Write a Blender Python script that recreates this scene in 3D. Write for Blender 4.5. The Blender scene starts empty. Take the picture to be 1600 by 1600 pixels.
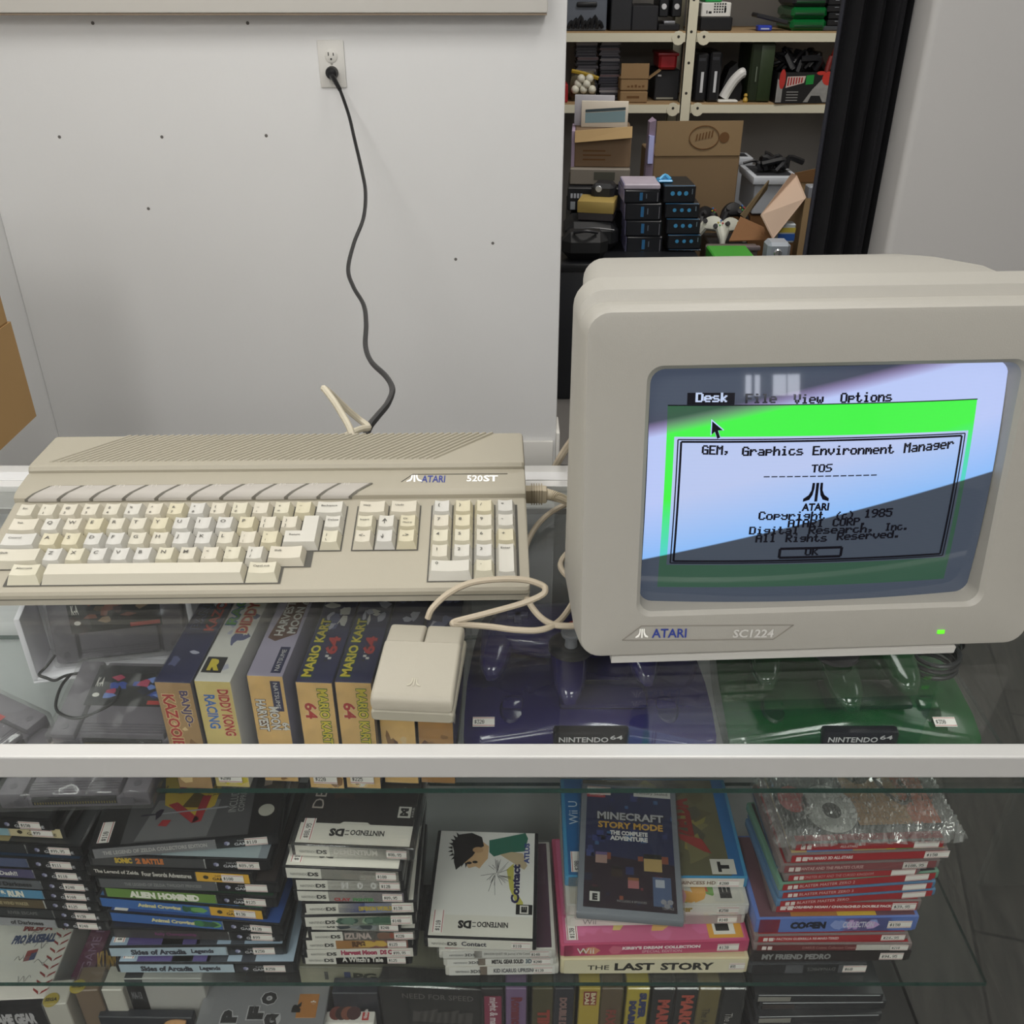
import bpy, bmesh, math, random
from mathutils import Vector, Matrix
random.seed(7)
C = bpy.context.scene.collection
R = math.radians
T = 0.96                      # counter top above the floor; geometry below is laid out from the counter top, then lifted by T
F, H = 1480.0, 0.465          # focal length in pixels of the 1600 px frame, eye height above the counter
CO, SI = math.cos(R(30)), math.sin(R(30))

# ---------------------------------------------------------------- camera, world, lights, exposure
cam_d = bpy.data.cameras.new('camera'); cam = bpy.data.objects.new('camera', cam_d); C.objects.link(cam)
cam_d.sensor_width = 36; cam_d.sensor_fit = 'HORIZONTAL'; cam_d.lens = 36 * F / 1600; cam_d.clip_start = .01
cam.location = (0, 0, H); cam.rotation_euler = (R(60), 0, 0)
sc = bpy.context.scene; sc.camera = cam
sc.view_settings.view_transform = 'Standard'; sc.view_settings.look = 'None'
sc.view_settings.exposure = 0.0; sc.view_settings.gamma = 1
sc.cycles.transparent_max_bounces = 40; sc.cycles.max_bounces = 10; sc.cycles.glossy_bounces = 6
sc.cycles.use_denoising = True
W = bpy.data.worlds.new('world'); sc.world = W; W.use_nodes = True
W.node_tree.nodes['Background'].inputs[0].default_value = (.8, .86, 1, 1)
W.node_tree.nodes['Background'].inputs[1].default_value = .12
def area(name, loc, sx, sy, power, col=(1, .98, .945), rot=(0, 0, 0)):
    l = bpy.data.lights.new(name, 'AREA'); l.shape = 'RECTANGLE'; l.size = sx; l.size_y = sy
    l.energy = power; l.color = col
    o = bpy.data.objects.new(name, l); C.objects.link(o); o.location = loc; o.rotation_euler = rot
    return o
CEIL = 1.84
for (x, y, p) in ((-.9, 1.15, 17), (.5, 1.15, 15), (2.3, .95, 6), (-.9, -1.1, 30), (.6, -1.1, 30), (2.4, -1.1, 10), (-.9, -3.3, 24), (.9, -3.3, 24)):
    area('ceiling_lamp', (x, y, CEIL - .03), .6, 1.2, p)
area('storage_lamp', (1.0, 3.3, CEIL - .03), .9, .4, 26, (1, .96, .9))

# ---------------------------------------------------------------- pixel -> real surface
def ray(px, py):
    X = (px - 800) / F; D = (py - 800) / F
    return Vector((X, CO - D * SI, -SI - D * CO))
E0 = Vector((0, 0, H))
def onz(px, py, z): r = ray(px, py); return E0 + r * ((z - H) / r.z)
def ony(px, py, y): r = ray(px, py); return E0 + r * (y / r.y)
def onx(px, py, x): r = ray(px, py); return E0 + r * (x / r.x)

# ---------------------------------------------------------------- materials
def lin(h):
    if not isinstance(h, str): return h
    h = h.lstrip('#'); o = []
    for i in (0, 2, 4):
        c = int(h[i:i + 2], 16) / 255
        o.append(c / 12.92 if c <= .04045 else ((c + .055) / 1.055) ** 2.4)
    return (*o, 1)
_m = {}
def M(col, rough=.45, metal=0, coat=0, bump=0, bscale=300, var=0, vscale=20, emit=None, es=1, trans=0, spec=.5):
    k = (col, rough, metal, coat, bump, bscale, var, vscale, emit, es, trans, spec)
    if k in _m: return _m[k]
    m = bpy.data.materials.new('mat_' + str(col).strip('#')); m.use_nodes = True
    nt = m.node_tree; b = nt.nodes['Principled BSDF']
    b.inputs['Base Color'].default_value = lin(col); b.inputs['Roughness'].default_value = rough
    b.inputs['Metallic'].default_value = metal; b.inputs['Coat Weight'].default_value = coat
    b.inputs['Transmission Weight'].default_value = trans; b.inputs['Specular IOR Level'].default_value = spec
    if emit: b.inputs['Emission Color'].default_value = lin(emit); b.inputs['Emission Strength'].default_value = es
    if bump or var:
        tc = nt.nodes.new('ShaderNodeTexCoord')
    if bump:
        n = nt.nodes.new('ShaderNodeTexNoise'); n.inputs['Scale'].default_value = bscale; n.inputs['Detail'].default_value = 3
        bp = nt.nodes.new('ShaderNodeBump'); bp.inputs['Strength'].default_value = bump; bp.inputs['Distance'].default_value = .001
        nt.links.new(tc.outputs['Object'], n.inputs['Vector']); nt.links.new(n.outputs['Fac'], bp.inputs['Height'])
        nt.links.new(bp.outputs['Normal'], b.inputs['Normal'])
    if var:
        n = nt.nodes.new('ShaderNodeTexNoise'); n.inputs['Scale'].default_value = vscale; n.inputs['Detail'].default_value = 4
        mx = nt.nodes.new('ShaderNodeMix'); mx.data_type = 'RGBA'
        c = lin(col); mx.inputs['A'].default_value = (*[x * (1 - var) for x in c[:3]], 1); mx.inputs['B'].default_value = (*[min(1, x * (1 + var)) for x in c[:3]], 1)
        nt.links.new(tc.outputs['Object'], n.inputs['Vector']); nt.links.new(n.outputs['Fac'], mx.inputs['Factor'])
        nt.links.new(mx.outputs['Result'], b.inputs['Base Color'])
    _m[k] = m
    return m
def pane_mat(name, tint, f0=.04, rough=.02, dust_glint=0.0, bumpy=0, bscale=60):
    """thin clear sheet: straight-through light plus a Fresnel (Schlick) mirror part, a little dust"""
    m = bpy.data.materials.new(name); m.use_nodes = True; nt = m.node_tree; N = nt.nodes; L = nt.links; N.clear()
    out = N.new('ShaderNodeOutputMaterial'); tr = N.new('ShaderNodeBsdfTransparent'); gl = N.new('ShaderNodeBsdfGlossy')
    tr.inputs[0].default_value = (*tint, 1); gl.inputs[0].default_value = (1, 1, 1, 1); gl.inputs['Roughness'].default_value = rough
    g = N.new('ShaderNodeNewGeometry'); d = N.new('ShaderNodeVectorMath'); d.operation = 'DOT_PRODUCT'
    L.new(g.outputs['Normal'], d.inputs[0]); L.new(g.outputs['Incoming'], d.inputs[1])
    def mth(op, a, b=None):
        n = N.new('ShaderNodeMath'); n.operation = op
        for i, v in enumerate((a, b)):
            if v is None: continue
            if isinstance(v, (int, float)): n.inputs[i].default_value = v
            else: L.new(v, n.inputs[i])
        return n.outputs[0]
    f = mth('ADD', mth('MULTIPLY', mth('POWER', mth('SUBTRACT', 1, mth('ABSOLUTE', d.outputs['Value'])), 5), 1 - f0), f0)
    mx = N.new('ShaderNodeMixShader'); L.new(f, mx.inputs[0]); L.new(tr.outputs[0], mx.inputs[1]); L.new(gl.outputs[0], mx.inputs[2])
    last = mx.outputs[0]
    if dust_glint:
        df = N.new('ShaderNodeBsdfDiffuse'); df.inputs[0].default_value = (.8, .8, .78, 1)
        mx2 = N.new('ShaderNodeMixShader'); mx2.inputs[0].default_value = dust_glint
        L.new(last, mx2.inputs[1]); L.new(df.outputs[0], mx2.inputs[2]); last = mx2.outputs[0]
    if bumpy:
        tc = N.new('ShaderNodeTexCoord'); n = N.new('ShaderNodeTexVoronoi'); n.inputs['Scale'].default_value = bscale
        bp = N.new('ShaderNodeBump'); bp.inputs['Strength'].default_value = bumpy; bp.inputs['Distance'].default_value = .004
        L.new(tc.outputs['Object'], n.inputs['Vector']); L.new(n.outputs['Distance'], bp.inputs['Height']); L.new(bp.outputs['Normal'], gl.inputs['Normal'])
    L.new(last, out.inputs[0])
    return m

# ---------------------------------------------------------------- mesh builder
_tx = {}
PXF = {}
def _glyphs():
    raw = {
'0':'0E11191513110E','1':'040C040404040E','2':'0E11010204081F','3':'1F02040201110E','4':'02060A121F0202','5':'1F101E0101110E','6':'0608101E11110E','7':'1F010204080808','8':'0E11110E11110E','9':'0E11110F01020C',
'$':'040F140E051E04','.':'00000000000C0C',',':'000000000C0408','-':'0000001F000000','(':'02040808080402',')':'08040202020408',
'A':'0E11111F111111','C':'0E11101010110E','D':'1E11111111111E','E':'1F10101E10101F','G':'0E11101711110F','I':'0E04040404040E','K':'11121418141211','M':'111B1511111111','O':'0E11111111110E','P':'1E11111E101010','R':'1E11111E141211','S':'0F10100E01011E','T':'1F040404040404','V':'111111110A0A04','F':'1F10101E101010',
'a':'00000E010F110F','c':'00000E1010110E','d':'01010D1311110F','e':'00000E111F100E','g':'00000F110F010E','h':'10101619111111','i':'04000C0404040E','k':'10101214181412','l':'0C04040404040E','m':'00001A15151111','n':'00001619111111','o':'00000E1111110E','p':'00001E111E1010','r':'00001619101010','s':'00000E100E011E','t':'08081C0808090 6'.replace(' ',''),'v':'0000111111 0A04'.replace(' ',''),'w':'0000111115150A','y':'0000110F01110E','u':'0000111111130D'}
    for k, h in raw.items():
        PXF[k] = [int(h[i:i + 2], 16) for i in range(0, 14, 2)]
_glyphs()
def pxtext(s, fat=.3):
    """5 x 7 dot letters as unit-box quads; returns verts, faces, advance width in dots"""
    v, f = [], []
    for i, ch in enumerate(s):
        g = PXF.get(ch)
        if not g: continue
        for r, row in enumerate(g):
            c = 0
            while c < 5:
                if row >> (4 - c) & 1:
                    c2 = c
                    while c2 < 5 and row >> (4 - c2) & 1: c2 += 1
                    x0, x1, y0, y1 = i * 6 + c - .12, i * 6 + c2 + fat, 6 - r, 7 - r + fat * .3; n = len(v)
                    v += [(x0, y0), (x1, y0), (x1, y1), (x0, y1)]; f.append((n, n + 1, n + 2, n + 3)); c = c2
                else: c += 1
    w = max(1, len(s) * 6 - 1)
    return [(x / w, y / 7) for x, y in v], f
def textmesh(s, bold=0.0, shear=0.0, raw=False):
    k = (s, bold, shear, raw)
    if k in _tx: return _tx[k]
    cu = bpy.data.curves.new('t', 'FONT'); cu.body = s; cu.offset = bold; cu.shear = shear; cu.resolution_u = 2
    o = bpy.data.objects.new('t', cu); C.objects.link(o)
    me = bpy.data.meshes.new_from_object(o.evaluated_get(bpy.context.evaluated_depsgraph_get()))
    vs = [(p.co.x, p.co.y) for p in me.vertices]; fs = [tuple(p.vertices) for p in me.polygons]
    fs = [f if me.polygons[i].normal.z >= 0 else f[::-1] for i, f in enumerate(fs)]
    bpy.data.objects.remove(o); bpy.data.curves.remove(cu); bpy.data.meshes.remove(me)
    if vs and not raw:
        x0 = min(a for a, b in vs); x1 = max(a for a, b in vs); y0 = min(b for a, b in vs); y1 = max(b for a, b in vs)
        vs = [((a - x0) / max(1e-6, x1 - x0), (b - y0) / max(1e-6, y1 - y0)) for a, b in vs]
    _tx[k] = (vs, fs)
    return _tx[k]
_rb = {}
def catmull(pts, sub):
    P = [Vector(p) for p in pts]
    if sub <= 1 or len(P) < 3: return P
    Q = [P[0] * 2 - P[1]] + P + [P[-1] * 2 - P[-2]]; out = []
    for i in range(1, len(Q) - 2):
        a, b, c, d = Q[i - 1:i + 3]
        for k in range(sub):
            t = k / sub
            out.append(.5 * ((2 * b) + (c - a) * t + (2 * a - 5 * b + 4 * c - d) * t * t + (3 * b - a - 3 * c + d) * t ** 3))
    return out + [P[-1]]
class MB:
    def __init__(s): s.v, s.f, s.m, s.mats = [], [], [], []
    def add(s, vs, fs, mat, X=None):
        n = len(s.v)
        s.v += [tuple(X @ Vector(p)) if X else tuple(p) for p in vs]
        if mat not in s.mats: s.mats.append(mat)
        i = s.mats.index(mat)
        for f in fs: s.f.append(tuple(n + k for k in f)); s.m.append(i)
        return s
    def quad(s, a, b, c, d, mat, X=None): return s.add([a, b, c, d], [(0, 1, 2, 3)], mat, X)
    def box(s, lo, hi, mat, X=None, skip=()):
        x0, y0, z0 = lo; x1, y1, z1 = hi
        vs = [(x0, y0, z0), (x1, y0, z0), (x1, y1, z0), (x0, y1, z0), (x0, y0, z1), (x1, y0, z1), (x1, y1, z1), (x0, y1, z1)]
        fs = {'b': (3, 2, 1, 0), 't': (4, 5, 6, 7), 'f': (0, 1, 5, 4), 'r': (1, 2, 6, 5), 'k': (2, 3, 7, 6), 'l': (3, 0, 4, 7)}
        return s.add(vs, [f for k, f in fs.items() if k not in skip], mat, X)
    def rbox(s, lo, hi, r, mat, seg=2, X=None):
        k = (tuple(round(h - l, 5) for l, h in zip(lo, hi)), r, seg)
        if k not in _rb:
            bm = bmesh.new(); bmesh.ops.create_cube(bm, size=1)
            for v in bm.verts: v.co = Vector(((v.co.x + .5) * k[0][0], (v.co.y + .5) * k[0][1], (v.co.z + .5) * k[0][2]))
            bmesh.ops.bevel(bm, geom=list(bm.edges), offset=min(r, .49 * min(k[0])), segments=seg, profile=.5, affect='EDGES')
            bm.verts.index_update()
            _rb[k] = ([tuple(v.co) for v in bm.verts], [tuple(v.index for v in f.verts) for f in bm.faces]); bm.free()
        vs, fs = _rb[k]
        return s.add([(a + lo[0], b + lo[1], c + lo[2]) for a, b, c in vs], fs, mat, X)
    def tube(s, pts, r, mat, n=8, sub=6, X=None):
        P = catmull(pts, sub); vs, fs = [], []; up = Vector((0, 0, 1)); pn = None
        rr = r if isinstance(r, (list, tuple)) else None
        for i, p in enumerate(P):
            t = (P[min(i + 1, len(P) - 1)] - P[max(i - 1, 0)])
            if t.length < 1e-9: t = Vector((0, 0, 1))
            t.normalize()
            if pn is None: pn = t.orthogonal().normalized()
            pn = (pn - t * pn.dot(t)); pn = pn.normalized() if pn.length > 1e-6 else t.orthogonal().normalized()
            b = t.cross(pn)
            if rr: q = i / (len(P) - 1) * (len(rr) - 1); j = min(int(q), len(rr) - 2); ra = rr[j] + (rr[j + 1] - rr[j]) * (q - j)
            else: ra = r
            for k in range(n):
                a = 2 * math.pi * k / n; vs.append(p + (pn * math.cos(a) + b * math.sin(a)) * ra)
        for i in range(len(P) - 1):
            for k in range(n):
                a, b_ = i * n + k, i * n + (k + 1) % n
                fs.append((a, b_, b_ + n, a + n))
        fs.append(tuple(range(n))[::-1]); fs.append(tuple(range((len(P) - 1) * n, len(P) * n)))
        return s.add(vs, fs, mat, X)
    def lathe(s, prof, mat, n=24, X=None):
        """profile of (radius, z) around z"""
        vs, fs = [], []
        for (r, z) in prof:
            for k in range(n): a = 2 * math.pi * k / n; vs.append((max(r, 1e-5) * math.cos(a), max(r, 1e-5) * math.sin(a), z))
        for i in range(len(prof) - 1):
            for k in range(n):
                a, b = i * n + k, i * n + (k + 1) % n; fs.append((a, b, b + n, a + n))
        fs.append(tuple(range(n))[::-1]); fs.append(tuple(range((len(prof) - 1) * n, len(prof) * n)))
        return s.add(vs, fs, mat, X)
    def loft(s, rings, mat, X=None, caps=True):
        """closed rings of equal length joined in order"""
        n = len(rings[0]); vs = [p for r in rings for p in r]; fs = []
        for i in range(len(rings) - 1):
            for k in range(n):
                a, b = i * n + k, i * n + (k + 1) % n; fs.append((a, b, b + n, a + n))
        if caps: fs.append(tuple(range(n))[::-1]); fs.append(tuple(range((len(rings) - 1) * n, len(rings) * n)))
        return s.add(vs, fs, mat, X)
    def prism(s, outline, axis, a0, a1, mat, X=None):
        """2-D outline extruded along an axis (0 x, 1 y, 2 z)"""
        def p3(p, a): q = list(p); q.insert(axis, a); return tuple(q)
        return s.loft([[p3(p, a0) for p in outline], [p3(p, a1) for p in outline]], mat, X)
    def text(s, t, o, r, u, w, h, mat, bold=0.0, shear=0.0, px=False, X=None, keep=False, fn=None):
        """letters filling the w x h box whose lower left corner is o"""
        vs, fs = pxtext(t) if px else textmesh(t, bold, shear)
        o, r, u = Vector(o), Vector(r), Vector(u)
        pts = [o + r * (a * w) + u * (b * h) for a, b in vs]
        if fn: pts = [fn(p) for p in pts]
        return s.add(pts, fs, mat, X)
    def disc(s, c, r, u, rad, mat, n=20, X=None, ry=None):
        c, r, u = Vector(c), Vector(r), Vector(u); ry = ry or rad
        return s.add([c + r * (rad * math.cos(2 * math.pi * k / n)) + u * (ry * math.sin(2 * math.pi * k / n)) for k in range(n)], [tuple(range(n))], mat, X)
    def poly(s, pts, mat, X=None): return s.add(pts, [tuple(range(len(pts)))], mat, X)
    def build(s, name, parent=None, loc=(0, 0, 0), rot=(0, 0, 0), smooth=35, uv=None):
        me = bpy.data.meshes.new(name); me.from_pydata(s.v, [], s.f)
        for m in s.mats: me.materials.append(m)
        me.polygons.foreach_set('material_index', s.m)
        if smooth:
            me.polygons.foreach_set('use_smooth', [True] * len(s.f)); me.set_sharp_from_angle(angle=R(smooth))
        me.update()
        o = bpy.data.objects.new(name, me); C.objects.link(o); o.location = loc; o.rotation_euler = rot
        if parent: o.parent = parent
        return o
def tag(o, label=None, cat=None, group=None, kind=None):
    if label: o['label'] = label
    if cat: o['category'] = cat
    if group: o['group'] = group
    if kind: o['kind'] = kind
    return o
def thing(name, label, cat, loc=(0, 0, 0), rz=0, group=None, rot=None):
    o = bpy.data.objects.new(name, None); C.objects.link(o); o.location = loc; o.rotation_euler = rot or (0, 0, rz)
    o.empty_display_size = .05
    return tag(o, label, cat, group)
X_, Y_, Z_ = Vector((1, 0, 0)), Vector((0, 1, 0)), Vector((0, 0, 1))
FUJI = [[(-.07, 1), (.07, 1), (.07, 0), (-.07, 0)],
        [(-.13, 1), (-.25, 1), (-.27, .6), (-.38, .35), (-.62, .16), (-.62, 0), (-.32, .1), (-.19, .35), (-.13, .7)],
        [(.13, 1), (.13, .7), (.19, .35), (.32, .1), (.62, 0), (.62, .16), (.38, .35), (.27, .6), (.25, 1)]]
def emblem(mb, c, r, u, h, mat, X=None, fn=None):
    """three-stroke mountain mark, c = middle of its base"""
    c, r, u = Vector(c), Vector(r), Vector(u)
    for q in FUJI:
        pts = [c + r * (a * h) + u * (b * h) for a, b in q]
        if fn: pts = [fn(p) for p in pts]
        n = len(pts)
        if n == 4: mb.poly(pts, mat, X)
        else:   # strips between the outer and the inner side
            half = 4 if q[0][0] < 0 else 4
            mb.add(pts, [tuple(range(n))], mat, X)

# ================================================================ the room
YW = 2.78                                    # wall with the outlet
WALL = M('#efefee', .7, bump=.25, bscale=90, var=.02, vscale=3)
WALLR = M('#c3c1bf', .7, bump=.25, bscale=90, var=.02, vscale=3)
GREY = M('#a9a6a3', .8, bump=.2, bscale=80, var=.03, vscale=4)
WHITE = M('#dedcd6', .5)
def floor_mat():
    m = bpy.data.materials.new('dark_wood_planks'); m.use_nodes = True; nt = m.node_tree; N, L = nt.nodes, nt.links
    b = N['Principled BSDF']; tc = N.new('ShaderNodeTexCoord'); mp = N.new('ShaderNodeMapping')
    mp.inputs['Rotation'].default_value = (0, 0, R(104)); L.new(tc.outputs['Object'], mp.inputs['Vector'])
    br = N.new('ShaderNodeTexBrick'); br.inputs['Scale'].default_value = 1; br.inputs['Brick Width'].default_value = 1.2
    br.inputs['Row Height'].default_value = .17; br.inputs['Mortar Size'].default_value = .003
    br.inputs['Color1'].default_value = (.036, .034, .031, 1); br.inputs['Color2'].default_value = (.055, .051, .047, 1); br.inputs['Mortar'].default_value = (.012, .011, .01, 1)
    L.new(mp.outputs[0], br.inputs['Vector'])
    mp2 = N.new('ShaderNodeMapping'); mp2.inputs['Scale'].default_value = (3, 40, 1); L.new(mp.outputs[0], mp2.inputs['Vector'])
    n = N.new('ShaderNodeTexNoise'); n.inputs['Scale'].default_value = 2; n.inputs['Detail'].default_value = 6; L.new(mp2.outputs[0], n.inputs['Vector'])
    mx = N.new('ShaderNodeMix'); mx.data_type = 'RGBA'; mx.blend_type = 'MULTIPLY'; mx.inputs['Factor'].default_value = .75
    cr = N.new('ShaderNodeValToRGB'); cr.color_ramp.elements[0].position = .3; cr.color_ramp.elements[0].color = (.35, .35, .35, 1); cr.color_ramp.elements[1].position = .7; cr.color_ramp.elements[1].color = (1.4, 1.35, 1.3, 1)
    L.new(n.outputs['Fac'], cr.inputs[0]); L.new(br.outputs['Color'], mx.inputs['A']); L.new(cr.outputs[0], mx.inputs['B'])
    L.new(mx.outputs['Result'], b.inputs['Base Color']); b.inputs['Roughness'].default_value = .45
    return m
def struct(name, mb, **k): return tag(mb.build(name, **k), kind='structure')
XL, XR, YB, YF = -1.47, 3.6, 4.95, -5.2
fl = MB(); fl.box((XL - .1, YF - .1, -T - .1), (XR + .1, YW + .0, -T), floor_mat()); struct('floor', fl)
fs = MB(); fs.box((-.6, YW, -T - .1), (2.4, YB + .1, -T), M('#6f6c69', .5, var=.1, vscale=2)); struct('floor_storage', fs)
ce = MB(); ce.box((XL - .1, YF - .1, CEIL), (XR + .1, YB + .1, CEIL + .1), M('#d9d8d4', .9)); struct('ceiling', ce)
w = MB(); w.box((XL - .1, YF - .1, -T), (XL, YW + .12, CEIL), WALL); struct('wall_left', w)
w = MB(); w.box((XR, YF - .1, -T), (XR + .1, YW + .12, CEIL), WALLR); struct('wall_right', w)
w = MB(); w.box((XL - .1, YF - .1, -T), (XR + .1, YF, CEIL), M('#77767a', .8)); struct('wall_front', w)
wf = MB(); wf.rbox((1.50, YF, .62), (2.42, YF + .03, 1.12), .004, WHITE); wn = struct('window_1', wf)
wf = MB()
for a, b in ((1.56, 1.64), (1.69, 1.76), (1.95, 2.14), (2.16, 2.34)): wf.box((a, YF + .03, .68), (b, YF + .034, 1.06), M('#dfe6f2', .2, emit='#eef2ff', es=9))
tag(wf.build('pane', wn), kind='structure')
DX0 = ony(879, 300, YW).x; DX1 = ony(1422, 200, YW - .1).x
w = MB(); w.rbox((XL, YW, -T), (DX0, YW + .12, CEIL), .006, WALL, 2)
holes = M('#6f6c68', .9)
for (px, py) in ((145, 36), (387, 36), (93, 214), (253, 214), (416, 212), (232, 326), (712, 405), (770, 380)):
    p = ony(px, py, YW); w.disc((p.x, YW - .0006, p.z), X_, Z_, .0045, holes, 10)
struct('wall_back', w)
YR = YW - .1
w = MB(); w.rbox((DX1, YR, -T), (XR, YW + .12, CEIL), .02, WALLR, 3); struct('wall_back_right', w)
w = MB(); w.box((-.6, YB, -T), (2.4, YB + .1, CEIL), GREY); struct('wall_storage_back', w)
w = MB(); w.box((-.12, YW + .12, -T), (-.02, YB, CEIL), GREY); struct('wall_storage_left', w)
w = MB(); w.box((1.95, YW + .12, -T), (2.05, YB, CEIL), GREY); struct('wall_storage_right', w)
b = MB(); b.rbox((XL, YW - .012, -T), (DX0 - .01, YW, -T + .09), .004, WHITE); struct('baseboard_back', b)
b = MB(); b.rbox((DX0 - .001, YW - .012, -T), (DX0 + .011, YW + .12, -T + .12), .004, WHITE); struct('baseboard_doorway', b)
# white board standing proud of the wall along the top of the picture
pz = ony(500, 21, YW - .065).z; px1 = ony(856, 10, YW - .065).x
s = MB(); s.rbox((XL + .01, YW - .065, pz), (px1, YW, pz + .55), .006, M('#dcd9d2', .45))
s.box((XL + .012, YW - .063, pz - .004), (px1 - .002, YW - .001, pz), M('#8a7a68', .7))
tag(s.build('wall_shelf_panel'), 'long white panel with a thin brown underside mounted above the wall outlet', 'shelf')
# curtain beside the doorway
CX0 = ony(1331, 0, YW - .03).x; CX1 = DX1 + .012
def curtain():
    mb = MB(); ns, nz = 64, 8; vs, fs_ = [], []; CL = M('#0b0b10', .95, bump=.2, bscale=500)
    x0, x1 = CX0, CX1
    for j in range(nz + 1):
        z = -T + .04 + (CEIL - .1 + T - .04) * j / nz
        for i in range(ns + 1):
            t = i / ns
            vs.append((x0 + (x1 - x0) * t, YW + .035 + .03 * math.sin(t * 23) + .012 * math.sin(t * 51 + j * .3), z))
    for j in range(nz):
        for i in range(ns):
            a = j * (ns + 1) + i; fs_.append((a, a + 1, a + ns + 2, a + ns + 1))
    m2 = len(vs); vs += [(x, y + .003, z) for x, y, z in vs]
    fs_ += [tuple(m2 + k for k in f[::-1]) for f in fs_]
    mb.add(vs, fs_, CL)
    # stitched front edge
    mb.tube([(x0, YW + .037, -T + .04), (x0, YW + .037, CEIL - .1)], .006, M('#2a2b33', .9), 6, 1)
    th = thing('curtain', 'long black curtain drawn to the side of the storage doorway', 'curtain', (0, 0, 0))
    mb.build('cloth', th)
    r = MB(); r.tube([(DX0 - .0, YW + .04, CEIL - .09), (DX1 + .02, YW + .04, CEIL - .09)], .012, M('#3a3a3c', .4), 10, 1); r.build('rod', th)
curtain()

# ---------------------------------------------------------------- outlet, plug cord
p0 = ony(500, 63, YW); p1 = ony(540, 137, YW); pc = ony(519, 100, YW)
ot = thing('wall_outlet', 'white duplex wall outlet with the black cord plugged in', 'outlet', (pc.x, YW, pc.z))
PL = M('#e2e0da', .35)
o = MB(); o.rbox((-.035, -.006, -.0575), (.035, 0, .0575), .003, PL); o.build('cover_plate', ot)
DK = M('#3b3936', .6)
for zc in (.0195, -.0195):
    o = MB(); o.lathe([(.0165, 0), (.0165, .002), (.015, .003)], M('#dddbd4', .35), 24, Matrix.Translation((0, -.006, zc)) @ Matrix.Rotation(R(90), 4, 'X'))
    if zc > 0:
        for sx, hh in ((-.0065, .0085), (.0065, .007)): o.box((sx - .0012, -.0096, zc + .001), (sx + .0012, -.0088, zc + .001 + hh), DK)
        o.lathe([(.0026, 0), (.0026, .0005)], DK, 12, Matrix.Translation((0, -.0092, zc - .007)) @ Matrix.Rotation(R(90), 4, 'X'))
    o.build('socket', ot)
o = MB(); o.lathe([(.003, 0), (.003, .001)], M('#b8b6b0', .3, 1), 12, Matrix.Translation((0, -.006, 0)) @ Matrix.Rotation(R(90), 4, 'X')); o.build('screw', ot)
BLK = M('#101012', .45)
cord = thing('power_cord', 'black power cord hanging from the wall outlet down behind the computer', 'cord', (pc.x, YW - .0092, pc.z - .02))
base = Vector(cord.location)
pw = [(521, 122, 2.73), (531, 140, 2.70), (545, 180, 2.62), (554, 218, 2.52), (565, 265, 2.4), (571, 300, 2.3), (568, 340, 2.18), (553, 380, 2.06), (544, 420, 1.94), (552, 448, 1.85), (568, 476, 1.76), (572, 505, 1.66), (571, 540, 1.54), (580, 565, 1.44), (603, 588, 1.33), (613, 608, 1.25), (606, 630, 1.15), (590, 650, 1.05), (578, 665, .985), (571, 682, .945)]
pts = [ony(*q) - base for q in pw]
m = MB(); m.lathe([(.0165, 0), (.0165, .012), (.014, .022), (.008, .027)], BLK, 20, Matrix.Rotation(R(90), 4, 'X')); m.build('plug', cord)
m = MB(); m.tube([(0, -.02, 0), (.004, -.028, -.008), pts[0], pts[1]], [.008, .008, .007, .0055], BLK, 10, 4); m.build('strain_relief', cord)
m = MB(); m.tube(pts, .0043, BLK, 8, 8); m.build('cable', cord)

# ---------------------------------------------------------------- cardboard boxes at the left wall
KR = M('#b08d5c', .85, bump=.15, bscale=60, var=.06, vscale=6); KRD = M('#8a6538', .9)
bc = onx(57, 650, -1.12); bt = ony(18, 505, bc.y)
shz = bc.z
lb = thing('cardboard_carton', 'plain brown cardboard carton on the left wall ledge, lower of the two', 'box', (XL + .17, bc.y - .2, shz))
hgt = bt.z - shz; ox, oy = lb.location.x, lb.location.y
m = MB(); m.box((XL + .02 - ox, bc.y - .42 - oy, 0), (bc.x - ox, bc.y - oy, hgt), KR, skip=('t',)); m.box((XL + .025 - ox, bc.y - .415 - oy, hgt - .03), (bc.x - .005 - ox, bc.y - .005 - oy, hgt - .02), KRD); m.build('body', lb)
m = MB(); m.box((bc.x - .16 - ox, bc.y - .42 - oy, hgt), (bc.x - ox, bc.y - oy, hgt + .004), KR); m.build('flap', lb)
ub = thing('cardboard_carton', 'plain brown cardboard carton on the left wall ledge, upper of the two', 'box', (XL + .17, bc.y - .2, shz + hgt + .004))
m = MB(); m.box((XL + .02 - ox, bc.y - .40 - oy, .004), (bc.x - .002 - ox, bc.y - .01 - oy, .3), KR); m.build('body', ub)
m = MB(); m.box((bc.x - .15 - ox, bc.y - .40 - oy, 0), (bc.x - .002 - ox, bc.y - .012 - oy, .004), KRD); m.build('flap', ub)
m = MB(); m.rbox((XL, bc.y - .6, shz - .016), (bc.x - .03, bc.y - .03, shz), .003, WALL); m.rbox((XL, bc.y - .35, shz - .12), (XL + .14, bc.y - .33, shz - .016), .002, WALL)
tag(m.build('wall_ledge'), 'narrow white wall ledge under the brown cartons', 'shelf')

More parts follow.
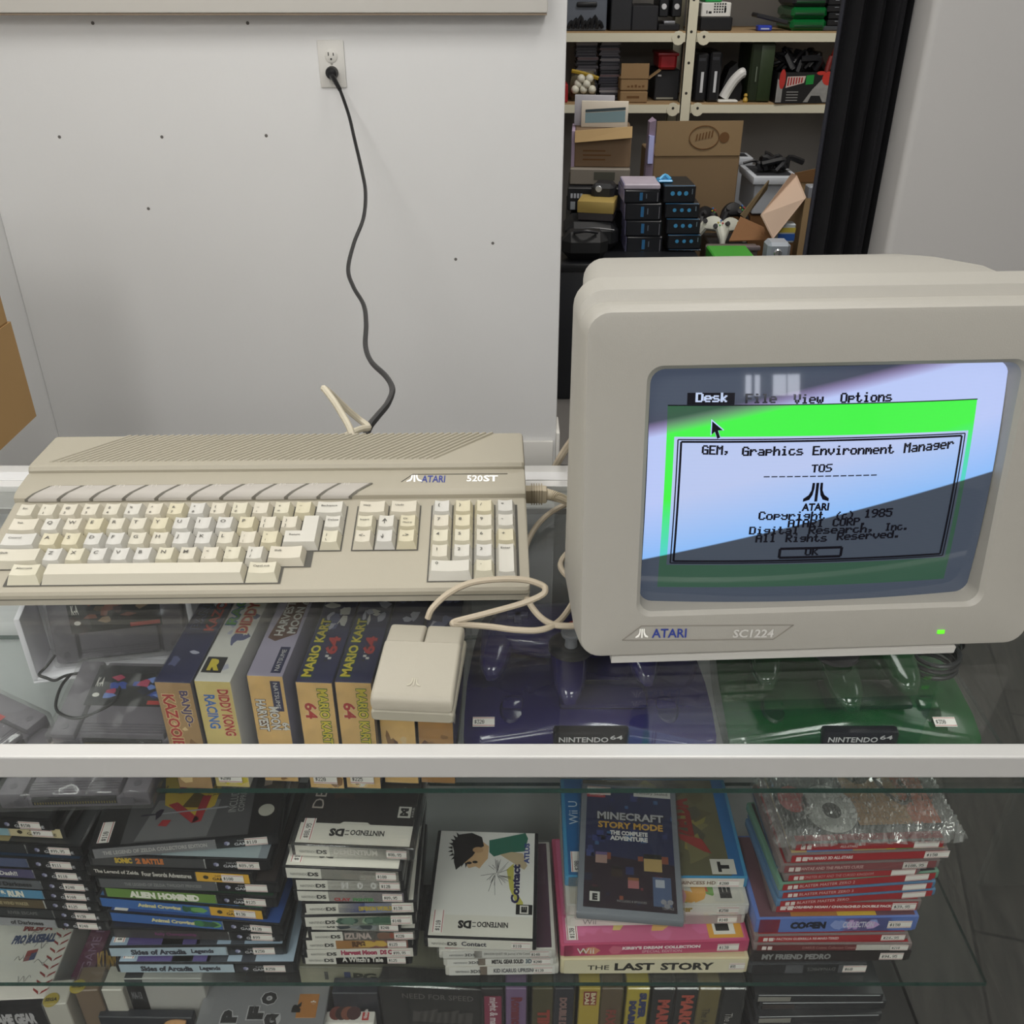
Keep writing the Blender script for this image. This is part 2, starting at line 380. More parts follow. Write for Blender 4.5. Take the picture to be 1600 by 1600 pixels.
# ================================================================ glass display counter
S1, S2, DK0 = -.205, -.44, -.66         # upper shelf, lower shelf, deck (relative to the top)
YG = onz(800, 1185, 0).y                # front edge of the top rail
CXL, CXR, CYB = -1.1, .50, onz(800, 727, .0).y
ALU = M('#c4c3c0', .38, .25, bump=.05, bscale=200); ALUD = M('#9d9b98', .42, .5)
GLT = pane_mat('counter_glass', (.955, .97, .965), .032, .012, .005)
GLF = pane_mat('counter_front_glass', (.93, .945, .935), .028, .012, .006)
GLE = M('#1f4a41', .1, trans=.3)
dc = thing('display_counter', 'glass display counter with aluminium rails holding the games and consoles', 'counter', (0, .7, -T))
def dpart(name, mb, sm=35): 
    o = mb.build(name, dc, smooth=sm); o.matrix_parent_inverse = Matrix.Translation((0, -.7, T)); return o
def pane(name, lo, hi, axis, mat, edge=GLE):
    """thin pane: two faces carry the clear material, the rim is green glass edge"""
    m = MB(); sides = {2: 'tb', 1: 'fk', 0: 'lr'}[axis]
    m.box(lo, hi, mat, skip=tuple(k for k in 'tbfklr' if k not in sides)); m.box(lo, hi, edge, skip=tuple(sides)); return dpart(name, m)
yr0 = YG; yr1 = onz(800, 1163, 0).y
m = MB(); m.rbox((CXL, yr0, -.0185), (CXR, yr1, .0012), .0014, ALU, 2); m.box((CXL, yr0 + .002, -.0195), (CXR, yr0 + .012, -.0185), ALUD); dpart('front_rail', m, 0)
pane('top_glass', (CXL + .005, yr1, -.006), (CXR - .005, CYB - .03, -.001), 2, GLT)
pane('front_glass', (CXL + .005, yr0 + .003, DK0 + .01), (CXR - .005, yr0 + .007, -.0195), 1, GLF)
pane('side_glass', (CXR - .005, yr1, DK0), (CXR - .001, CYB - .01, -.007), 0, GLF)
yb0 = onz(800, 785, 0).y; yb1 = onz(800, 757, .002).y; yb2 = onz(800, 739, .002).y
m = MB(); m.rbox((CXL, yb1, -.02), (CXR, CYB, .0003), .0015, ALU, 2); m.rbox((CXL, yb1 + .012, .0002), (CXR, yb1 + .03, .0011), .0004, M('#e4e4e4', .25, .4), 1)
m.rbox((CXL, yb0, -.014), (CXR, yb1, -.0065), .001, ALUD, 1); dpart('back_rail', m)
y1f = onz(800, 1232, S1).y; y2f = onz(800, 1535, S2).y; yin = CYB - .03
pane('upper_shelf', (CXL + .01, y1f, S1 - .006), (CXR - .012, yin, S1), 2, GLT)
pane('lower_shelf', (CXL + .01, y2f, S2 - .006), (CXR - .012, yin, S2), 2, GLT)
m = MB(); m.box((CXL, YG + .004, DK0 - .02), (CXR, CYB, DK0), M('#2f2e2d', .6)); dpart('deck', m)
m = MB(); m.box((CXL, YG + .03, -T), (CXR - .02, CYB - .02, DK0 - .02), M('#2a2928', .6)); dpart('plinth', m)
PNL = M('#e2e3e3', .55)
m = MB(); m.rbox((CXL, CYB - .02, DK0), (-.36, CYB - .012, -.02), .001, PNL); dpart('sliding_door', m)
m = MB(); m.rbox((-.40, CYB - .011, DK0), (.33, CYB - .003, -.02), .001, PNL); dpart('sliding_door', m)
m = MB(); m.rbox((CXR - .012, YG, DK0), (CXR, YG + .012, -.0195), .002, ALU); dpart('corner_post', m)

# ================================================================ home computer
BE = M('#9b9585', .5, bump=.12, bscale=900)            # beige shell
BE2 = M('#969183', .5, bump=.12, bscale=900)
GROOVE = M('#5c5950', .7); KSHADE = M('#4a4842', .7)
KC = [M(c, .42, bump=.06, bscale=700) for c in ('#bdb8a4', '#bbb6a6', '#bbb8ae', '#bcb59c', '#bdb7a7', '#b9b7b0')]
KSHELL = M('#c9c3a9', .5)
kL, kR_ = onz(-50, 950, 0), onz(828, 940, 0)
kyaw = math.atan2(kR_.y - kL.y, kR_.x - kL.x)
KW = .470; sc_k = (kR_ - kL).length / KW
kb = thing('home_computer', 'beige home computer with built-in keyboard lying on the glass counter', 'computer', kL, kyaw)
def loc_on(px, py, z):     # pixel on a height -> keyboard coordinates
    p = onz(px, py, z) - kL; c, s = math.cos(-kyaw), math.sin(-kyaw); return Vector((p.x * c - p.y * s, p.x * s + p.y * c, z))
KD = loc_on(400, 679, .055).y               # depth
y_deck = loc_on(400, 782, .0385).y
y_r3 = loc_on(400, 737, .0495).y; y_r2 = loc_on(400, 757, .0475).y
ALPHA = math.atan2(.0385 - .0150, y_deck - .003); ca, sa = math.cos(ALPHA), math.sin(ALPHA)
def dk(x, s, n=0): return Vector((x, .003 + s * ca - n * sa, .0150 + s * sa + n * ca))
KWW = KW * sc_k
def shell(name, prof, mat, x0=0, x1=KWW, r=.004, extra=None):
    """side profile (y, z) swept across with softened ends"""
    mb = MB(); n = len(prof); cy = sum(p[0] for p in prof) / n; cz = sum(p[1] for p in prof) / n
    def ring(x, k): return [(x, cy + (y - cy) * (1 - k / abs(max(p[0] for p in prof) - cy)) if True else y, cz + (z - cz) * (1 - k / max(1e-3, max(p[1] for p in prof) - cz))) for y, z in prof]
    mb.loft([ring(x0, r), ring(x0 + r * .3, r * .35), ring(x0 + r, 0), ring(x1 - r, 0), ring(x1 - r * .3, r * .35), ring(x1, r)], mat)
    if extra: extra(mb)
    return mb.build(name, kb, smooth=28)
fo = [M('#3a3a38', .8)]
m = MB()
for fx in (.04, KWW - .06):
    for fy in (.015, KD - .03): m.lathe([(.008, 0), (.007, .002)], fo[0], 16, Matrix.Translation((fx, fy, 0)))
m.build('rubber_feet', kb)['kind'] = 'stuff'
shell('lower_shell', [(0, .002), (KD, .002), (KD, .030), (.12, .022), (0, .0075)], BE2, r=.002)
def deck_extra(mb):
    mb.box((.002, -.0004, .0073), (KWW - .002, .0006, .0081), GROOVE)
shell('keyboard_shell', [(.0, .008), (y_deck + .004, .02), (y_deck + .004, .0392), (y_deck, .0385), (.0045, .0153), (.0015, .0142), (.0, .0115)], BE, r=.003, extra=deck_extra)
# ridge with function keys, then the ribbed rear cover
RP = [(y_deck + .0005, .0395), (y_deck + .0008, .0425), (y_deck + .003, .0448), (y_deck + .008, .0463), (y_r2, .0475), (y_r3, .0495)]
shell('ridge_shell', [(y_deck + .001, .012), (y_r3 + .001, .012), (y_r3 + .001, .0495)] + RP[::-1], BE, r=.002)
shell('rear_shell', [(y_r3 + .0006, .012), (KD, .012), (KD, .053), (KD - .003, .0555), (y_r3 + .008, .0562), (y_r3 + .003, .0553), (y_r3 + .0008, .052)], BE, r=.003)
m = MB(); zr = .0562
a0 = loc_on(76, 723, zr); a1 = loc_on(206, 680, zr); b0 = loc_on(672, 721, zr); nr = 52
sh = Vector((a1.x - a0.x, a1.y - a0.y, 0)); ymax = KD - .004
for i in range(nr):
    x = a0.x + (b0.x - a0.x) * i / (nr - 1); w = .0038
    k1 = min(1, (ymax - a0.y) / sh.y)
    p, q = Vector((x, a0.y, 0)), Vector((x + sh.x * k1, a0.y + sh.y * k1, 0))
    z0, z1 = zr - .0006, zr + .0013
    vs = [(p.x, p.y, z0), (p.x + w, p.y, z0), (q.x + w, q.y, z0), (q.x, q.y, z0), (p.x + .0006, p.y + .001, z1), (p.x + w - .0006, p.y + .001, z1), (q.x + w - .0006, q.y, z1), (q.x + .0006, q.y, z1)]
    m.add(vs, [(4, 5, 6, 7), (0, 1, 5, 4), (1, 2, 6, 5), (3, 0, 4, 7)], BE)
m.build('vent_ribs', kb)
# badge on the ridge
def rz(y): return .0475 + (y - y_r2) / (y_r3 - y_r2) * .002
def onridge(px, py): p = loc_on(px, py, .0485); return Vector((p.x, p.y, rz(p.y) + .0003))
m = MB(); q = [onridge(*t) for t in ((627, 752), (645, 742), (793, 741))]
for a, b in zip(q, q[1:]): m.tube([a, b], .0004, GROOVE, 4, 1)
BLUE = M('#2b3a86', .4); WPR = M('#f6f4ee', .3)
def rtext(mb, s, pa, pb, pt, mat, **k):
    o, e, u = onridge(*pa), onridge(*pb), onridge(*pt); r = (e - o); up = (u - o); up -= r * (up.dot(r) / r.dot(r))
    mb.text(s, o, r.normalized(), up.normalized(), r.length, up.length, mat, **k)
rtext(m, 'ATARI', (658, 752.5), (695, 752.5), (658, 743.5), BLUE, bold=.018)
rtext(m, '520', (729, 751.5), (754, 751.5), (729, 743), WPR, bold=.025); rtext(m, 'ST', (755, 751.5), (778, 751.5), (755, 743), WPR, bold=.035)
o_ = onridge(647.5, 752); u_ = onridge(647.5, 742.8) - o_; emblem(m, o_, X_, u_.normalized(), u_.length, WPR)
m.build('badge', kb)
# function keys
def ridge_pt(x, t, off):
    """t runs along the ridge profile 0..1 up to the top line"""
    P = RP[:5]; L = [0]
    for a, b in zip(P, P[1:]): L.append(L[-1] + math.dist(a, b))
    d = t * L[-1]; i = max(k for k in range(4) if L[k] <= d + 1e-9); f = (d - L[i]) / (L[i + 1] - L[i])
    y = P[i][0] + (P[i + 1][0] - P[i][0]) * f; z = P[i][1] + (P[i + 1][1] - P[i][1]) * f
    ny, nz = -(P[i + 1][1] - P[i][1]), P[i + 1][0] - P[i][0]; q = math.hypot(ny, nz)
    return Vector((x, y + ny / q * off, z + nz / q * off))
fx0 = loc_on(43, 782, .0395).x; fx1 = loc_on(548, 779, .0395).x; ft0 = loc_on(84, 756, .0475).x; FW = (fx1 - fx0) / 10; SHF = ft0 - fx0
FK = M('#a39e96', .5, bump=.1, bscale=900)
TS = [0, .12, .25, .4, .55, .7, .85, .97]
def shf(t): return SHF * max(0, (t - .12) / .88) ** .9
m = MB()
for g in range(11):
    w = .0012; vs = [ridge_pt(fx0 + FW * g + shf(t) + e * w, t, .0009) for t in TS for e in (-1, 1)]
    m.add(vs, [(2 * k, 2 * k + 1, 2 * k + 3, 2 * k + 2) for k in range(len(TS) - 1)], GROOVE)
m.tube([ridge_pt(ft0, .985, .0002), ridge_pt(ft0 + FW * 10, .985, .0002)], .0007, GROOVE, 4, 1)
m.build('function_key_groove', kb)
FT = M('#b9b4ab', .5)
for g in range(10):
    m = MB(); rings = []
    for t in TS:
        xa, xb = fx0 + FW * g + shf(t) + .0014, fx0 + FW * (g + 1) + shf(t) - .0014
        rings.append([ridge_pt(xa, t, .0001), ridge_pt(xa + .0006, t, .0011), ridge_pt(xb - .0006, t, .0011), ridge_pt(xb, t, .0001)])
    m.loft(rings, FK)
    tp = ridge_pt(fx0 + FW * g + shf(.8) + FW * .25, .8, .0013); m.text('F%d' % (g + 1), tp, X_, (Y_ * .97 + Z_ * .2), .0055, .0035, FT)
    m.build('function_key', kb)
# flat dark sheets painted as the shade in the key gaps, then keys
U = .01905 * sc_k; s0 = loc_on(100, 913, .018).y / ca - .003 + .0005
MX = loc_on(21, 795, .047).x - .002
rows = [s0 + U * k for k in range(5)]            # row 5 (space bar) first
def gap_shade(mb, x0, x1, sA, sB, n=.0004):
    mb.quad(dk(x0, sA, n), dk(x1, sA, n), dk(x1, sB, n), dk(x0, sB, n), KSHADE)
g_ = .0006
NX = MX + U * 15.5 + .0095; PX = NX + 3 * U + .0105
m = MB()
gap_shade(m, MX - g_, MX + 15.5 * U + g_, rows[2] - g_, rows[4] + U + g_); gap_shade(m, MX + .0 - g_, MX + 14.25 * U + g_, rows[1] - g_, rows[2], .0005)
gap_shade(m, MX + 1.0 * U - g_, MX + 13.05 * U + g_, rows[0] - g_, rows[1], .0006)
gap_shade(m, NX - g_, NX + 3 * U + g_, rows[2] - g_, rows[4] + U + g_); gap_shade(m, PX - g_, PX + 4 * U + g_ * 2.5, rows[0] - g_, rows[4] + U + g_)
m.build('key_gap_shade', kb)
LEG = M('#54524c', .6)
def keycap(x, s, w, legends, mat, h=1.0, shape=None, tall=1.0, hn=.0085):
    """one key: tapering sides, dished top, legend"""
    mb = MB(); W_, D_ = w * U - .0012, h * U - .0012; x += .0006; s += .0006
    tx, tf, tb = .0026, .0030 * tall, .0008; nseg = 6
    def top(u, v): return dk(x + tx + (W_ - 2 * tx) * u, s + tf + (D_ - tf - tb) * v, hn - (.0011 * (1 - (2 * u - 1) ** 2) if w < 4 else 0))
    if shape == 'return':     # tall L
        W2 = U * 1.0; out = [(0, 0), (W_, 0), (W_, 2 * U - .0012), (W_ - W2 + .001, 2 * U - .0012), (W_ - W2 + .001, D_), (0, D_)]
        ins = [(tx, tf), (W_ - tx, tf), (W_ - tx, 2 * U - .002), (W_ - W2 + tx + .001, 2 * U - .002), (W_ - W2 + tx + .001, D_ - tb), (tx, D_ - tb)]
        mb.loft([[dk(x + a, s + b, .0005) for a, b in out], [dk(x + a, s + b, hn) for a, b in ins]], mat)
        tp = lambda u, v: dk(x + tx + (W_ - 2 * tx) * u, s + tf + (D_ - tf - tb) * v, hn)
    else:
        vs = [dk(x, s, .0005), dk(x + W_, s, .0005), dk(x + W_, s + D_, .0005), dk(x, s + D_, .0005)]; fs_ = []
        for v in (0, 1):
            for i in range(nseg + 1): vs.append(top(i / nseg, v))
        A, B = 4, 4 + nseg + 1
        for i in range(nseg): fs_.append((A + i, A + i + 1, B + i + 1, B + i))
        fs_.append(tuple([0, 1] + [A + i for i in range(nseg, -1, -1)])); fs_.append(tuple([2, 3] + [B + i for i in range(nseg + 1)]))
        fs_.append((1, 2, B + nseg, A + nseg)); fs_.append((3, 0, A, B))
        mb.add(vs, fs_, mat); tp = top
    for (t, u, v, lw, lh) in legends:
        o = tp(u, v); o = o + Vector((0, -sa, ca)) * .00035
        if lw * 1 < 8: o += Vector((0, -sa, ca)) * 0
        vs_, f_ = textmesh(t, .012, 0, True); xs = [p[0] for p in vs_] or [0]; k = lh / .72; kx = min(k * 1.15, (W_ - 2 * tx) * .86 / max(.01, max(xs)))
        mb.add([o + X_ * (p[0] * kx) + Vector((0, ca, sa)) * (p[1] * k) for p in vs_], f_, LEG)
    mb.build('key', kb, smooth=25)
def alpha(ch, i): return [(ch, .16, .5, 0, .0038)]
def two(a, b): return [(a, .2, .56, 0, .0027), (b, .2, .1, 0, .0027)]
def word(t, n=None): return [(t, .14 if len(t) > 3 else .2, .56, .0016 * len(t), .0022)]
rk = random.Random(3); kcol = lambda: rk.choice(KC)
r = rows[4]; x = MX
keycap(x, r, 1, word('Esc'), KC[1]); x += U
for a, b in zip('!@#$%^&*()_+~', '1234567890-=`'): keycap(x, r, 1, two(a, b), kcol()); x += U
keycap(x, r, 1.5, word('Backspace'), KC[2])
r = rows[3]; x = MX
keycap(x, r, 1.5, word('Tab'), KC[4]); x += 1.5 * U
for ch in 'QWERTYUIOP': keycap(x, r, 1, alpha(ch, 0), KC[3] if ch in 'YE' else KC[5] if ch in 'UO' else kcol()); x += U
for a, b in (('{', '['), ('}', ']')): keycap(x, r, 1, two(a, b), kcol()); x += U
xr = x; keycap(x + 1.0 * U, r, 1, word('Delete'), KC[2])
r = rows[2]; x = MX
keycap(x, r, 1.75, word('Control'), KC[5]); x += 1.75 * U
for ch in 'ASDFGHJKL': keycap(x, r, 1, alpha(ch, 0), KC[5] if ch in 'FJ' else kcol()); x += U
for a, b in ((':', ';'), ('"', "'")): keycap(x, r, 1, two(a, b), kcol()); x += U
keycap(x, r, 1.75, word('Return'), KC[2], shape='return'); x += 1.75 * U
keycap(x, r, 1, two('|', '\\'), KC[0])
r = rows[1]; x = MX
keycap(x, r, 2.25, [('Shift', .1, .56, .008, .0024)], KC[1]); x += 2.25 * U
for ch in 'ZXCVBNM': keycap(x, r, 1, alpha(ch, 0), KC[5] if ch in 'CV' else kcol()); x += U
for a, b in (('<', ','), ('>', '.'), ('?', '/')): keycap(x, r, 1, two(a, b), kcol()); x += U
keycap(x, r, 1.75, word('Shift'), KC[4])
r = rows[0]; x = MX + 1.1 * U
keycap(x, r, 1.5, word('Alternate'), KC[0], tall=1.6); x += 1.5 * U
keycap(x, r, 8.9, [], KC[1], tall=1.6); x += 8.9 * U
keycap(x, r, 1.5, word('CapsLock'), KC[0], tall=1.6)
keycap(NX, rows[4], 1.5, word('Help'), KC[4]); keycap(NX + 1.5 * U, rows[4], 1.5, word('Undo'), KC[4])
def arrow(mb_args): pass
for i, (rw, ls) in enumerate(((rows[3], ('Insert', 'up', 'Clr Home')), (rows[2], ('lt', 'dn', 'rt')))):
    for j, t in enumerate(ls):
        lg = {'up': [('^', .2, .3, 0, .006), ('|', .30, .38, 0, .004)], 'dn': [('v', .22, .3, 0, .004), ('|', .29, .38, 0, .004)], 'lt': [('<-', .2, .42, 0, .004)], 'rt': [('->', .2, .42, 0, .004)]}.get(t)
        if not lg: lg = word('Insert') if t == 'Insert' else [('Clr', .15, .62, .005, .002), ('Home', .15, .28, .008, .002)]
        keycap(NX + j * U, rw, 1, lg, kcol())
for i, line in enumerate(('()/*', '789-', '456+')):
    for j, ch in enumerate(line): keycap(PX + j * U, rows[4 - i], 1, [(ch, .2, .5, .0022, .0036)], kcol())
for j, ch in enumerate('123'): keycap(PX + j * U, rows[1], 1, [(ch, .2, .5, .0022, .0034)], kcol())
keycap(PX, rows[0], 2, [('0', .1, .6, .0026, .0032)], KC[2], tall=1.5); keycap(PX + 2 * U, rows[0], 1, [('.', .25, .6, 0, .0036)], KC[0], tall=1.5)
keycap(PX + 3 * U, rows[0], 1, [('Enter', .12, .82, 0, .0024)], KC[2], h=2)

# ================================================================ colour monitor
phi, tlt = R(3), R(8)
MU = Vector((math.cos(phi), math.sin(phi), 0)); MBk = Vector((-math.sin(phi), math.cos(phi), 0))
MV = Z_ * math.cos(tlt) + MBk * math.sin(tlt); MN = -MBk * math.cos(tlt) + Z_ * math.sin(tlt)
MO = onz(925, 1022, .012)
MC = MO + MU * .164
mon = thing('colour_monitor', 'beige CRT monitor with a green desktop on its glowing screen', 'monitor', (MC.x, MC.y, 0))
mon.location = (MC.x, MC.y + .08, 0)
MOFF = Matrix.Translation(-Vector(mon.location))
def mp(u, v, n=0): return MO + MU * u + MV * v + MN * n
def mbuild(mb, name, parent=None, **k):
    o = mb.build(name, parent or mon, **k)
    if (parent or mon) is mon: o.matrix_parent_inverse = MOFF
    return o
MBE = M('#9c9991', .48, bump=.12, bscale=900); MBE2 = M('#98958d', .5, bump=.12, bscale=900)
def rrect(u0, u1, v0, v1, r, n=6):
    o = []
    for (cx, cy, a0) in ((u1 - r, v1 - r, 0), (u0 + r, v1 - r, 90), (u0 + r, v0 + r, 180), (u1 - r, v0 + r, 270)):
        for k in range(n + 1):
            a = R(a0 + 90 * k / n); o.append((cx + r * math.cos(a), cy + r * math.sin(a)))
    return o
FU0, FU1, FV0, FV1 = -.0105, .3385, -.003, .2595
OU0, OU1, OV0, OV1 = .0352, .2945, .0335, .2185
def rings_to(mb, seq, mat, caps=False):
    mb.loft(seq, mat, caps=caps)
m = MB()
def bz(d, z, k=0): pass
def face_ring(g, n, r): return [mp(u, v, n) for u, v in rrect(FU0 - g, FU1 + g, FV0 - g * .4, FV1 + g, r)]
def back_ring(dy, g, ztop, r, bot=.012):
    """upright ring dy behind the face foot"""
    o = []
    for u, v in rrect(FU0 - g, FU1 + g, bot, ztop, r): p = MO + MU * u + MBk * dy; o.append(Vector((p.x, p.y, v)))
    return o
seq = [[mp(u, v, -.0) for u, v in rrect(OU0 - .003, OU1 + .003, OV0 - .003, OV1 + .003, .011)], face_ring(-.006, .0, .013), face_ring(-.002, -.0008, .015), face_ring(-.0002, -.004, .017)]
seq += [face_ring(.0015, -.022, .019), back_ring(.062, .0025, .2745, .020), back_ring(.085, .0025, .2765, .020), back_ring(.089, .001, .275, .020), back_ring(.090, -.003, .270, .020)]
m.loft(seq[::-1], MBE, caps=False)
op = [[mp(u, v, -.0) for u, v in rrect(OU0 - .003, OU1 + .003, OV0 - .003, OV1 + .003, .011)], [mp(u, v, -.003) for u, v in rrect(OU0, OU1, OV0, OV1, .010)], [mp(u, v, -.028) for u, v in rrect(OU0 + .004, OU1 - .004, OV0 + .004, OV1 - .004, .009)]]
m.loft(op, MBE2, caps=False)
bez = mbuild(m, 'front_bezel', smooth=24)
# rear housing
m = MB()
def hring(dy, u0, u1, v0, v1, r, ch=0.0):
    o = []
    pts = rrect(u0, u1, v0, v1, r)
    for u, v in pts:
        p = MO + MU * u + MBk * dy; o.append(Vector((p.x, p.y, v)))
    return o
m.loft([hring(.088, -.004, .326, .02, .266, .014), hring(.100, -.004, .322, .02, .267, .014), hring(.125, -.002, .312, .02, .270, .016), hring(.152, .002, .288, .02, .2695, .016), hring(.168, .004, .268, .02, .2675, .016), hring(.173, .008, .262, .02, .262, .018), hring(.20, .02, .262, .02, .235, .03), hring(.27, .05, .255, .02, .19, .04), hring(.285, .06, .25, .03, .18, .03)], MBE2, caps=True)
mbuild(m, 'rear_housing', smooth=40)
# foot under the case
m = MB(); f0, f1 = onz(955, 1036, .001), onz(1490, 1020, .001)
ff = (f1 - f0).normalized(); fb = Vector((-ff.y, ff.x, 0)); w_ = (f1 - f0).length
m.loft([[f0 + ff * a + fb * b + Z_ * c for a, b, c in ((0, 0, 0), (w_, 0, 0), (w_, .22, 0), (0, .22, 0))], [f0 + ff * a + fb * b + Z_ * c for a, b, c in ((0, -.001, .0065), (w_, -.001, .0065), (w_, .22, .022), (0, .22, .022))]], M('#b7b5af', .5))
mbuild(m, 'foot', smooth=0)
# tube face: gently bulging glass with the picture it shows
SU0, SU1, SV0, SV1 = .0375, .2922, .0345, .2165
def spos(a, b, off=0.0):
    """a, b in 0..1 over the tube face"""
    bul = .007 * (1 - (2 * a - 1) ** 2) + .006 * (1 - (2 * b - 1) ** 2)
    return mp(SU0 + (SU1 - SU0) * a, SV0 + (SV1 - SV0) * b, -.017 + bul + off)
def puv(px, py):
    """pixel of the photographed screen -> a, b (plane just under the face)"""
    o = mp(0, 0, -.012); r = ray(px, py); P = E0 + r * ((o - E0).dot(MN) / r.dot(MN)) - MO
    return (P.dot(MU) - SU0) / (SU1 - SU0), (P.dot(MV) - SV0) / (SV1 - SV0)
def screen_mat():
    m = bpy.data.materials.new('crt_picture'); m.use_nodes = True; nt = m.node_tree; N, L = nt.nodes, nt.links
    b = N['Principled BSDF']; uv = N.new('ShaderNodeUVMap'); uv.uv_map = 'UVMap'; sep = N.new('ShaderNodeSeparateXYZ'); L.new(uv.outputs[0], sep.inputs[0])
    u, v = sep.outputs[0], sep.outputs[1]
    def mt(op, a, c=None):
        n = N.new('ShaderNodeMath'); n.operation = op
        for i, q in enumerate((a, c)):
            if q is None: continue
            if isinstance(q, (int, float)): n.inputs[i].default_value = q
            else: L.new(q, n.inputs[i])
        return n.outputs[0]
    def band(x, a, c): return mt('MULTIPLY', mt('GREATER_THAN', x, a), mt('LESS_THAN', x, c))
    def rect(u0, u1, v0, v1): return mt('MULTIPLY', band(u, u0, u1), band(v, v0, v1))
    def mix(f, A, B):
        n = N.new('ShaderNodeMix'); n.data_type = 'RGBA'; n.clamp_factor = True
        for k, q in (('Factor', f), ('A', A), ('B', B)):
            if isinstance(q, tuple): n.inputs[k].default_value = q
            elif isinstance(q, (int, float)): n.inputs[k].default_value = q
            else: L.new(q, n.inputs[k])
        return n.outputs['Result']
    def line(pa, pb):
        (u0, v0), (u1, v1) = puv(*pa), puv(*pb); k = (v1 - v0) / (u1 - u0)
        return mt('SUBTRACT', v, mt('ADD', mt('MULTIPLY', u, k), v0 - k * u0))      # > 0 above the line
    white, green = lin('#bccbfa'), lin('#3cf83c')
    col = mix(rect(GU0, GU1, GV0, GV1), white, green)
    col = mix(rect(DU0, DU1, DV0, DV1), col, lin('#bccaf2'))
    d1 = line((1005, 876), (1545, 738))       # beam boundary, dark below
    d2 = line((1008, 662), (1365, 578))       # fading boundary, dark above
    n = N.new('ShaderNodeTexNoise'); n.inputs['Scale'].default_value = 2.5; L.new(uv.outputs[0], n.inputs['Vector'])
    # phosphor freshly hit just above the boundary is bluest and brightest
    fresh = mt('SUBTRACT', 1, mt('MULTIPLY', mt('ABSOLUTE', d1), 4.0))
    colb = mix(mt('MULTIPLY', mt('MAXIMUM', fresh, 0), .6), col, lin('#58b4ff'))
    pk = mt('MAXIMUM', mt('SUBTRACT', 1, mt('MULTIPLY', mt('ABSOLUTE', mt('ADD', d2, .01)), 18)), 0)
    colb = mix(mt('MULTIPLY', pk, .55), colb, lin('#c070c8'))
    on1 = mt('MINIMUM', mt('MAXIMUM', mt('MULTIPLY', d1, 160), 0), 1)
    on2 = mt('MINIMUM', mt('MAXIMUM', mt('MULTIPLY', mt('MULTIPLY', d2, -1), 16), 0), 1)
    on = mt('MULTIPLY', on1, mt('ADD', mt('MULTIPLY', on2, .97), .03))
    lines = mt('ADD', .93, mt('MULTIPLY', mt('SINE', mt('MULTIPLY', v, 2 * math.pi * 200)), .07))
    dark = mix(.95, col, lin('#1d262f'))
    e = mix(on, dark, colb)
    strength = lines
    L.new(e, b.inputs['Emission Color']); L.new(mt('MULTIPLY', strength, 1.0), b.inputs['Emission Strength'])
    b.inputs['Base Color'].default_value = (.03, .035, .04, 1); b.inputs['Roughness'].default_value = .035; b.inputs['Specular IOR Level'].default_value = .5
    return m
GU0, GV1 = puv(1044, 629); GU1 = puv(1528, 617)[0]; GV0 = puv(1250, 912)[1]
DU0, DV1 = puv(1053, 680); DU1 = puv(1512, 665)[0]; DV0 = puv(1250, 876)[1]
GV1 = puv(1250, 629)[1]; DV1 = puv(1250, 677)[1]
vs, fs_, uvs = [], [], []; n1, n2 = 40, 30
for j in range(n2 + 1):
    for i in range(n1 + 1): vs.append(spos(i / n1, j / n2)); uvs.append((i / n1, j / n2))
for j in range(n2):
    for i in range(n1): a = j * (n1 + 1) + i; fs_.append((a, a + 1, a + n1 + 2, a + n1 + 1))
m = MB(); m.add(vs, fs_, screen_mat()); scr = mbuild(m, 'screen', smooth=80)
ul = scr.data.uv_layers.new(name='UVMap')
for p in scr.data.polygons:
    for li in p.loop_indices: ul.data[li].uv = uvs[scr.data.loops[li].vertex_index]
m = MB(); m.loft([[mp(u, v, -.024) for u, v in rrect(OU0 + .001, OU1 - .001, OV0 + .001, OV1 - .001, .010)], [mp(u, v, -.036) for u, v in rrect(OU0 + .002, OU1 - .002, OV0 + .002, OV1 - .002, .009)]], M('#0c0d0e', .5), caps=True); mbuild(m, 'tube_mask')
INK = M('#14141c', .12); INKW = M('#b8c8e8', .3, emit='#a8b4cc', es=.25)
def stext(mb, s, x0, x1, ybase, ytop, mat, px=True, yb2=None, **k):
    """letters on the tube between two pixels of the base line"""
    (a0, b0), (a1, b1) = puv(x0, ybase), puv(x1, yb2 if yb2 else ybase); bt = puv(x0, ytop)[1]
    b1 = b0 if yb2 is None else b1
    vs_, f_ = pxtext(s, .62) if px else textmesh(s, k.get('bold', 0))
    mb.add([spos(a0 + (a1 - a0) * x, b0 + (b1 - b0) * x + (bt - b0) * y, .0007) for x, y in vs_], f_, mat)
def sline(mb, p, q, wpx, mat):
    (a0, b0), (a1, b1) = p, q; n = 12; w = wpx; vert = abs(a1 - a0) < abs(b1 - b0)
    vs_ = []
    for i in range(n + 1):
        t = i / n; a, b = a0 + (a1 - a0) * t, b0 + (b1 - b0) * t
        for e in (-.5, .5): vs_.append(spos(a + (e * w if vert else 0), b + (0 if vert else e * w), .0006))
    mb.add(vs_, [(2 * i, 2 * i + 1, 2 * i + 3, 2 * i + 2) if vert is False else (2 * i, 2 * i + 2, 2 * i + 3, 2 * i + 1) for i in range(n)], mat)
m = MB()
dk0, dk1 = puv(1073, 632), puv(1147, 613); GVt = GV1
mb_v0, mb_v1 = GV1 + .002, GV1 + .048
m.add([spos(a, b, .0004) for b in (mb_v0, mb_v1) for a in (dk0[0], (dk0[0] + dk1[0]) / 2, dk1[0])], [(0, 1, 4, 3), (1, 2, 5, 4)], INK)
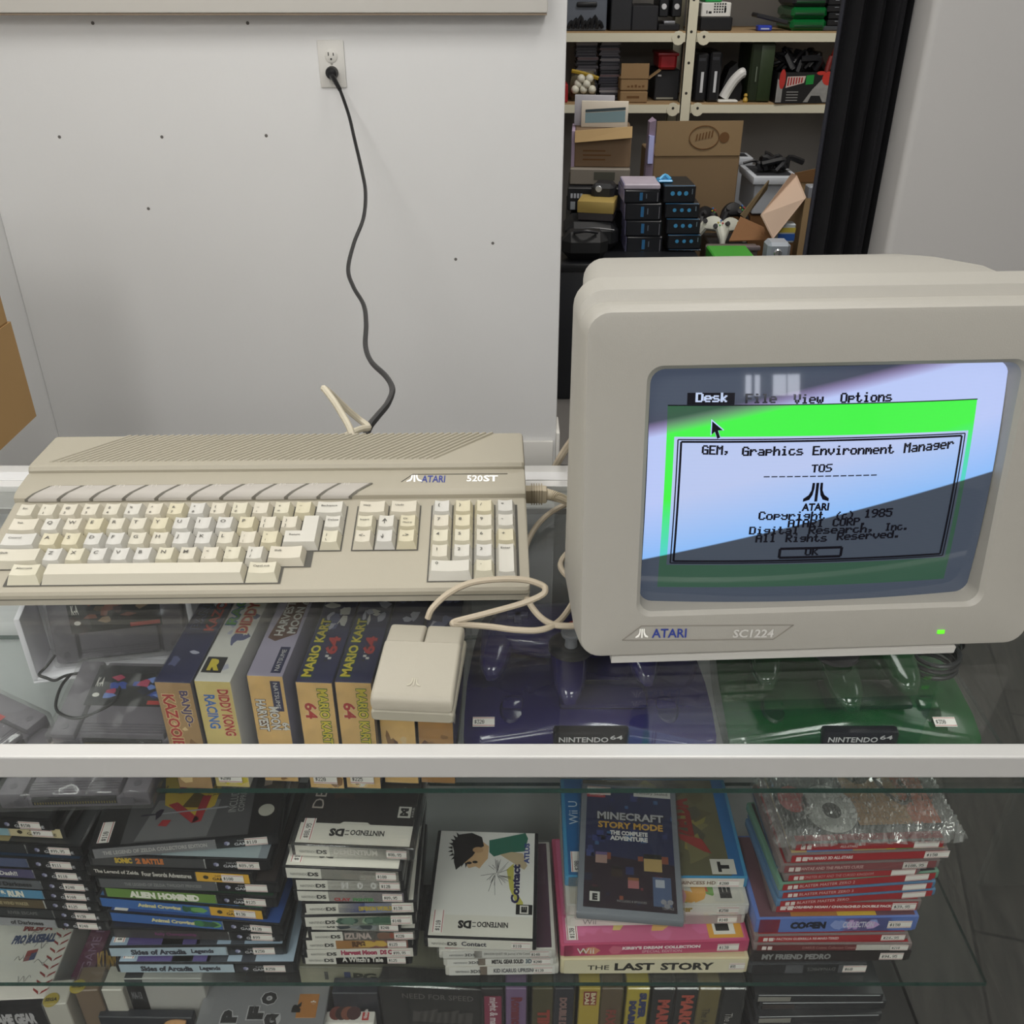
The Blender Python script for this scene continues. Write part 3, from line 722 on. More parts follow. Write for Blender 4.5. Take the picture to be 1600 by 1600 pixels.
def row(s, x0, x1, yc, hp, mat, y1=None):
    """one line of screen text; yc is the pixel height of the middle at x0"""
    stext(m, s, x0, x1, yc + hp / 2, yc - hp / 2, mat, yb2=(y1 + hp / 2) if y1 else None)
row('Desk', 1086, 1135, 620.5, 14, INKW, 619.5); row('File', 1162, 1209, 621, 14, INK, 620); row('View', 1236, 1281, 621, 14, INK, 620); row('Options', 1308, 1388, 619, 15, INK, 617)
row('GEM,', 1094, 1136, 700, 14, INK, 700); row('Graphics', 1155, 1248, 701, 14, INK, 699); row('Environment', 1263, 1389, 699, 14, INK, 697); row('Manager', 1405, 1484, 696, 15, INK, 690)
row('TOS', 1261, 1292, 726.5, 12, INK, 725)
for i in range(15): x = 1188 + 11.8 * i; row('-', x, x + 8, 739.5 - i * .2, 10, INK)
row('Copyright', 1180, 1281, 800, 13, INK, 799); row('(c)', 1298, 1326, 800, 13, INK, 798); row('1985', 1343, 1386, 796.5, 13, INK, 795)
row('ATARI', 1225, 1279, 811.5, 12, INK, 811); row('CORP.', 1294, 1346, 810, 12, INK, 808)
row('Digital', 1166, 1241, 823.5, 12, INK, 822); row('Research,', 1257, 1358, 822, 12, INK, 820); row('Inc.', 1376, 1413, 818, 12, INK, 817)
row('All', 1176, 1206, 836, 12, INK, 835); row('Rights', 1222, 1285, 835, 12, INK, 834); row('Reserved.', 1301, 1400, 832, 12, INK, 829)
row('OK', 1252, 1272, 856.5, 11, INK, 856)
stext(m, 'ATARI', 1246, 1288, 792, 780, INK, px=False, bold=.045)
ac = puv(1268, 777); at_ = puv(1268, 748)
for q in FUJI:
    hb = at_[1] - ac[1]; asp = (SV1 - SV0) / (SU1 - SU0)
    m.poly([spos(ac[0] + a * hb * asp * 1.05, ac[1] + b * hb, .0007) for a, b in q], INK)
for (e, wv) in ((.010, .006), (.019, .010)):
    for p, q in (((DU0 + e, DV0 + e), (DU1 - e, DV0 + e)), ((DU0 + e, DV1 - e), (DU1 - e, DV1 - e))): sline(m, p, q, wv * .8, INK)
    for p, q in (((DU0 + e, DV0 + e), (DU0 + e, DV1 - e)), ((DU1 - e, DV0 + e), (DU1 - e, DV1 - e))): sline(m, p, q, wv * .6, INK)
k0, k1 = puv(1213, 866), puv(1310, 849)
for p, q in (((k0[0], k0[1]), (k1[0], k0[1])), ((k0[0], k1[1]), (k1[0], k1[1]))): sline(m, p, q, .011, INK)
for p, q in (((k0[0], k0[1]), (k0[0], k1[1])), ((k1[0], k0[1]), (k1[0], k1[1]))): sline(m, p, q, .008, INK)
sline(m, (GU0, GV1), (GU1, GV1), .004, INK)
ap, aq = puv(1111, 656), puv(1111, 684); hh = ap[1] - aq[1]
cur = [(0, 0), (0, -.72), (.16, -.56), (.30, -.95), (.44, -.88), (.31, -.50), (.55, -.48)]
for g, mat, of in ((1.25, M('#a9b8e0', .3, emit='#98a8d8', es=.6), .0005), (1, INK, .0008)):
    m.poly([spos(ap[0] + (a - .2) * hh * g * .75 + .2 * hh * .75, ap[1] + (b + .45) * hh * g - .45 * hh, of) for a, b in cur][::-1], mat)
txt = mbuild(m, 'screen_lettering', scr, smooth=0); 
txt.matrix_parent_inverse = Matrix.Identity(4)
# badge and lamp
def mface(px, py, n=.0004):
    r = ray(px, py); P = E0 + r * ((MO - E0).dot(MN) / r.dot(MN)) - MO; return mp(P.dot(MU), P.dot(MV), n)
m = MB(); q = [mface(*t) for t in ((972, 1000), (1002, 977.5), (1240, 976), (1208, 998.5))]
for a, b in zip(q, q[1:] + q[:1]): m.tube([a, b], .0004, M('#7f7b73', .6), 4, 1)
def mtext(s, x0, x1, yb, yt, mat, **k):
    o, e, u = mface(x0, yb, .0007), mface(x1, yb - .5, .0007), mface(x0, yt, .0007); r_ = e - o; up = MV * ((u - o).dot(MV))
    m.text(s, o, r_.normalized(), MV, r_.length, up.length, mat, **k)
mtext('ATARI', 1018, 1072, 996, 982, BLUE, bold=.018)
mtext('SC1224', 1144, 1208, 996, 983, M('#d3d0ca', .25, .3), bold=.03, shear=.1)
emblem(m, mface(1002.5, 996, .0007), MU, MV, (mface(1002, 982) - mface(1002, 996)).length, M('#f3f1ea', .3))
mbuild(m, 'badge')
lp = mface(1470, 987, 0)
m = MB(); m.add([lp + MU * a + MV * b + MN * c for c, k in ((0, 1), (.0012, .8)) for a, b in ((-.003 * k, -.0016 * k), (.003 * k, -.0016 * k), (.003 * k, .0016 * k), (-.003 * k, .0016 * k))], [(4, 5, 6, 7), (0, 1, 5, 4), (1, 2, 6, 5), (2, 3, 7, 6), (3, 0, 4, 7)], M('#58d32a', .3, emit='#66e02c', es=.7)); mbuild(m, 'power_lamp')

# ================================================================ mouse and leads
CB = M('#ab9f8b', .5)
ml, mr = onz(580, 1124, .002), onz(709, 1130, .002); my = math.atan2(mr.y - ml.y, mr.x - ml.x); mw = (mr - ml).length
mo = thing('mouse', 'boxy two-button beige mouse resting on the glass in front of the computer', 'mouse', (ml.x, ml.y, 0), my)
MS = M('#9a9587', .5, bump=.12, bscale=900); ML = mw * 1.46
def mring(y, z0, z1, r, g=0): return [(x, y, z) for x, z in rrect(g, mw - g, z0, z1, r, 4)]
tap = mw * .03
m = MB()
m.loft([[(mw * .5 + (x - mw * .5) * (1 - k2), y, z) for x, z in rrect(0, mw, z0, z1, r, 4)] for (y, z0, z1, r, k2) in ((0, .002, .0095, .003, .03), (.0015, .0005, .0105, .003, 0), (ML - .002, .0005, .0105, .003, .0), (ML, .002, .0095, .003, .03))], M('#959182', .5))
m.build('lower_body', mo)
yb_ = ML * .66; zf, zt = .0215, .0285
m = MB()
m.loft([[(mw * .5 + (x - mw * .5) * (1 - k2), y, z) for x, z in rrect(0, mw, z0, z1, r, 4)] for (y, z0, z1, r, k2) in ((0.0005, .0112, .018, .003, .03), (.002, .0112, .0210, .003, .004), (.006, .0112, .0235, .003, .004), (yb_, .0112, zt, .003, .02))], MS)
emblem(m, (mw * .5, .0115, .0246), X_, Vector((0, .995, .08)), .0075, M('#a9a493', .5)); m.build('upper_body', mo)
for a, b in ((.02, .492), (.508, .98)):
    m = MB(); m.loft([[(x, y, z) for x, z in rrect(mw * a, mw * b, z0, z1, r, 4)] for (y, z0, z1, r) in ((yb_ + .0006, .0112, zt - .0003, .003), (ML * .93, .0112, zt - .0025, .003), (ML * .97, .0112, zt - .005, .003), (ML * .99, .0112, zt - .009, .003), (ML, .012, zt - .013, .001))], MS); m.build('button', mo)
def lead(name, pts, r, parent=None, mat=CB): m_ = MB(); m_.tube(pts, r, mat, 8, 8); return m_
Mi = Matrix.Translation(Vector(mo.location)) @ Matrix.Rotation(my, 4, 'Z'); Mi = Mi.inverted()
mc = [(668, 967, .012), (676, 950, .02), (700, 928, .028), (735, 911, .034), (780, 905, .038), (820, 906, .037), (846, 914, .033), (852, 921, .031), (846, 930, .027), (815, 943, .020), (765, 957, .014), (722, 968, .012), (709, 972, .0115), (709, 976, .0105), (725, 976, .008), (765, 979, .005), (805, 984, .0035), (845, 984, .003), (872, 972, .003), (890, 950, .003), (899, 930, .003), (906, 905, .003), (912, 880, .003)]
m = lead('', [Mi @ onz(*q) for q in mc], .0026); m.build('lead', mo)
vl = thing('video_lead', 'thick beige lead plugged into the right side of the computer', 'cable', onz(830, 785, .0))
vo = Vector(vl.location); PLG = M('#b3a78f', .5)
pA, pB = onz(817, 772, .021), onz(855, 773, .021)
m = MB(); m.rbox((pA.x, pA.y - .007, .0135), (pB.x, pB.y + .007, .0285), .0025, PLG, X=Matrix.Translation(-vo))
for k in range(5): xx = pA.x + .008 + k * .0024; m.box((xx, pA.y - .0074, .0131), (xx + .0011, pA.y + .0074, .0289), M('#9b907a', .6), X=Matrix.Translation(-vo))
m.build('plug', vl)
sr = [onz(*q) - vo for q in ((855, 772, .021), (866, 775, .020), (878, 779, .017), (889, 785, .012))]
m = MB(); 
for k, p in enumerate(catmull(sr, 4)): m.lathe([(.0035, -.0012), (.0055 - k * .0001, -.0011), (.0055 - k * .0001, .0011), (.0035, .0012)], PLG, 12, Matrix.Translation(p) @ Matrix.Rotation(R(90), 4, 'Y') @ Matrix.Rotation(R(k * 9), 4, 'X'))
m.tube(sr, .0034, PLG, 8, 4); m.build('strain_relief', vl)
m = lead('', [onz(*q) - vo for q in ((886, 783, .014), (897, 790, .009), (905, 800, .004), (915, 812, .003))], .003); m.build('cable', vl)
jl = thing('joystick_lead', 'thin beige lead curving between the computer and the monitor', 'cable', onz(850, 850, 0)); jo = Vector(jl.location)
m = lead('', [onz(*q) - jo for q in ((905, 783, .003), (888, 787, .003), (862, 800, .003), (840, 820, .003), (824, 848, .003), (816, 880, .003), (818, 915, .003), (826, 940, .003), (842, 962, .003), (862, 975, .003), (885, 978, .003), (905, 977, .003))], .0027); m.build('cable', jl)
ll = thing('looped_lead', 'short beige loop of lead showing beside the monitor edge', 'cable', onz(890, 880, 0)); lo_ = Vector(ll.location)
m = lead('', [onz(*q) - lo_ for q in ((912, 850, .003), (895, 857, .003), (880, 872, .003), (876, 885, .003), (884, 898, .003), (898, 907, .003), (915, 912, .003))], .0027); m.build('cable', ll)
rl = thing('rear_lead', 'beige lead standing in a stiff loop behind the computer', 'cable', (onz(548, 678, .04).x, KD + kL.y + .012, .03)); ro = Vector(rl.location)
yl = kL.y + KD + .02
rp = [(553, 690, yl - .01), (546, 668, yl), (535, 648, yl + .01), (522, 627, yl + .02), (509, 610, yl + .03), (506, 607, yl + .034), (512, 611, yl + .04), (524, 622, yl + .05), (545, 642, yl + .06), (562, 656, yl + .065), (573, 664, yl + .06), (575, 669, yl + .05), (565, 670, yl + .04), (552, 675, yl + .03), (538, 682, yl + .02)]
m = lead('', [ony(*q) - ro for q in rp], .0036, mat=M('#bcb4a0', .5)); m.build('cable', rl)
wl = thing('monitor_lead', 'beige lead rising behind the counter beside the monitor', 'cable', (onz(880, 705, 0).x, CYB + .01, 0)); wo = Vector(wl.location)
m = lead('', [ony(*q) - wo for q in ((862, 740, CYB + .02), (875, 716, CYB + .012), (885, 700, CYB + .01), (896, 684, CYB + .0), (910, 660, CYB - .02), (925, 650, CYB - .05))], .0042, mat=CB); m.build('cable', wl)

# ================================================================ upper shelf
CLEAR = pane_mat('clear_protector', (.97, .97, .97), .05, .08, .015)
WRAP = pane_mat('cling_wrap', (.93, .93, .93), .06, .12, .03, .8, 45)
STK, STKR, STKT = M('#e6e2dc', .6), M('#a8434a', .6), M('#3c3a3a', .6)
def sticker(parent, s, o, r, u, w=.021, h=.0105, name='price_sticker'):
    """white price sticker with two red lines; o is its lower left corner"""
    o, r, u = Vector(o), Vector(r).normalized(), Vector(u).normalized(); n = r.cross(u)
    m = MB(); q = lambda a, b, k: o + r * a + u * b + n * k
    m.add([q(a, b, k) for k in (0, .0002) for a, b in ((0, 0), (w, 0), (w, h), (0, h))], [(4, 5, 6, 7), (0, 1, 5, 4), (1, 2, 6, 5), (2, 3, 7, 6), (3, 0, 4, 7)], STK)
    for b in (.09, .86): m.quad(q(0, h * b, .0003), q(w, h * b, .0003), q(w, h * (b + .06), .0003), q(0, h * (b + .06), .0003), STKR)
    if s: m.text(s, q(w * .08, h * .28, .0003), r, u, w * .11 * len(s), h * .42, STKT, px=True)
    return m.build(name, parent, smooth=0)
def ltext(mb, s, o, r, u, w, h, col, edge=None, bold=.03, shear=0):
    """lettering with an optional darker or lighter rim"""
    n = Vector(r).cross(Vector(u)).normalized() * .00012
    if edge: mb.text(s, Vector(o) - Vector(r) * w * .012 - Vector(u) * h * .06, r, u, w * 1.024, h * 1.12, edge, bold=bold + .06, shear=shear); o = Vector(o) + n
    mb.text(s, o, r, u, w, h, col, bold=bold, shear=shear)
NB = 'boxed cartridge games standing in a row on the upper shelf'
NBW, NBH, NBD = .0315, .128, .185
ORG, ORD, ORL = M('#e2b873', .5, var=.25, vscale=60), M('#8a6234', .5), M('#e2c48e', .5)
NAVY, NAVL, NAVW = M('#23264e', .45, var=.35, vscale=60), M('#5a5f86', .45), M('#b9bacb', .45)
RED, YEL, GRN, BRN, LAV, BLUW = M('#b5302c', .45), M('#d8c437', .45), M('#4c9a3e', .45), M('#5f3a26', .5), M('#a9a2b6', .5, var=.12, vscale=40), M('#3d74b8', .45)
INKB, PAPER = M('#17171c', .4), M('#dcdad2', .5)
def cart_box(px0, px1, pyb, top, front, body, kind, label, price=None, yaw=-3):
    P = onz((px0 + px1) / 2, pyb, S1 + .0005)
    t = thing('boxed_cartridge_game', label, 'game box', P, R(yaw), NB)
    hw = NBW / 2; m = MB(); m.rbox((-hw, .001, 0.0005), (hw, NBD, NBH), .0006, body, 1)
    e = .0003
    m.quad((-hw, .001 - e, .001), (hw, .001 - e, .001), (hw, .001 - e, NBH), (-hw, .001 - e, NBH), front)
    m.quad((-hw, .001, NBH + e), (hw, .001, NBH + e), (hw, NBD, NBH + e), (-hw, NBD, NBH + e), top)
    m.build('carton', t)
    a = MB(); zt = NBH + .0005; yf = .0004; rd = random.Random(kind)
    D, Rr, Uu = Vector((0, 0, -1)), Vector((0, 0, -1)), Vector((1, 0, 0))   # front face text runs downwards
    fr = lambda s, x, z, w, h, c, ed=None, sh=0: ltext(a, s, (x, yf, .126 - (.126 - z) * .8), (0, 0, -1), (1, 0, 0), w * .72, h, c, ed, shear=sh)
    tp = lambda s, x, y, w, h, c, ed=None: ltext(a, s, (x, y, zt), (0, 1, 0), (-1, 0, 0), w, h, c, ed)
    def blobs(cols, k, top=True, y0=.01, y1=.17):
        for _ in range(k):
            c = rd.choice(cols); r1, r2 = rd.uniform(.002, .008), rd.uniform(.002, .011)
            x = rd.uniform(-hw + .006, hw - .006); y = rd.uniform(y0, y1); an = rd.uniform(0, 3)
            n = rd.randint(5, 9); off = .00005 * _ / k
            if top: a.poly([(max(-hw, min(hw, x + r1 * rd.uniform(.5, 1.2) * math.cos(an + 6.283 * i / n))), y + r2 * rd.uniform(.5, 1.2) * math.sin(an + 6.283 * i / n), NBH + .00035 + off) for i in range(n)], c)
            else: a.poly([(max(-hw, min(hw, x + r1 * rd.uniform(.5, 1.2) * math.cos(an + 6.283 * i / n))), .00065 - off, min(NBH - .002, max(.002, y + r2 * rd.uniform(.5, 1.2) * math.sin(an + 6.283 * i / n)))) for i in range(n)], c)
    if kind == 1:
        blobs([NAVL, INKB, NAVW], 9); blobs([ORD, ORL], 9, False, .01, .09)
        tp('KAZOOIE', .012, .075, .075, .010, RED, INKB); tp('BANJO-', -.001, .078, .062, .010, M('#2b2b40', .5), NAVL)
        fr('BANJO-', .002, .118, .058, .010, M('#4b3d6a', .5), ORL); fr('KAZOOIE', -.012, .112, .085, .011, RED, ORL)
    if kind == 2:
        blobs([NAVW, PAPER, NAVL, PAPER], 26, True, .01, .1); a.quad((-.014, .012, zt), (.004, .012, zt), (.004, .034, zt), (-.014, .034, zt), INKB)
        a.text('R', (-.010, .015, zt + .0001), (1, 0, 0), (0, 1, 0), .011, .016, YEL, bold=.08)
        tp('DIDDY KONG', .010, .07, .10, .011, RED, ORL); tp('RACING', -.004, .082, .085, .010, GRN, M('#2c5f9e', .5))
        blobs([YEL, ORL, ORD], 16, False, .005, .05)
        fr('DIDDY KONG', .003, .118, .075, .010, RED, ORL); fr('RACING', -.010, .110, .055, .010, BLUW, ORL)
    if kind == 3:
        a.poly([(-.012, .055, zt - .0001), (-.004, .05, zt - .0001), (.013, .062, zt - .0001), (.012, .115, zt - .0001), (-.006, .118, zt - .0001)], BRN)
        tp('HARVEST', .001, .058, .055, .0085, PAPER, BRN); tp('MOON', .012, .062, .042, .0085, PAPER, BRN); tp('64', .0135, .108, .012, .007, PAPER, BRN)
        a.quad((.004, .005, zt), (.013, .005, zt), (.013, .042, zt), (.004, .042, zt), NAVY); a.text('NATSUME', (.0105, .008, zt + .0001), (0, 1, 0), (-1, 0, 0), .03, .004, PAPER)
        a.quad((.004, yf, .123), (.013, yf, .123), (.013, yf, .088), (.004, yf, .088), NAVY); a.text('NATSUME', (.0065, yf - .0001, .121), (0, 0, -1), (1, 0, 0), .03, .004, PAPER)
        blobs([ORD, ORL, M('#c77a46', .5)], 8, False, .004, .026)
        fr('HARVEST', -.012, .095, .052, .009, PAPER, BRN); fr('MOON', -.001, .085, .038, .009, PAPER, BRN); fr('64', .009, .062, .013, .007, PAPER, BRN)
    if kind in (4, 5):
        blobs([NAVW, NAVL, NAVW, PAPER], 10, True, .08, .13)
        for i in range(8): a.quad((.002 + .003 * (i % 2), .03 + .003 * i, zt - .0001), (.005 + .003 * (i % 2), .03 + .003 * i, zt - .0001), (.005 + .003 * (i % 2), .033 + .003 * i, zt - .0001), (.002 + .003 * (i % 2), .033 + .003 * i, zt - .0001), PAPER if i % 3 else INKB)
        tp('MARIO KART', -.004, .008, .085, .009, YEL, M('#2f5f2a', .5)); tp('64', .011, .04, .026, .011, RED, M('#57202a', .5))
        blobs([ORD, BRN, ORL, PAPER], 12, False, .005, .045)
        fr('MARIO KART', .002, .12, .09, .009, YEL, M('#2f6a2a', .5)); fr('64', -.011, .1, .026, .011, RED, ORL)
    if kind in (6, 7):
        blobs([NAVL, NAVW], 7); blobs([ORL, BRN, ORD], 14, False, .01, .06)
    a.build('cover_print', t, smooth=0)
    pr = MB(); pr.rbox((-hw - .0009, -.0006, 0), (hw + .0009, NBD + .0016, NBH + .0024), .002, CLEAR, 2); pr.build('clear_protector', t)
    if price: sticker(t, price, (-hw + .004, -.0008, .008), (1, 0, 0), (0, 0, 1), .022, .0115)
FB1 = M('#b08c5c', .5, var=.25, vscale=60)
cart_box(283, 331, 1233, NAVY, FB1, NAVY, 1, 'boxed game with red and violet lettering, end of the row nearest the grey cartridges')
cart_box(340, 389, 1231, PAPER, M('#dcc67c', .5, var=.2, vscale=50), PAPER, 2, 'boxed game with a pale top and yellow banana-coloured front, second in the row', '$200')
cart_box(416, 465, 1222, LAV, ORG, LAV, 3, 'boxed game with a pale lavender top and dark logo band, third in the row')
cart_box(487, 537, 1233, NAVY, ORG, NAVY, 4, 'boxed racing game with a navy top beside the lavender box', '$220')
cart_box(544, 594, 1233, NAVY, ORG, NAVY, 5, 'boxed racing game with a navy top, second of two alike, half behind the mouse', '$225')
cart_box(603, 653, 1225, NAVY, ORG, NAVY, 6, 'orange-fronted boxed game hidden mostly under the mouse, nearer the racing games')
cart_box(661, 709, 1225, NAVY, M('#a87b45', .5, var=.25, vscale=60), INKB, 7, 'orange-fronted boxed game at the end of the row beside the purple console')

# grey game cartridges
CG = M('#67626a', .5, bump=.1, bscale=600); CG2 = M('#58545c', .55)
def cartridge(label, loc, rot, art, price=None, wrap=True, stripe=True):
    """flat cartridge, width along x, connector edge at y = 0, label side up"""
    t = thing('game_cartridge', label, 'cartridge', loc, rot=rot, group='loose grey game cartridges on the upper shelf')
    w, d, h = .136, .088, .019
    m = MB(); m.rbox((-w / 2, 0, 0), (w / 2, d, h * .62), .0025, CG); m.rbox((-w / 2, 0, .001), (-w / 2 + .024, d, h), .003, CG); m.rbox((w / 2 - .024, 0, .001), (w / 2, d, h), .003, CG)
    m.rbox((-w / 2 + .027, .002, .001), (w / 2 - .027, d - .001, h), .003, CG)
    for sx in (-1, 1): m.box((sx * .0475 - .006, -.0004, .004), (sx * .0475 + .006, .004, .0115), CG2); m.lathe([(.0035, 0), (.0035, .0004)], CG2, 12, Matrix.Translation((sx * .056, .010, h)))
    for k in range(4): m.box((-.04, .004 + .003 * k, h), (.04, .0052 + .003 * k, h + .0006), CG2)
    m.build('shell', t)
    m = MB(); m.box((-.038, -.0006, .005), (.038, .002, .0125), M('#1c1c1e', .6))
    for k in range(31): m.box((-.0362 + .0024 * k, -.001, .006), (-.0350 + .0024 * k, 0, .0085), M('#9a8a52', .35, .8))
    m.build('connector', t)
    m = MB(); z = h + .0003
    m.box((-.047, .034, h), (.047, d - .006, h + .0003), art[0])
    rd = random.Random(art[2])
    for k in range(16):
        c = rd.choice(art[1]); x, y = rd.uniform(-.028, .026), rd.uniform(.044, .074); n = rd.randint(4, 7)
        m.poly([(x + rd.uniform(.003, .010) * math.cos(6.28 * i / n), y + rd.uniform(.002, .006) * math.sin(6.28 * i / n), z + .00002 * k) for i in range(n)], c)
    if stripe: m.quad((.014, .036, z + .0004), (.045, .036, z + .0004), (.045, .0405, z + .0004), (.014, .0405, z + .0004), RED)
    m.text('K-A', (-.043, .056, z + .0004), (1, 0, 0), (0, 1, 0), .007, .011, PAPER, bold=.02); m.disc((-.039, .046, z + .0004), X_, Y_, .0035, PAPER, 14, ry=.0025)
    m.build('label', t, smooth=0)
    if wrap: m = MB(); m.rbox((-w / 2 - .003, -.004, -.0005), (w / 2 + .003, d + .003, h + .0022), .003, WRAP, 2); m.build('plastic_bag', t)
    if price: sticker(t, price, (-w / 2 + .006, .04, h + .0026), (1, .0, 0), (0, 1, 0), .026, .016)
    return t
P = onz(120, 1262, S1 + .001)
cartridge('grey cartridge in a plastic bag jutting over the front edge of the upper shelf', (P.x, P.y, S1 + .001), (0, 0, R(2)), (INKB, [M('#3f6a58', .5), M('#8c6a34', .5), M('#2f5a7a', .5), M('#a39a5c', .5)], 5), '$475')
P = onz(190, 1147, S1 + .024 + .019)
cartridge('grey cartridge with a blue picture label lying on top beside the black twist tie', (P.x, P.y, S1 + .0255), (R(13), 0, R(-2)), (INKB, [M('#2b4aa0', .5), M('#6a86c8', .5), M('#b03a5a', .5), M('#1c2c66', .5)], 9))
P = onz(165, 1042, S1 + .02); _a, _b = onz(76, 1066, S1), onz(296, 1040, S1); P.y = (_a.y + _b.y) / 2 + .0325; P.x = (_a.x + _b.x) / 2 - .003
cartridge('grey cartridge standing in the white box frame', (P.x, P.y, S1 + .0075), (R(78), 0, math.atan2(_b.y - _a.y, _b.x - _a.x)), (INKB, [M('#7c4a3c', .5), M('#8d7458', .5), M('#4a3a3a', .5)], 12))
P = onz(30, 1185, S1 + .03)
cartridge('grey cartridge in bubbly wrap showing a red corner at the far end of the shelf', (P.x - .03, P.y, S1 + .008), (0, R(-4), R(62)), (RED, [RED, M('#7a1f22', .5)], 15))
# white box frame around the standing cartridge
fw = thing('white_box', 'open white box behind the cartridges on the upper shelf', 'box')
WB = M('#efedf2', .6); q1 = onz(76, 1066, S1 + .0006); q2 = onz(296, 1040, S1 + .0005); ang = math.atan2(q2.y - q1.y, q2.x - q1.x); fw.rotation_euler = (0, 0, ang); wd = (q2 - q1).length + .030; fw.location = q1 - (q2 - q1).normalized() * .015
def slab(name, lo, hi): m = MB(); m.rbox(lo, hi, .001, WB); m.build(name, fw)
slab('base', (0, .0, 0), (wd, .058, .003)); slab('front_edge', (0.001, 0, .003), (wd - .001, .010, .007)); slab('side_panel', (0, 0, .003), (.006, .058, .085)); slab('side_panel', (wd - .006, 0, .003), (wd, .058, .085)); slab('back_panel', (.006, .055, .003), (wd - .006, .058, .1))
tt = thing('twist_tie', 'black twisted wire tie looped over the grey cartridge', 'wire tie', onz(140, 1080, S1 + .05)); to = Vector(tt.location)
m = MB(); zz = S1 + .056
m.tube([onz(x, y, z) - to for x, y, z in ((86, 1024, zz + .01), (72, 1042, zz), (61, 1054, zz), (72, 1059, zz), (86, 1063, zz), (105, 1055, zz), (140, 1050, zz), (170, 1052, zz), (184, 1064, zz), (187, 1082, zz), (176, 1098, zz - .003), (150, 1113, zz - .006), (122, 1122, zz - .007), (100, 1118, zz - .006), (88, 1108, zz - .004), (89, 1090, zz - .002), (97, 1070, zz), (110, 1054, zz + .001))], .0015, M('#111113', .35), 6, 6)
m.build('wire', tt)

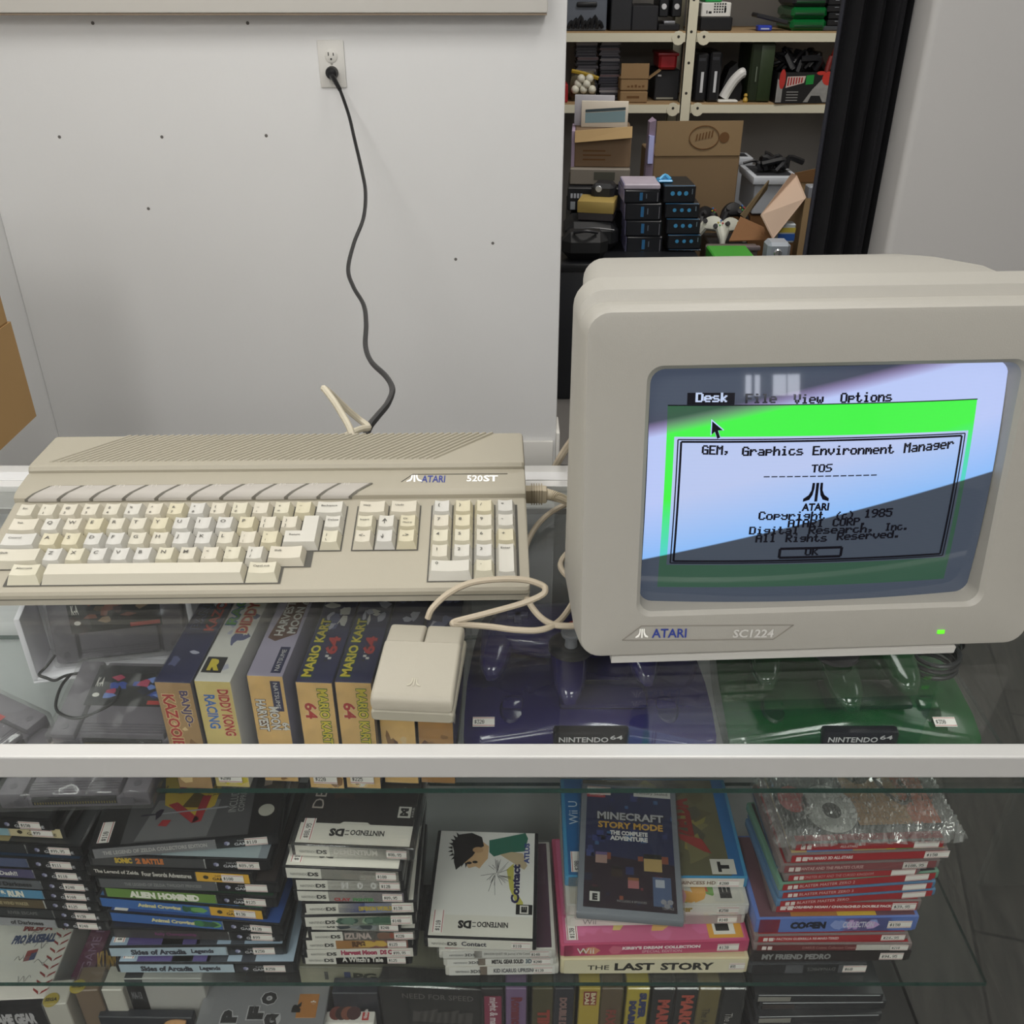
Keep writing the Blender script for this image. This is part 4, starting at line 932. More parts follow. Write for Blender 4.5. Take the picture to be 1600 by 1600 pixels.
# translucent consoles with a three-pronged pad on top
def console(label, plabel, cx, col, cold, price, padcol, stick_at, prng):
    yb = onz(cx, 1153, S1 + .035).y + .006
    x0 = (cx - 800) / F * (yb * CO + (H - S1 - .03) * SI)
    t = thing('game_console', label, 'console', (x0, yb, S1 + .0005))
    SH = M(col, .16, coat=.3, var=.18, vscale=14, trans=.25); SD = M(cold, .2, coat=.2)
    m = MB(); hw, dd = .122, .19
    def ring(y, hx, z0, z1, crown, n=14):
        o = []
        for i in range(n + 1):
            a = -1 + 2 * i / n; zz = z1 + crown * math.exp(-(a * 1.9) ** 2) - .008 * abs(a) ** 5
            o.append((a * hx, y, zz))
        o += [(hx * 1.0, y, z0), (hx * .9, y, z0 - .0), (-hx * .9, y, z0), (-hx, y, z0)]
        return o
    m.loft([ring(-.004, hw * .96, .004, .017, .006), ring(-.002, hw * .985, .003, .026, .010), ring(.006, hw, .003, .032, .014), ring(.03, hw, .003, .040, .014), ring(.07, hw * .99, .003, .046, .012), ring(.12, hw * .95, .003, .050, .013), ring(.165, hw * .90, .003, .050, .012), ring(dd, hw * .86, .004, .042, .008)], SH)
    m.build('body', t, smooth=50)
    for sx in (-.10, .10):
        m = MB(); m.rbox((sx - .016, .005, 0), (sx + .016, .03, .004), .001, SD); m.build('foot', t)
    m = MB(); m.rbox((-.036, -.0075, .022), (.036, .004, .0425), .003, M('#1d1d22', .3)); m.text('NINTENDO', (-.031, -.0078, .0305), X_, Z_, .047, .0065, M('#c9c9c9', .4), bold=.02); m.text('64', (.0175, -.0078, .034), X_, Z_, .012, .0052, M('#c9c9c9', .4), bold=.02); m.build('badge', t)
    for sx in (-.075, .075):
        m = MB(); X = Matrix.Translation((sx, .028, .0385)) @ Matrix.Rotation(R(14), 4, 'X')
        m.lathe([(.017, -.003), (.0165, .002), (.014, .0045), (.002, .0055)], SD, 24, X @ Matrix.Diagonal((.75, 1, 1, 1))); m.rbox((-.010, -.003, .004), (.010, .010, .009), .003, SH, 2, X); m.build('power_switch' if sx < 0 else 'reset_switch', t)
    m = MB(); m.rbox((-.03, .018, .048), (.055, .055, .056), .004, SD, 2, Matrix.Rotation(R(3), 4, 'X')); m.build('memory_cover', t)
    m = MB(); m.rbox((-.06, .095, .055), (.06, .125, .0655), .003, SD); m.box((-.055, .1, .0652), (.055, .12, .0662), M('#15151a', .6)); m.build('cartridge_slot', t)
    m = MB(); m.rbox((.10, .13, .03), (.125, .15, .052), .005, SD); m.build('port_cover', t)
    sticker(t, price, (-.113 if price == '$320' else .074, .004, .0395), (1, .0, 0), (0, .95, .28), .021, .0105)
    # controller
    sx, sy, zc = stick_at; c = thing('game_controller', plabel, 'controller', (sx, sy, zc))
    PC, PD = M(padcol, .15, coat=.4, var=.12, vscale=20, trans=.2), M('#2a2a30', .3)
    m = MB()
    # body: flattened oval
    vs = []
    m.loft([[(.082 * k * math.copysign(abs(math.cos(a)) ** .8, math.cos(a)), .042 + .036 * k * math.copysign(abs(math.sin(a)) ** .8, math.sin(a)), z) for a in [2 * math.pi * i / 36 for i in range(36)]] for k, z in ((.86, -.022), (.97, -.017), (1, -.010), (.97, -.003), (.88, .001), (.6, .003), (.1, .0035))], PC)
    m.build('body', c, smooth=50)
    def prong(x0, y0, x1, y1, w0, w1, drop):
        mm = MB(); n = 9; rg = []
        for i in range(n + 1):
            q = i / n; w = w0 + (w1 - w0) * q; 
            if i == n: w *= .45
            if i == n - 1: w *= .8
            x, y = x0 + (x1 - x0) * q, y0 + (y1 - y0) * q; zt = .001 - drop * q * q; hgt = .022 - .006 * q
            if i == n: hgt *= .5; zt -= .004
            rg.append([(x + w * math.cos(a), y, zt - hgt / 2 + hgt / 2 * math.copysign(abs(math.sin(a)) ** .7, math.sin(a))) for a in [2 * math.pi * k / 16 for k in range(16)]])
        mm.loft(rg, PC); mm.build('grip', c, smooth=60)
    for q in prng: prong(*q)
    m = MB(); m.lathe([(.022, -.001), (.0215, .0028), (.017, .0045), (.012, .0035), (.008, .002)], PD, 28, Matrix.Translation((0, .0, .001))); m.lathe([(.0062, 0), (.0055, .010), (.0095, .0125), (.0102, .0155), (.0085, .0165), (.006, .0158), (.004, .0164), (.0012, .0164)], M('#8f9096', .4), 24, Matrix.Translation((0, 0, .003))); m.build('thumb_stick', c)
    m = MB(); 
    for a, b in ((.0105, .0036), (.0036, .0105)): m.rbox((-.051 - a, .047 - b, .002), (-.051 + a, .047 + b, .0065), .001, M('#3a3a5e', .35))
    m.build('direction_pad', c)
    m = MB(); m.lathe([(.0055, 0), (.0052, .003), (.003, .0038)], M('#c8321f', .3), 18, Matrix.Translation((.004, .03, .003))); m.build('start_button', c)
    for (a, b, cc) in ((.048, .036, '#2c58b8'), (.035, .05, '#2f8a3c'), (.060, .052, '#c8a927'), (.070, .043, '#c8a927'), (.06, .062, '#c8a927'), (.05, .055, '#c8a927')):
        m = MB(); m.lathe([(.005, 0), (.0048, .003), (.003, .0038)], M(cc, .3), 16, Matrix.Translation((a, b, .002))); m.build('button', c)
    m = MB(); m.tube([(.0, .076, -.01), (.02, .095, -.012), (.07, .09, -.012), (.105, .06, -.008), (.128, .045, -.008), (.143, .04, -.022), (.146, .06, -.045)], .0026, M('#141418', .4), 8, 8); m.build('lead', c)
    return t
zc = S1 + .0735 + .026
st = onz(892, 1012, zc)
console('translucent purple game console on the upper shelf', 'purple three-pronged game controller lying on the purple console', 923, '#262062', '#1a1748', '$320', '#282260', (st.x, st.y, zc),
        ((-.068, .040, -.077, -.022, .020, .011, .012), (0, .03, -.003, -.052, .021, .013, .016), (.068, .040, .072, -.030, .020, .011, .012)))
st = onz(1306, 1020, zc)
console('translucent green game console on the upper shelf', 'green three-pronged game controller lying on the green console', 1340, '#0f5225', '#0b341b', '$350', '#0e4a22', (st.x, st.y, zc),
        ((-.062, .040, -.068, -.027, .020, .012, .012), (0, .03, .003, -.055, .021, .014, .016), (.062, .040, .063, -.036, .021, .013, .012)))
# coiled lead of the green pad
cl = thing('coiled_lead', 'clear coiled black lead beside the green console under the monitor edge', 'cable', onz(1455, 1045, S1 + .06)); 
m = MB(); m.tube([(.022 * math.cos(t * .5), .022 * math.sin(t * .5), .0006 * t) for t in range(0, 40)], .0024, M('#2a2c2e', .3), 8, 2); m.build('cable', cl)

# ================================================================ stacks of game cases on the lower shelf
GLOSS = .3
def PC_(c): return M(c, GLOSS)
CASEB, CASEW, CASER = M('#17181b', .3), M('#c9c6be', .35), M('#7d6f6e', .25)
ZS = S2 + .0006
ORDN = 'first second third fourth fifth sixth seventh eighth ninth tenth eleventh twelfth thirteenth'.split()
def stack(sname, group, depth, items, name='game_case', where=None):
    z = ZS
    for k, it in enumerate(items):
        t, (xl, yl), (xr, yr) = it['t'], it['l'], it['r']
        a, b = onz(xl, yl, z), onz(xr, yr, z); L = (b - a).length; yaw = math.atan2(b.y - a.y, b.x - a.x)
        if 'L' in it: L = it['L']; a = b - (b - a).normalized() * L
        dp = it.get('d', depth); pl = it.get('case', CASEB)
        n = len(items) - 1
        pos = 'topmost of' if k == n else 'bottom of' if k == 0 else ORDN[k] + ' up in'
        th = thing(name, f"{it['desc']}, {pos} {sname}", it.get('cat', 'game case'), a, yaw, group)
        m = MB(); m.rbox((0, .001, 0), (L, dp, t), .0016, pl, 2); m.build('case', th)
        c = MB(); e = .0006; sp = it.get('spine', [(0, 1, '#1c1c20')])
        i0, i1, zb, zt = .004, L - .004, .0009, t - .0009
        W_ = i1 - i0
        for (f0, f1, col) in sp: c.quad((i0 + W_ * f0, e, zb), (i0 + W_ * f1, e, zb), (i0 + W_ * f1, e, zt), (i0 + W_ * f0, e, zt), PC_(col))
        tc = it.get('top', sp[0][2]); zz = t + .0003
        c.quad((i0, .003, zz), (i1, .003, zz), (i1, dp - .003, zz), (i0, dp - .003, zz), PC_(tc))
        for (f0, f1, g0, g1, col) in it.get('tops', []): c.quad((i0 + W_ * f0, .003 + (dp - .006) * g0, zz + .0002), (i0 + W_ * f1, .003 + (dp - .006) * g0, zz + .0002), (i0 + W_ * f1, .003 + (dp - .006) * g1, zz + .0002), (i0 + W_ * f0, .003 + (dp - .006) * g1, zz + .0002), PC_(col))
        for tx in it.get('txt', []):
            s, f0, f1, g0, g1, col = tx[:6]; bold = tx[6] if len(tx) > 6 else .03; flip = len(tx) > 7 and tx[7]
            o = Vector((i0 + W_ * f0, e - .0002, zb + (zt - zb) * g0)); w, h = W_ * (f1 - f0), (zt - zb) * (g1 - g0)
            if flip: c.text(s, o + Vector((w, 0, h)), (-1, 0, 0), (0, 0, -1), w, h, PC_(col), bold=bold)
            else: c.text(s, o, (1, 0, 0), (0, 0, 1), w, h, PC_(col), bold=bold)
        if 'art' in it: it['art'](c, L, dp, zz + .0004, i0, W_)
        rd = random.Random(k * 7 + len(sname))
        for q in range(it.get('blobs', 0)):   # printed patches on the spine
            cx = i0 + W_ * rd.uniform(*it.get('bx', (.4, .7))); w = rd.uniform(.004, .012); h = zt - zb
            c.poly([(cx + w * rd.uniform(.6, 1) * math.cos(6.28 * i / 6), e - .00008 - q * .00001, (zb + zt) / 2 + h * .48 * rd.uniform(.5, 1) * math.sin(6.28 * i / 6)) for i in range(6)], PC_(rd.choice(it['bc'])))
        c.build('cover_print', th, smooth=0)
        if 'price' in it:
            fx = it.get('px', .84); wS = it.get('pw', .022); hS = min(t * .8, .0105)
            sticker(th, it['price'], (i0 + W_ * fx, e - .0004, (t - hS) / 2), X_, Z_, wS, hS)
        if it.get('price2'): sticker(th, it['price2'], (i0 + .0145, .006, zz + .0006), Y_, -X_, .026, .0115)
        if it.get('wrap'): m = MB(); m.rbox((-.002, -.0012, -.0001), (L + .002, dp + .002, t + .0016), .002, CLEAR, 2); m.build('clear_sleeve', th)
        z += t + .0013 + (.0012 if it.get('wrap') else 0)
    return z
GCT = .0150
def gc(l, r, desc, left, txt, price, right='#141519', seam=.66, txtc='#d8d8d8', top='#202024', tops=(), art=None, blobs=0, bc=(), **k):
    d = dict(t=GCT, l=l, r=r, desc=desc, spine=[(0, seam, left), (seam, 1, right), (seam - .008, seam, '#d8d8d6')], price=price, px=.83, top=top, tops=list(tops), blobs=blobs, bc=bc, **k)
    d['txt'] = txt + [('GAMECUBE', seam + .10, seam + .27, .2, .5, '#c9c9cc' if right == '#141519' else '#222222', .02), ('NINTENDO', seam + .12, seam + .25, .6, .78, '#b0b0b2' if right == '#141519' else '#333333', .0)]
    if art: d['art'] = art
    def cube(c, L, dp, zz, i0, W_, base=d.get('art')):
        x = i0 + W_ * (seam + .06); z0 = GCT / 2; r_ = .0030
        for a0, cc in ((30, '#8f8fae'), (150, '#6c6c8c'), (270, '#b4b4c8')):
            p = [(x, .0003, z0)] + [(x + r_ * math.cos(R(a0 + q)), .0003, z0 + r_ * math.sin(R(a0 + q))) for q in (0, 60, 120)]
            c.poly(p[1:] + p[:1], PC_(cc if right == '#141519' else '#3a3320'))
        if base: base(c, L, dp, zz, i0, W_)
    d['art'] = cube
    return d
def patches(seed, cols, n, f0=.05, f1=.95, g0=.05, g1=.95, rmin=.006, rmax=.018):
    def fn(c, L, dp, zz, i0, W_):
        rd = random.Random(seed)
        for k in range(n):
            x, y = i0 + W_ * rd.uniform(f0, f1), dp * rd.uniform(g0, g1); n_ = rd.randint(5, 8)
            q = [(min(i0 + W_, max(i0, x + rd.uniform(rmin, rmax) * math.cos(6.28 * i / n_))), min(dp - .003, max(.003, y + rd.uniform(rmin, rmax) * math.sin(6.28 * i / n_))), zz + k * .000004) for i in range(n_)]
            c.poly(q, PC_(rd.choice(cols)))
    return fn
def big_cover(c, L, dp, zz, i0, W_):
    """grey cover: red sword-crossed title over a yellow triangle shape, lettering, seal"""
    P = lambda f, g, k=0: (i0 + W_ * f, dp * (.02 + g * .66), zz + k)
    c.quad(P(.15, .0, -.0001), P(.85, .0, -.0001), P(.85, 1.4, -.0001), P(.15, 1.4, -.0001), PC_('#4a4a4c')); c.quad(P(.22, .02), P(.62, .02), P(.66, .55), P(.3, .6), PC_('#6d6d6e'))
    c.poly([P(.30, .95, .0001), P(.34, .52, .0001), P(.52, .30, .0001), P(.63, .46, .0001), P(.66, .95, .0001)], PC_('#b69a2c'))
    c.poly([P(.44, .47, .0002), P(.56, .44, .0002), P(.58, .60, .0002), P(.50, .70, .0002)], PC_('#5d4a1c'))
    for q in (((.36, .52), (.41, .55), (.56, .27), (.52, .22)), ((.35, .30), (.40, .29), (.38, .20), (.33, .22)), ((.52, .22), (.57, .24), (.60, .62), (.55, .62)), ((.40, .74), (.58, .76), (.58, .70), (.40, .68)), ((.40, .90), (.58, .92), (.58, .86), (.40, .84)), ((.40, .68), (.44, .68), (.44, .90), (.40, .90))):
        c.poly([P(a, b, .0003) for a, b in q][::-1], PC_('#9c2a30'))
    c.poly([P(.24, .375, .0004), P(.70, .41, .0004), P(.72, .425, .0004), P(.70, .435, .0004), P(.24, .39, .0004)], PC_('#8f9094'))
    c.poly([P(.22, .37, .0005), P(.33, .38, .0005), P(.33, .40, .0005), P(.22, .395, .0005)], PC_('#241c30')); c.poly([P(.31, .30, .0005), P(.335, .36, .0005), P(.345, .45, .0005), P(.325, .46, .0005), P(.30, .42, .0005)], PC_('#241c30'))
    c.text('INCLUDES 4 C', Vector(P(.76, .34, .0003)), (0, 1, 0), (-1, 0, 0), .66 * dp * .55, .008, PC_('#9a9a98')); c.text('COMPREND 4 JE', Vector(P(.815, .34, .0003)), (0, 1, 0), (-1, 0, 0), .66 * dp * .55, .008, PC_('#9a9a98'))
    c.text('THE', Vector(P(.33, .68, .0003)), (0, 1, 0), (-1, 0, 0), .66 * dp * .14, .008, PC_('#3a3012')); c.text('COLLECTOR', Vector(P(.615, .6, .0003)), (0, 1, 0), (-1, 0, 0), .66 * dp * .3, .007, PC_('#5c511f')); c.text('EDITION', Vector(P(.655, .62, .0003)), (0, 1, 0), (-1, 0, 0), .66 * dp * .24, .007, PC_('#5c511f'))
    c.disc(P(.935, .33, .0003), X_, Y_, .008, PC_('#a9a79c'), 20); c.quad(P(.90, .70, .0003), P(.945, .72, .0003), P(.945, .9, .0003), P(.90, .88, .0003), PC_('#b9a69a'))
K_ = '#3d2f24'
SA = 'the stack below the jutting cartridge'
GA = 'game cases stacked beneath the jutting cartridge'
lft = lambda r, dy=-6: (r[0] - 285, r[1] + dy)
def ga(r, desc, left, txt, price, **k):
    return gc((r[0] - 285, r[1] - 15), r, desc, left, txt, price, seam=.70, L=.19, **k)
stack(SA, GA, .135, [
    ga((173, 1456), 'grey-spined case with black lettering', '#8d8d90', [('of Darkness', .42, .62, .25, .75, '#1a1a1c')], '$240'),
    ga((170, 1441), 'near-black case with faint lettering', '#24272a', [('RIVER ESCAPE', .42, .6, .3, .7, '#6a6a6a')], '$150'),
    ga((157, 1426), 'brown-spined case with thin lettering', '#54472f', [('THE WIND WAKER', .40, .60, .3, .7, '#a99b78')], '$125'),
    ga((155, 1411), 'blue-white case with bold lettering', '#4f86a8', [('HIT & RUN', .36, .58, .1, .85, '#e2dfcf', .06)], '$160', top='#9fb8c8'),
    ga((153, 1396), 'dim grey case with dark lettering', '#5a5d62', [('of Darkness', .42, .64, .25, .75, '#17171a')], '$240'),
    ga((142, 1379), 'violet-spined case with a red corner', '#4b4668', [('Double Dash!!', .36, .60, .25, .75, '#e0dcd8')], '$110', tops=[(.62, .72, 0, .5, '#b04444'), (.5, .6, 0, .4, '#4a6fa0')]),
    ga((133, 1362), 'dusky blue case with a plain spine', '#4d5674', [], '$111', top='#263a52'),
    ga((131, 1340), 'charcoal case with a blurry cover', '#2b2d30', [], '$99.95', top='#2e3032', tops=[(.1, .4, 0, .6, '#46484a'), (.5, .6, 0, .35, '#9c8c60')]),
    ga((104, 1312), 'cream and sky-blue case', '#86a8b4', [], '$99', right='#cdbf98', top='#28282a', tops=[(.0, .3, 0, .3, '#b44a38')]),
    ga((85, 1300), 'black case with a round pale seal', '#1b1b1f', [], '$150', top='#17171a', art=lambda c, L, dp, zz, i0, W_: c.disc((i0 + W_ * .93, .03, zz), X_, Y_, .009, PC_('#a8a89c'), 20)),
])
SB = 'the red-sword-cover stack'
GB = 'game cases in the stack topped by the red-lettered grey case'
AC = dict(bc=['#3f7a4a', '#6fa35a', '#2f5a3a'], blobs=5, bx=(.52, .64))
stack(SB, GB, .135, [
    gc((183, 1521), (466, 1521), 'pale blue case with dark rounded lettering', '#a9bac6', [('Skies of Arcadia', .12, .42, .15, .8, '#33353f', .05), ('Legends', .46, .58, .15, .8, '#33353f', .05)], '$250', seam=.665, top='#9fb0c0', tops=[(.1, .52, 0, 1, '#55497e'), (.3, .42, 0, .5, '#7e9c7a'), (.5, .62, 0, .8, '#35383f'), (.7, .78, 0, .8, '#3c4048')], price2='$250'),
    gc((168, 1496), (449, 1493), 'pale blue case with dark rounded lettering', '#a9bac6', [('Skies of Arcadia', .12, .44, .15, .8, '#33353f', .05), ('Legends', .47, .60, .15, .8, '#33353f', .05)], '$250', seam=.68, top='#8fa2b4', tops=[(.1, .52, 0, 1, '#4a4070'), (.3, .42, 0, .5, '#7e9c7a'), (.5, .62, 0, .8, '#35383f'), (.7, .78, 0, .8, '#3c4048')], price2='$250'),
    gc((174, 1466), (444, 1473), 'dark grey case with purple lettering', '#3a3738', [('Rally Championship', .25, .50, .3, .75, '#7a3a6a')], '$99', seam=.7, top='#1f2030'),
    gc((170, 1440), (444, 1462), 'blue case with a black end', '#3a63a4', [('Animal Crossing', .24, .50, .2, .75, '#d8cf9a', .06)], '$120', seam=.67, top='#2c4a86', tops=[(.02, .1, 0, .2, '#d8d5cf')], price2='$99', **AC),
    gc((154, 1417), (417, 1439), 'blue case with a yellow end', '#3a66a8', [('Animal Crossing', .23, .50, .2, .75, '#d8cf9a', .06)], '$130', right='#d5a437', seam=.68, top='#3a5f8a', tops=[(.86, 1, 0, .5, '#2f5b3c')], price2='$90', **AC),
    gc((162, 1402), (434, 1420), 'green case with white cartoon lettering', '#66883f', [('ALIEN HOMINID', .14, .56, .1, .85, '#e8e6da', .07)], '$125', seam=.665, top='#1d3a28'),
    gc((152, 1388), (438, 1397), 'grey case with fine grey lettering', '#58595c', [('THE LEGEND OF ZELDA: TWILIGHT PRINCESS', .14, .58, .3, .65, '#8b8b8b')], None, seam=.67, top='#3a3433'),
    gc((136, 1369), (397, 1383), 'black case with a yellow end', '#1e1d1d', [('The Legend of Zelda', .03, .31, .25, .75, '#cfcac2'), ('Four Swords Adventures', .33, .64, .25, .75, '#cfcac2')], '$100', right='#d5a437', seam=.67, top='#19191b'),
    gc((140, 1353), (425, 1362), 'dark grey case with yellow and orange lettering', '#434345', [('SONIC', .13, .23, .3, .9, '#c9a93c', .07), ('2', .25, .28, .3, .9, '#c9763c', .07), ('BATTLE', .29, .41, .3, .9, '#c9763c', .07)], '$89.95', seam=.65, top='#7f8890', tops=[(.4, .95, 0, .5, '#9aa8ac')]),
    gc((142, 1344), (438, 1320), 'grey case with large red lettering on its cover', '#77777a', [('THE LEGEND OF ZELDA COLLECTORS EDITION', .05, .62, .3, .7, '#b4b2ae')], '$110', seam=.67, top='#1b1a1c', art=big_cover, price2='$110'),
])
DST = .0158
def ds(l, r, desc, segs, txt, price, top='#d5d2c8', flipside=True, **k):
    d = dict(t=DST, l=l, r=r, desc=desc, spine=[(0, 1, '#d6d3c9')] + segs, price=price, px=.80, pw=.019, top=top, case=k.pop('case', CASEB), **k)
    sx = segs[0][0] if segs else .3
    d['txt'] = [('NINTENDO', sx * .12, sx * .62, .3, .55, '#5a5a58', .0), ('DS', sx * .62, sx * .93, .25, .65, '#3c3c3a', .05)] + txt
    return d
def dstop(title=None, rating=None, body='#1d1a1a', extra=None):
    def fn(c, L, dp, zz, i0, W_):
        c.quad((i0, .003, zz), (i0 + W_, .003, zz), (i0 + W_, .027, zz), (i0, .027, zz), PC_('#d5d2c8')); c.quad((i0, .027, zz), (i0 + W_, .027, zz), (i0 + W_, dp - .003, zz), (i0, dp - .003, zz), PC_(body))
        c.poly([(i0 + W_ * .35, .027, zz + .0001), (i0 + W_ * .62, .027, zz + .0001), (i0 + W_ * .59, .0295, zz + .0001), (i0 + W_ * .38, .0295, zz + .0001)], PC_('#d5d2c8'))
        o = Vector((i0 + W_ * .76, .020, zz + .0002)); c.text('NINTENDO', o, (-1, 0, 0), (0, -1, 0), W_ * .30, .0065, PC_('#2a2a2a'), bold=.03); c.text('DS', o - Vector((W_ * .355, -.001, 0)), (-1, 0, 0), (0, -1, 0), W_ * .13, .0095, PC_('#1c1c1c'), bold=.06)
        for q in (0, .0055): c.tube([o + Vector((-W_ * .31, -.0035 - q * .8 + .002, 0)), o + Vector((-W_ * .345, -.0035 - q * .8 + .002, 0))], .0005, PC_('#555555'), 4, 1)
        if title: c.text(title, Vector((i0 + W_ * .16, .045, zz + .0002)), (0, 1, 0), (-1, 0, 0), .11, .011, PC_('#b3aaa0'))
        if rating:
            x, y = i0 + W_ * .80, .036; c.quad((x, y, zz + .0001), (x + .022, y, zz + .0001), (x + .022, y + .016, zz + .0001), (x, y + .016, zz + .0001), PC_('#1a1a1a'))
            c.quad((x + .005, y + .001, zz + .0002), (x + .0175, y + .001, zz + .0002), (x + .0175, y + .015, zz + .0002), (x + .005, y + .015, zz + .0002), PC_('#c9c6be')); c.text(rating, Vector((x + .015, y + .003, zz + .0003)), (0, 1, 0), (-1, 0, 0), .010, .008, PC_('#141414'), bold=.08)
            c.text('ESRB', Vector((x + .0205, y + .002, zz + .0003)), (0, 1, 0), (-1, 0, 0), .012, .002, PC_('#b0aea8'))
        if extra: extra(c, L, dp, zz + .0002, i0, W_)
    return fn
SC_ = 'the white-spined stack'
GC_ = 'handheld game cases in the stack with the dark horror cover'
stack(SC_, GC_, .137, [
    ds((472, 1508), (644, 1508), 'black-ended case with white serif lettering', [(.30, 1, '#1b1b1d')], [("A Witch's Tale", .36, .76, .25, .85, '#d6d2ca', .04)], '$125'),
    ds((475, 1499), (652, 1496), 'all-white case with pink lettering', [], [('Harvest Moon', .32, .66, .3, .85, '#a83a58', .07), ('DS C', .69, .80, .3, .85, '#a83a58', .07)], '$99.95'),
    ds((474, 1485), (644, 1483), 'case with an orange and red spine', [(.29, .62, '#c98a3c'), (.62, 1, '#a3452c')], [('RPG', .45, .58, .2, .85, '#5b3a1c', .08)], '$125', blobs=4, bc=['#8a5a2c', '#c7a34c'], bx=(.5, .75)),
    ds((482, 1472), (655, 1470), 'black-spined case with pale broad lettering', [(.30, 1, '#1f1b1c')], [('IZUNA', .32, .58, .15, .85, '#b4a49c', .05)], '$220', blobs=5, bc=['#8f4a3a', '#7a5a4a'], bx=(.68, .82)),
    ds((481, 1454), (626, 1458), 'slate-spined case set askew', [(.30, 1, '#4c5459')], [], '$240', blobs=7, bc=['#6a7074', '#3a4246', '#8a8f90'], bx=(.36, .8)),
    ds((472, 1450), (651, 1446), 'case with a mottled green spine', [(.30, .8, '#5f7f66')], [], '$140', blobs=12, bc=['#3f5f4c', '#8fa68c', '#5f7a6a', '#2f4a42'], bx=(.34, .78)),
    ds((473, 1429), (653, 1427), 'fading blue case with gold lettering', [(.30, .55, '#3d4e9a'), (.55, .8, '#8d96bc')], [('DIGIMON WORLD', .49, .80, .2, .7, '#b8a24c', .08)], '$130'),
    ds((460, 1409), (638, 1412), 'case with a purple spine', [(.29, 1, '#46285a')], [('CLAY', .34, .50, .05, .4, '#a8484a', .06), ('FIGHTER', .52, .72, .05, .4, '#4f8a52', .06)], '$89.95'),
    ds((458, 1392), (633, 1394), 'black-spined case with wide-spaced letters', [(.30, 1, '#1d1d1f')], [('M', .43, .50, .15, .85, '#c4c2be', .08), ('O', .58, .64, .15, .85, '#c4c2be', .08), ('O', .71, .77, .15, .85, '#c4c2be', .08)], '$120'),
    ds((442, 1373), (630, 1380), 'case with a grey spine jutting to the side', [(.31, 1, '#5c5751')], [('Hotel Dusk', .50, .78, .15, .8, '#a49c92', .0)], '$180', art=dstop(), price2='$180'),
    ds((456, 1338), (647, 1346), 'dark-covered case with white spaced title', [(.30, 1, '#4e4a48')], [('DEMENTIUM', .34, .72, .3, .8, '#cfcac2', .03)], '$80.95', art=dstop('DEMENTIUM', 'M', '#1e1a1a', patches(3, ['#2a2220', '#3a2a24', '#241e1e'], 10, .3, .7, .4, .9)), price2='$88.95', wrap=True),
])
def boy_cover(c, L, dp, zz, i0, W_):
    """white cover with a dark-haired head lying sideways over a green collar, ink scribbles"""
    P = lambda f, g, k=.0001: (i0 + W_ * f, dp * g, zz + k)
    c.quad(P(0, .2, 0), P(1, .2, 0), P(1, .985, 0), P(0, .985, 0), PC_('#dcdbd6'))
    hair = [(.16, .78), (.13, .86), (.20, .95), (.33, .97), (.44, .93), (.47, .84), (.40, .80), (.36, .74), (.27, .66), (.20, .60), (.17, .68)]
    c.poly([P(a, b, .0003) for a, b in hair], PC_('#1d1a1b'))
    for k in range(12):
        a = 2.2 + k * .22; c.poly([P(.3 + .16 * math.cos(a), .82 + .15 * math.sin(a), .0003), P(.3 + .16 * math.cos(a + .2), .82 + .15 * math.sin(a + .2), .0003), P(.3 + .21 * math.cos(a + .08), .82 + .20 * math.sin(a + .08), .0003)][::-1], PC_('#1d1a1b'))
    c.poly([P(a, b, .0002) for a, b in ((.27, .68), (.40, .82), (.46, .88), (.52, .84), (.52, .72), (.47, .66), (.44, .62), (.40, .64), (.33, .62))][::-1], PC_('#c9a67c')); c.disc(P(.41, .80, .0004), X_, Y_, .006, PC_('#b8946c'), 12, ry=.004)
    for (a, b) in ((.33, .67), (.39, .68)): c.disc(P(a, b, .0004), X_, Y_, .003, PC_('#1c1818'), 10, ry=.0018)
    c.poly([P(a, b, .0002) for a, b in ((.52, .90), (.66, .93), (.90, .985), (.93, .93), (.90, .80), (.72, .78), (.58, .74), (.53, .78))][::-1], PC_('#2c6a58')); c.poly([P(a, b, .0003) for a, b in ((.64, .76), (.9, .62), (.93, .66), (.88, .78), (.76, .79))], PC_('#b9a888'))
    rd = random.Random(4)
    for k in range(26):
        a = rd.uniform(0, 6.28); r0, r1 = rd.uniform(.0, .06), rd.uniform(.08, .17); x, y = .62, .58
        c.tube([P(x + r0 * math.cos(a), y + r0 * math.sin(a), .0002), P(x + r1 * math.cos(a + .3), y + r1 * 1.2 * math.sin(a + .3), .0002)], .00025, PC_('#4a4a4c'), 3, 1)
    c.poly([P(.72, .62, .0001), P(.79, .68, .0001), P(.80, .45, .0001), P(.90, .32, .0001), P(.88, .22, .0001), P(.76, .44, .0001)][::-1], PC_('#b9b456'))
    c.text('Contact', Vector(P(.86, .31, .0005)), (0, 1, 0), (-1, 0, 0), dp * .36, .009, PC_('#26244e'), bold=.05); c.text('ATLUS', Vector(P(.95, .68, .0005)), (0, 1, 0), (-1, 0, 0), dp * .2, .006, PC_('#3a4a86'), bold=.05)
    x, y = P(.83, .215)[:2]; c.quad((x, y, zz + .0003), (x + .017, y, zz + .0003), (x + .017, y + .012, zz + .0003), (x, y + .012, zz + .0003), PC_('#1a1a1a')); c.quad((x + .004, y + .001, zz + .0004), (x + .013, y + .001, zz + .0004), (x + .013, y + .011, zz + .0004), (x + .004, y + .011, zz + .0004), PC_('#d0cdc6')); c.text('E', Vector((x + .0115, y + .0025, zz + .0005)), (0, 1, 0), (-1, 0, 0), .007, .006, PC_('#141414'), bold=.08)
def both(*f):
    def g(*a):
        for q in f: q(*a)
    return g
SD = 'the short white stack'
GD = 'handheld game cases in the short white stack'
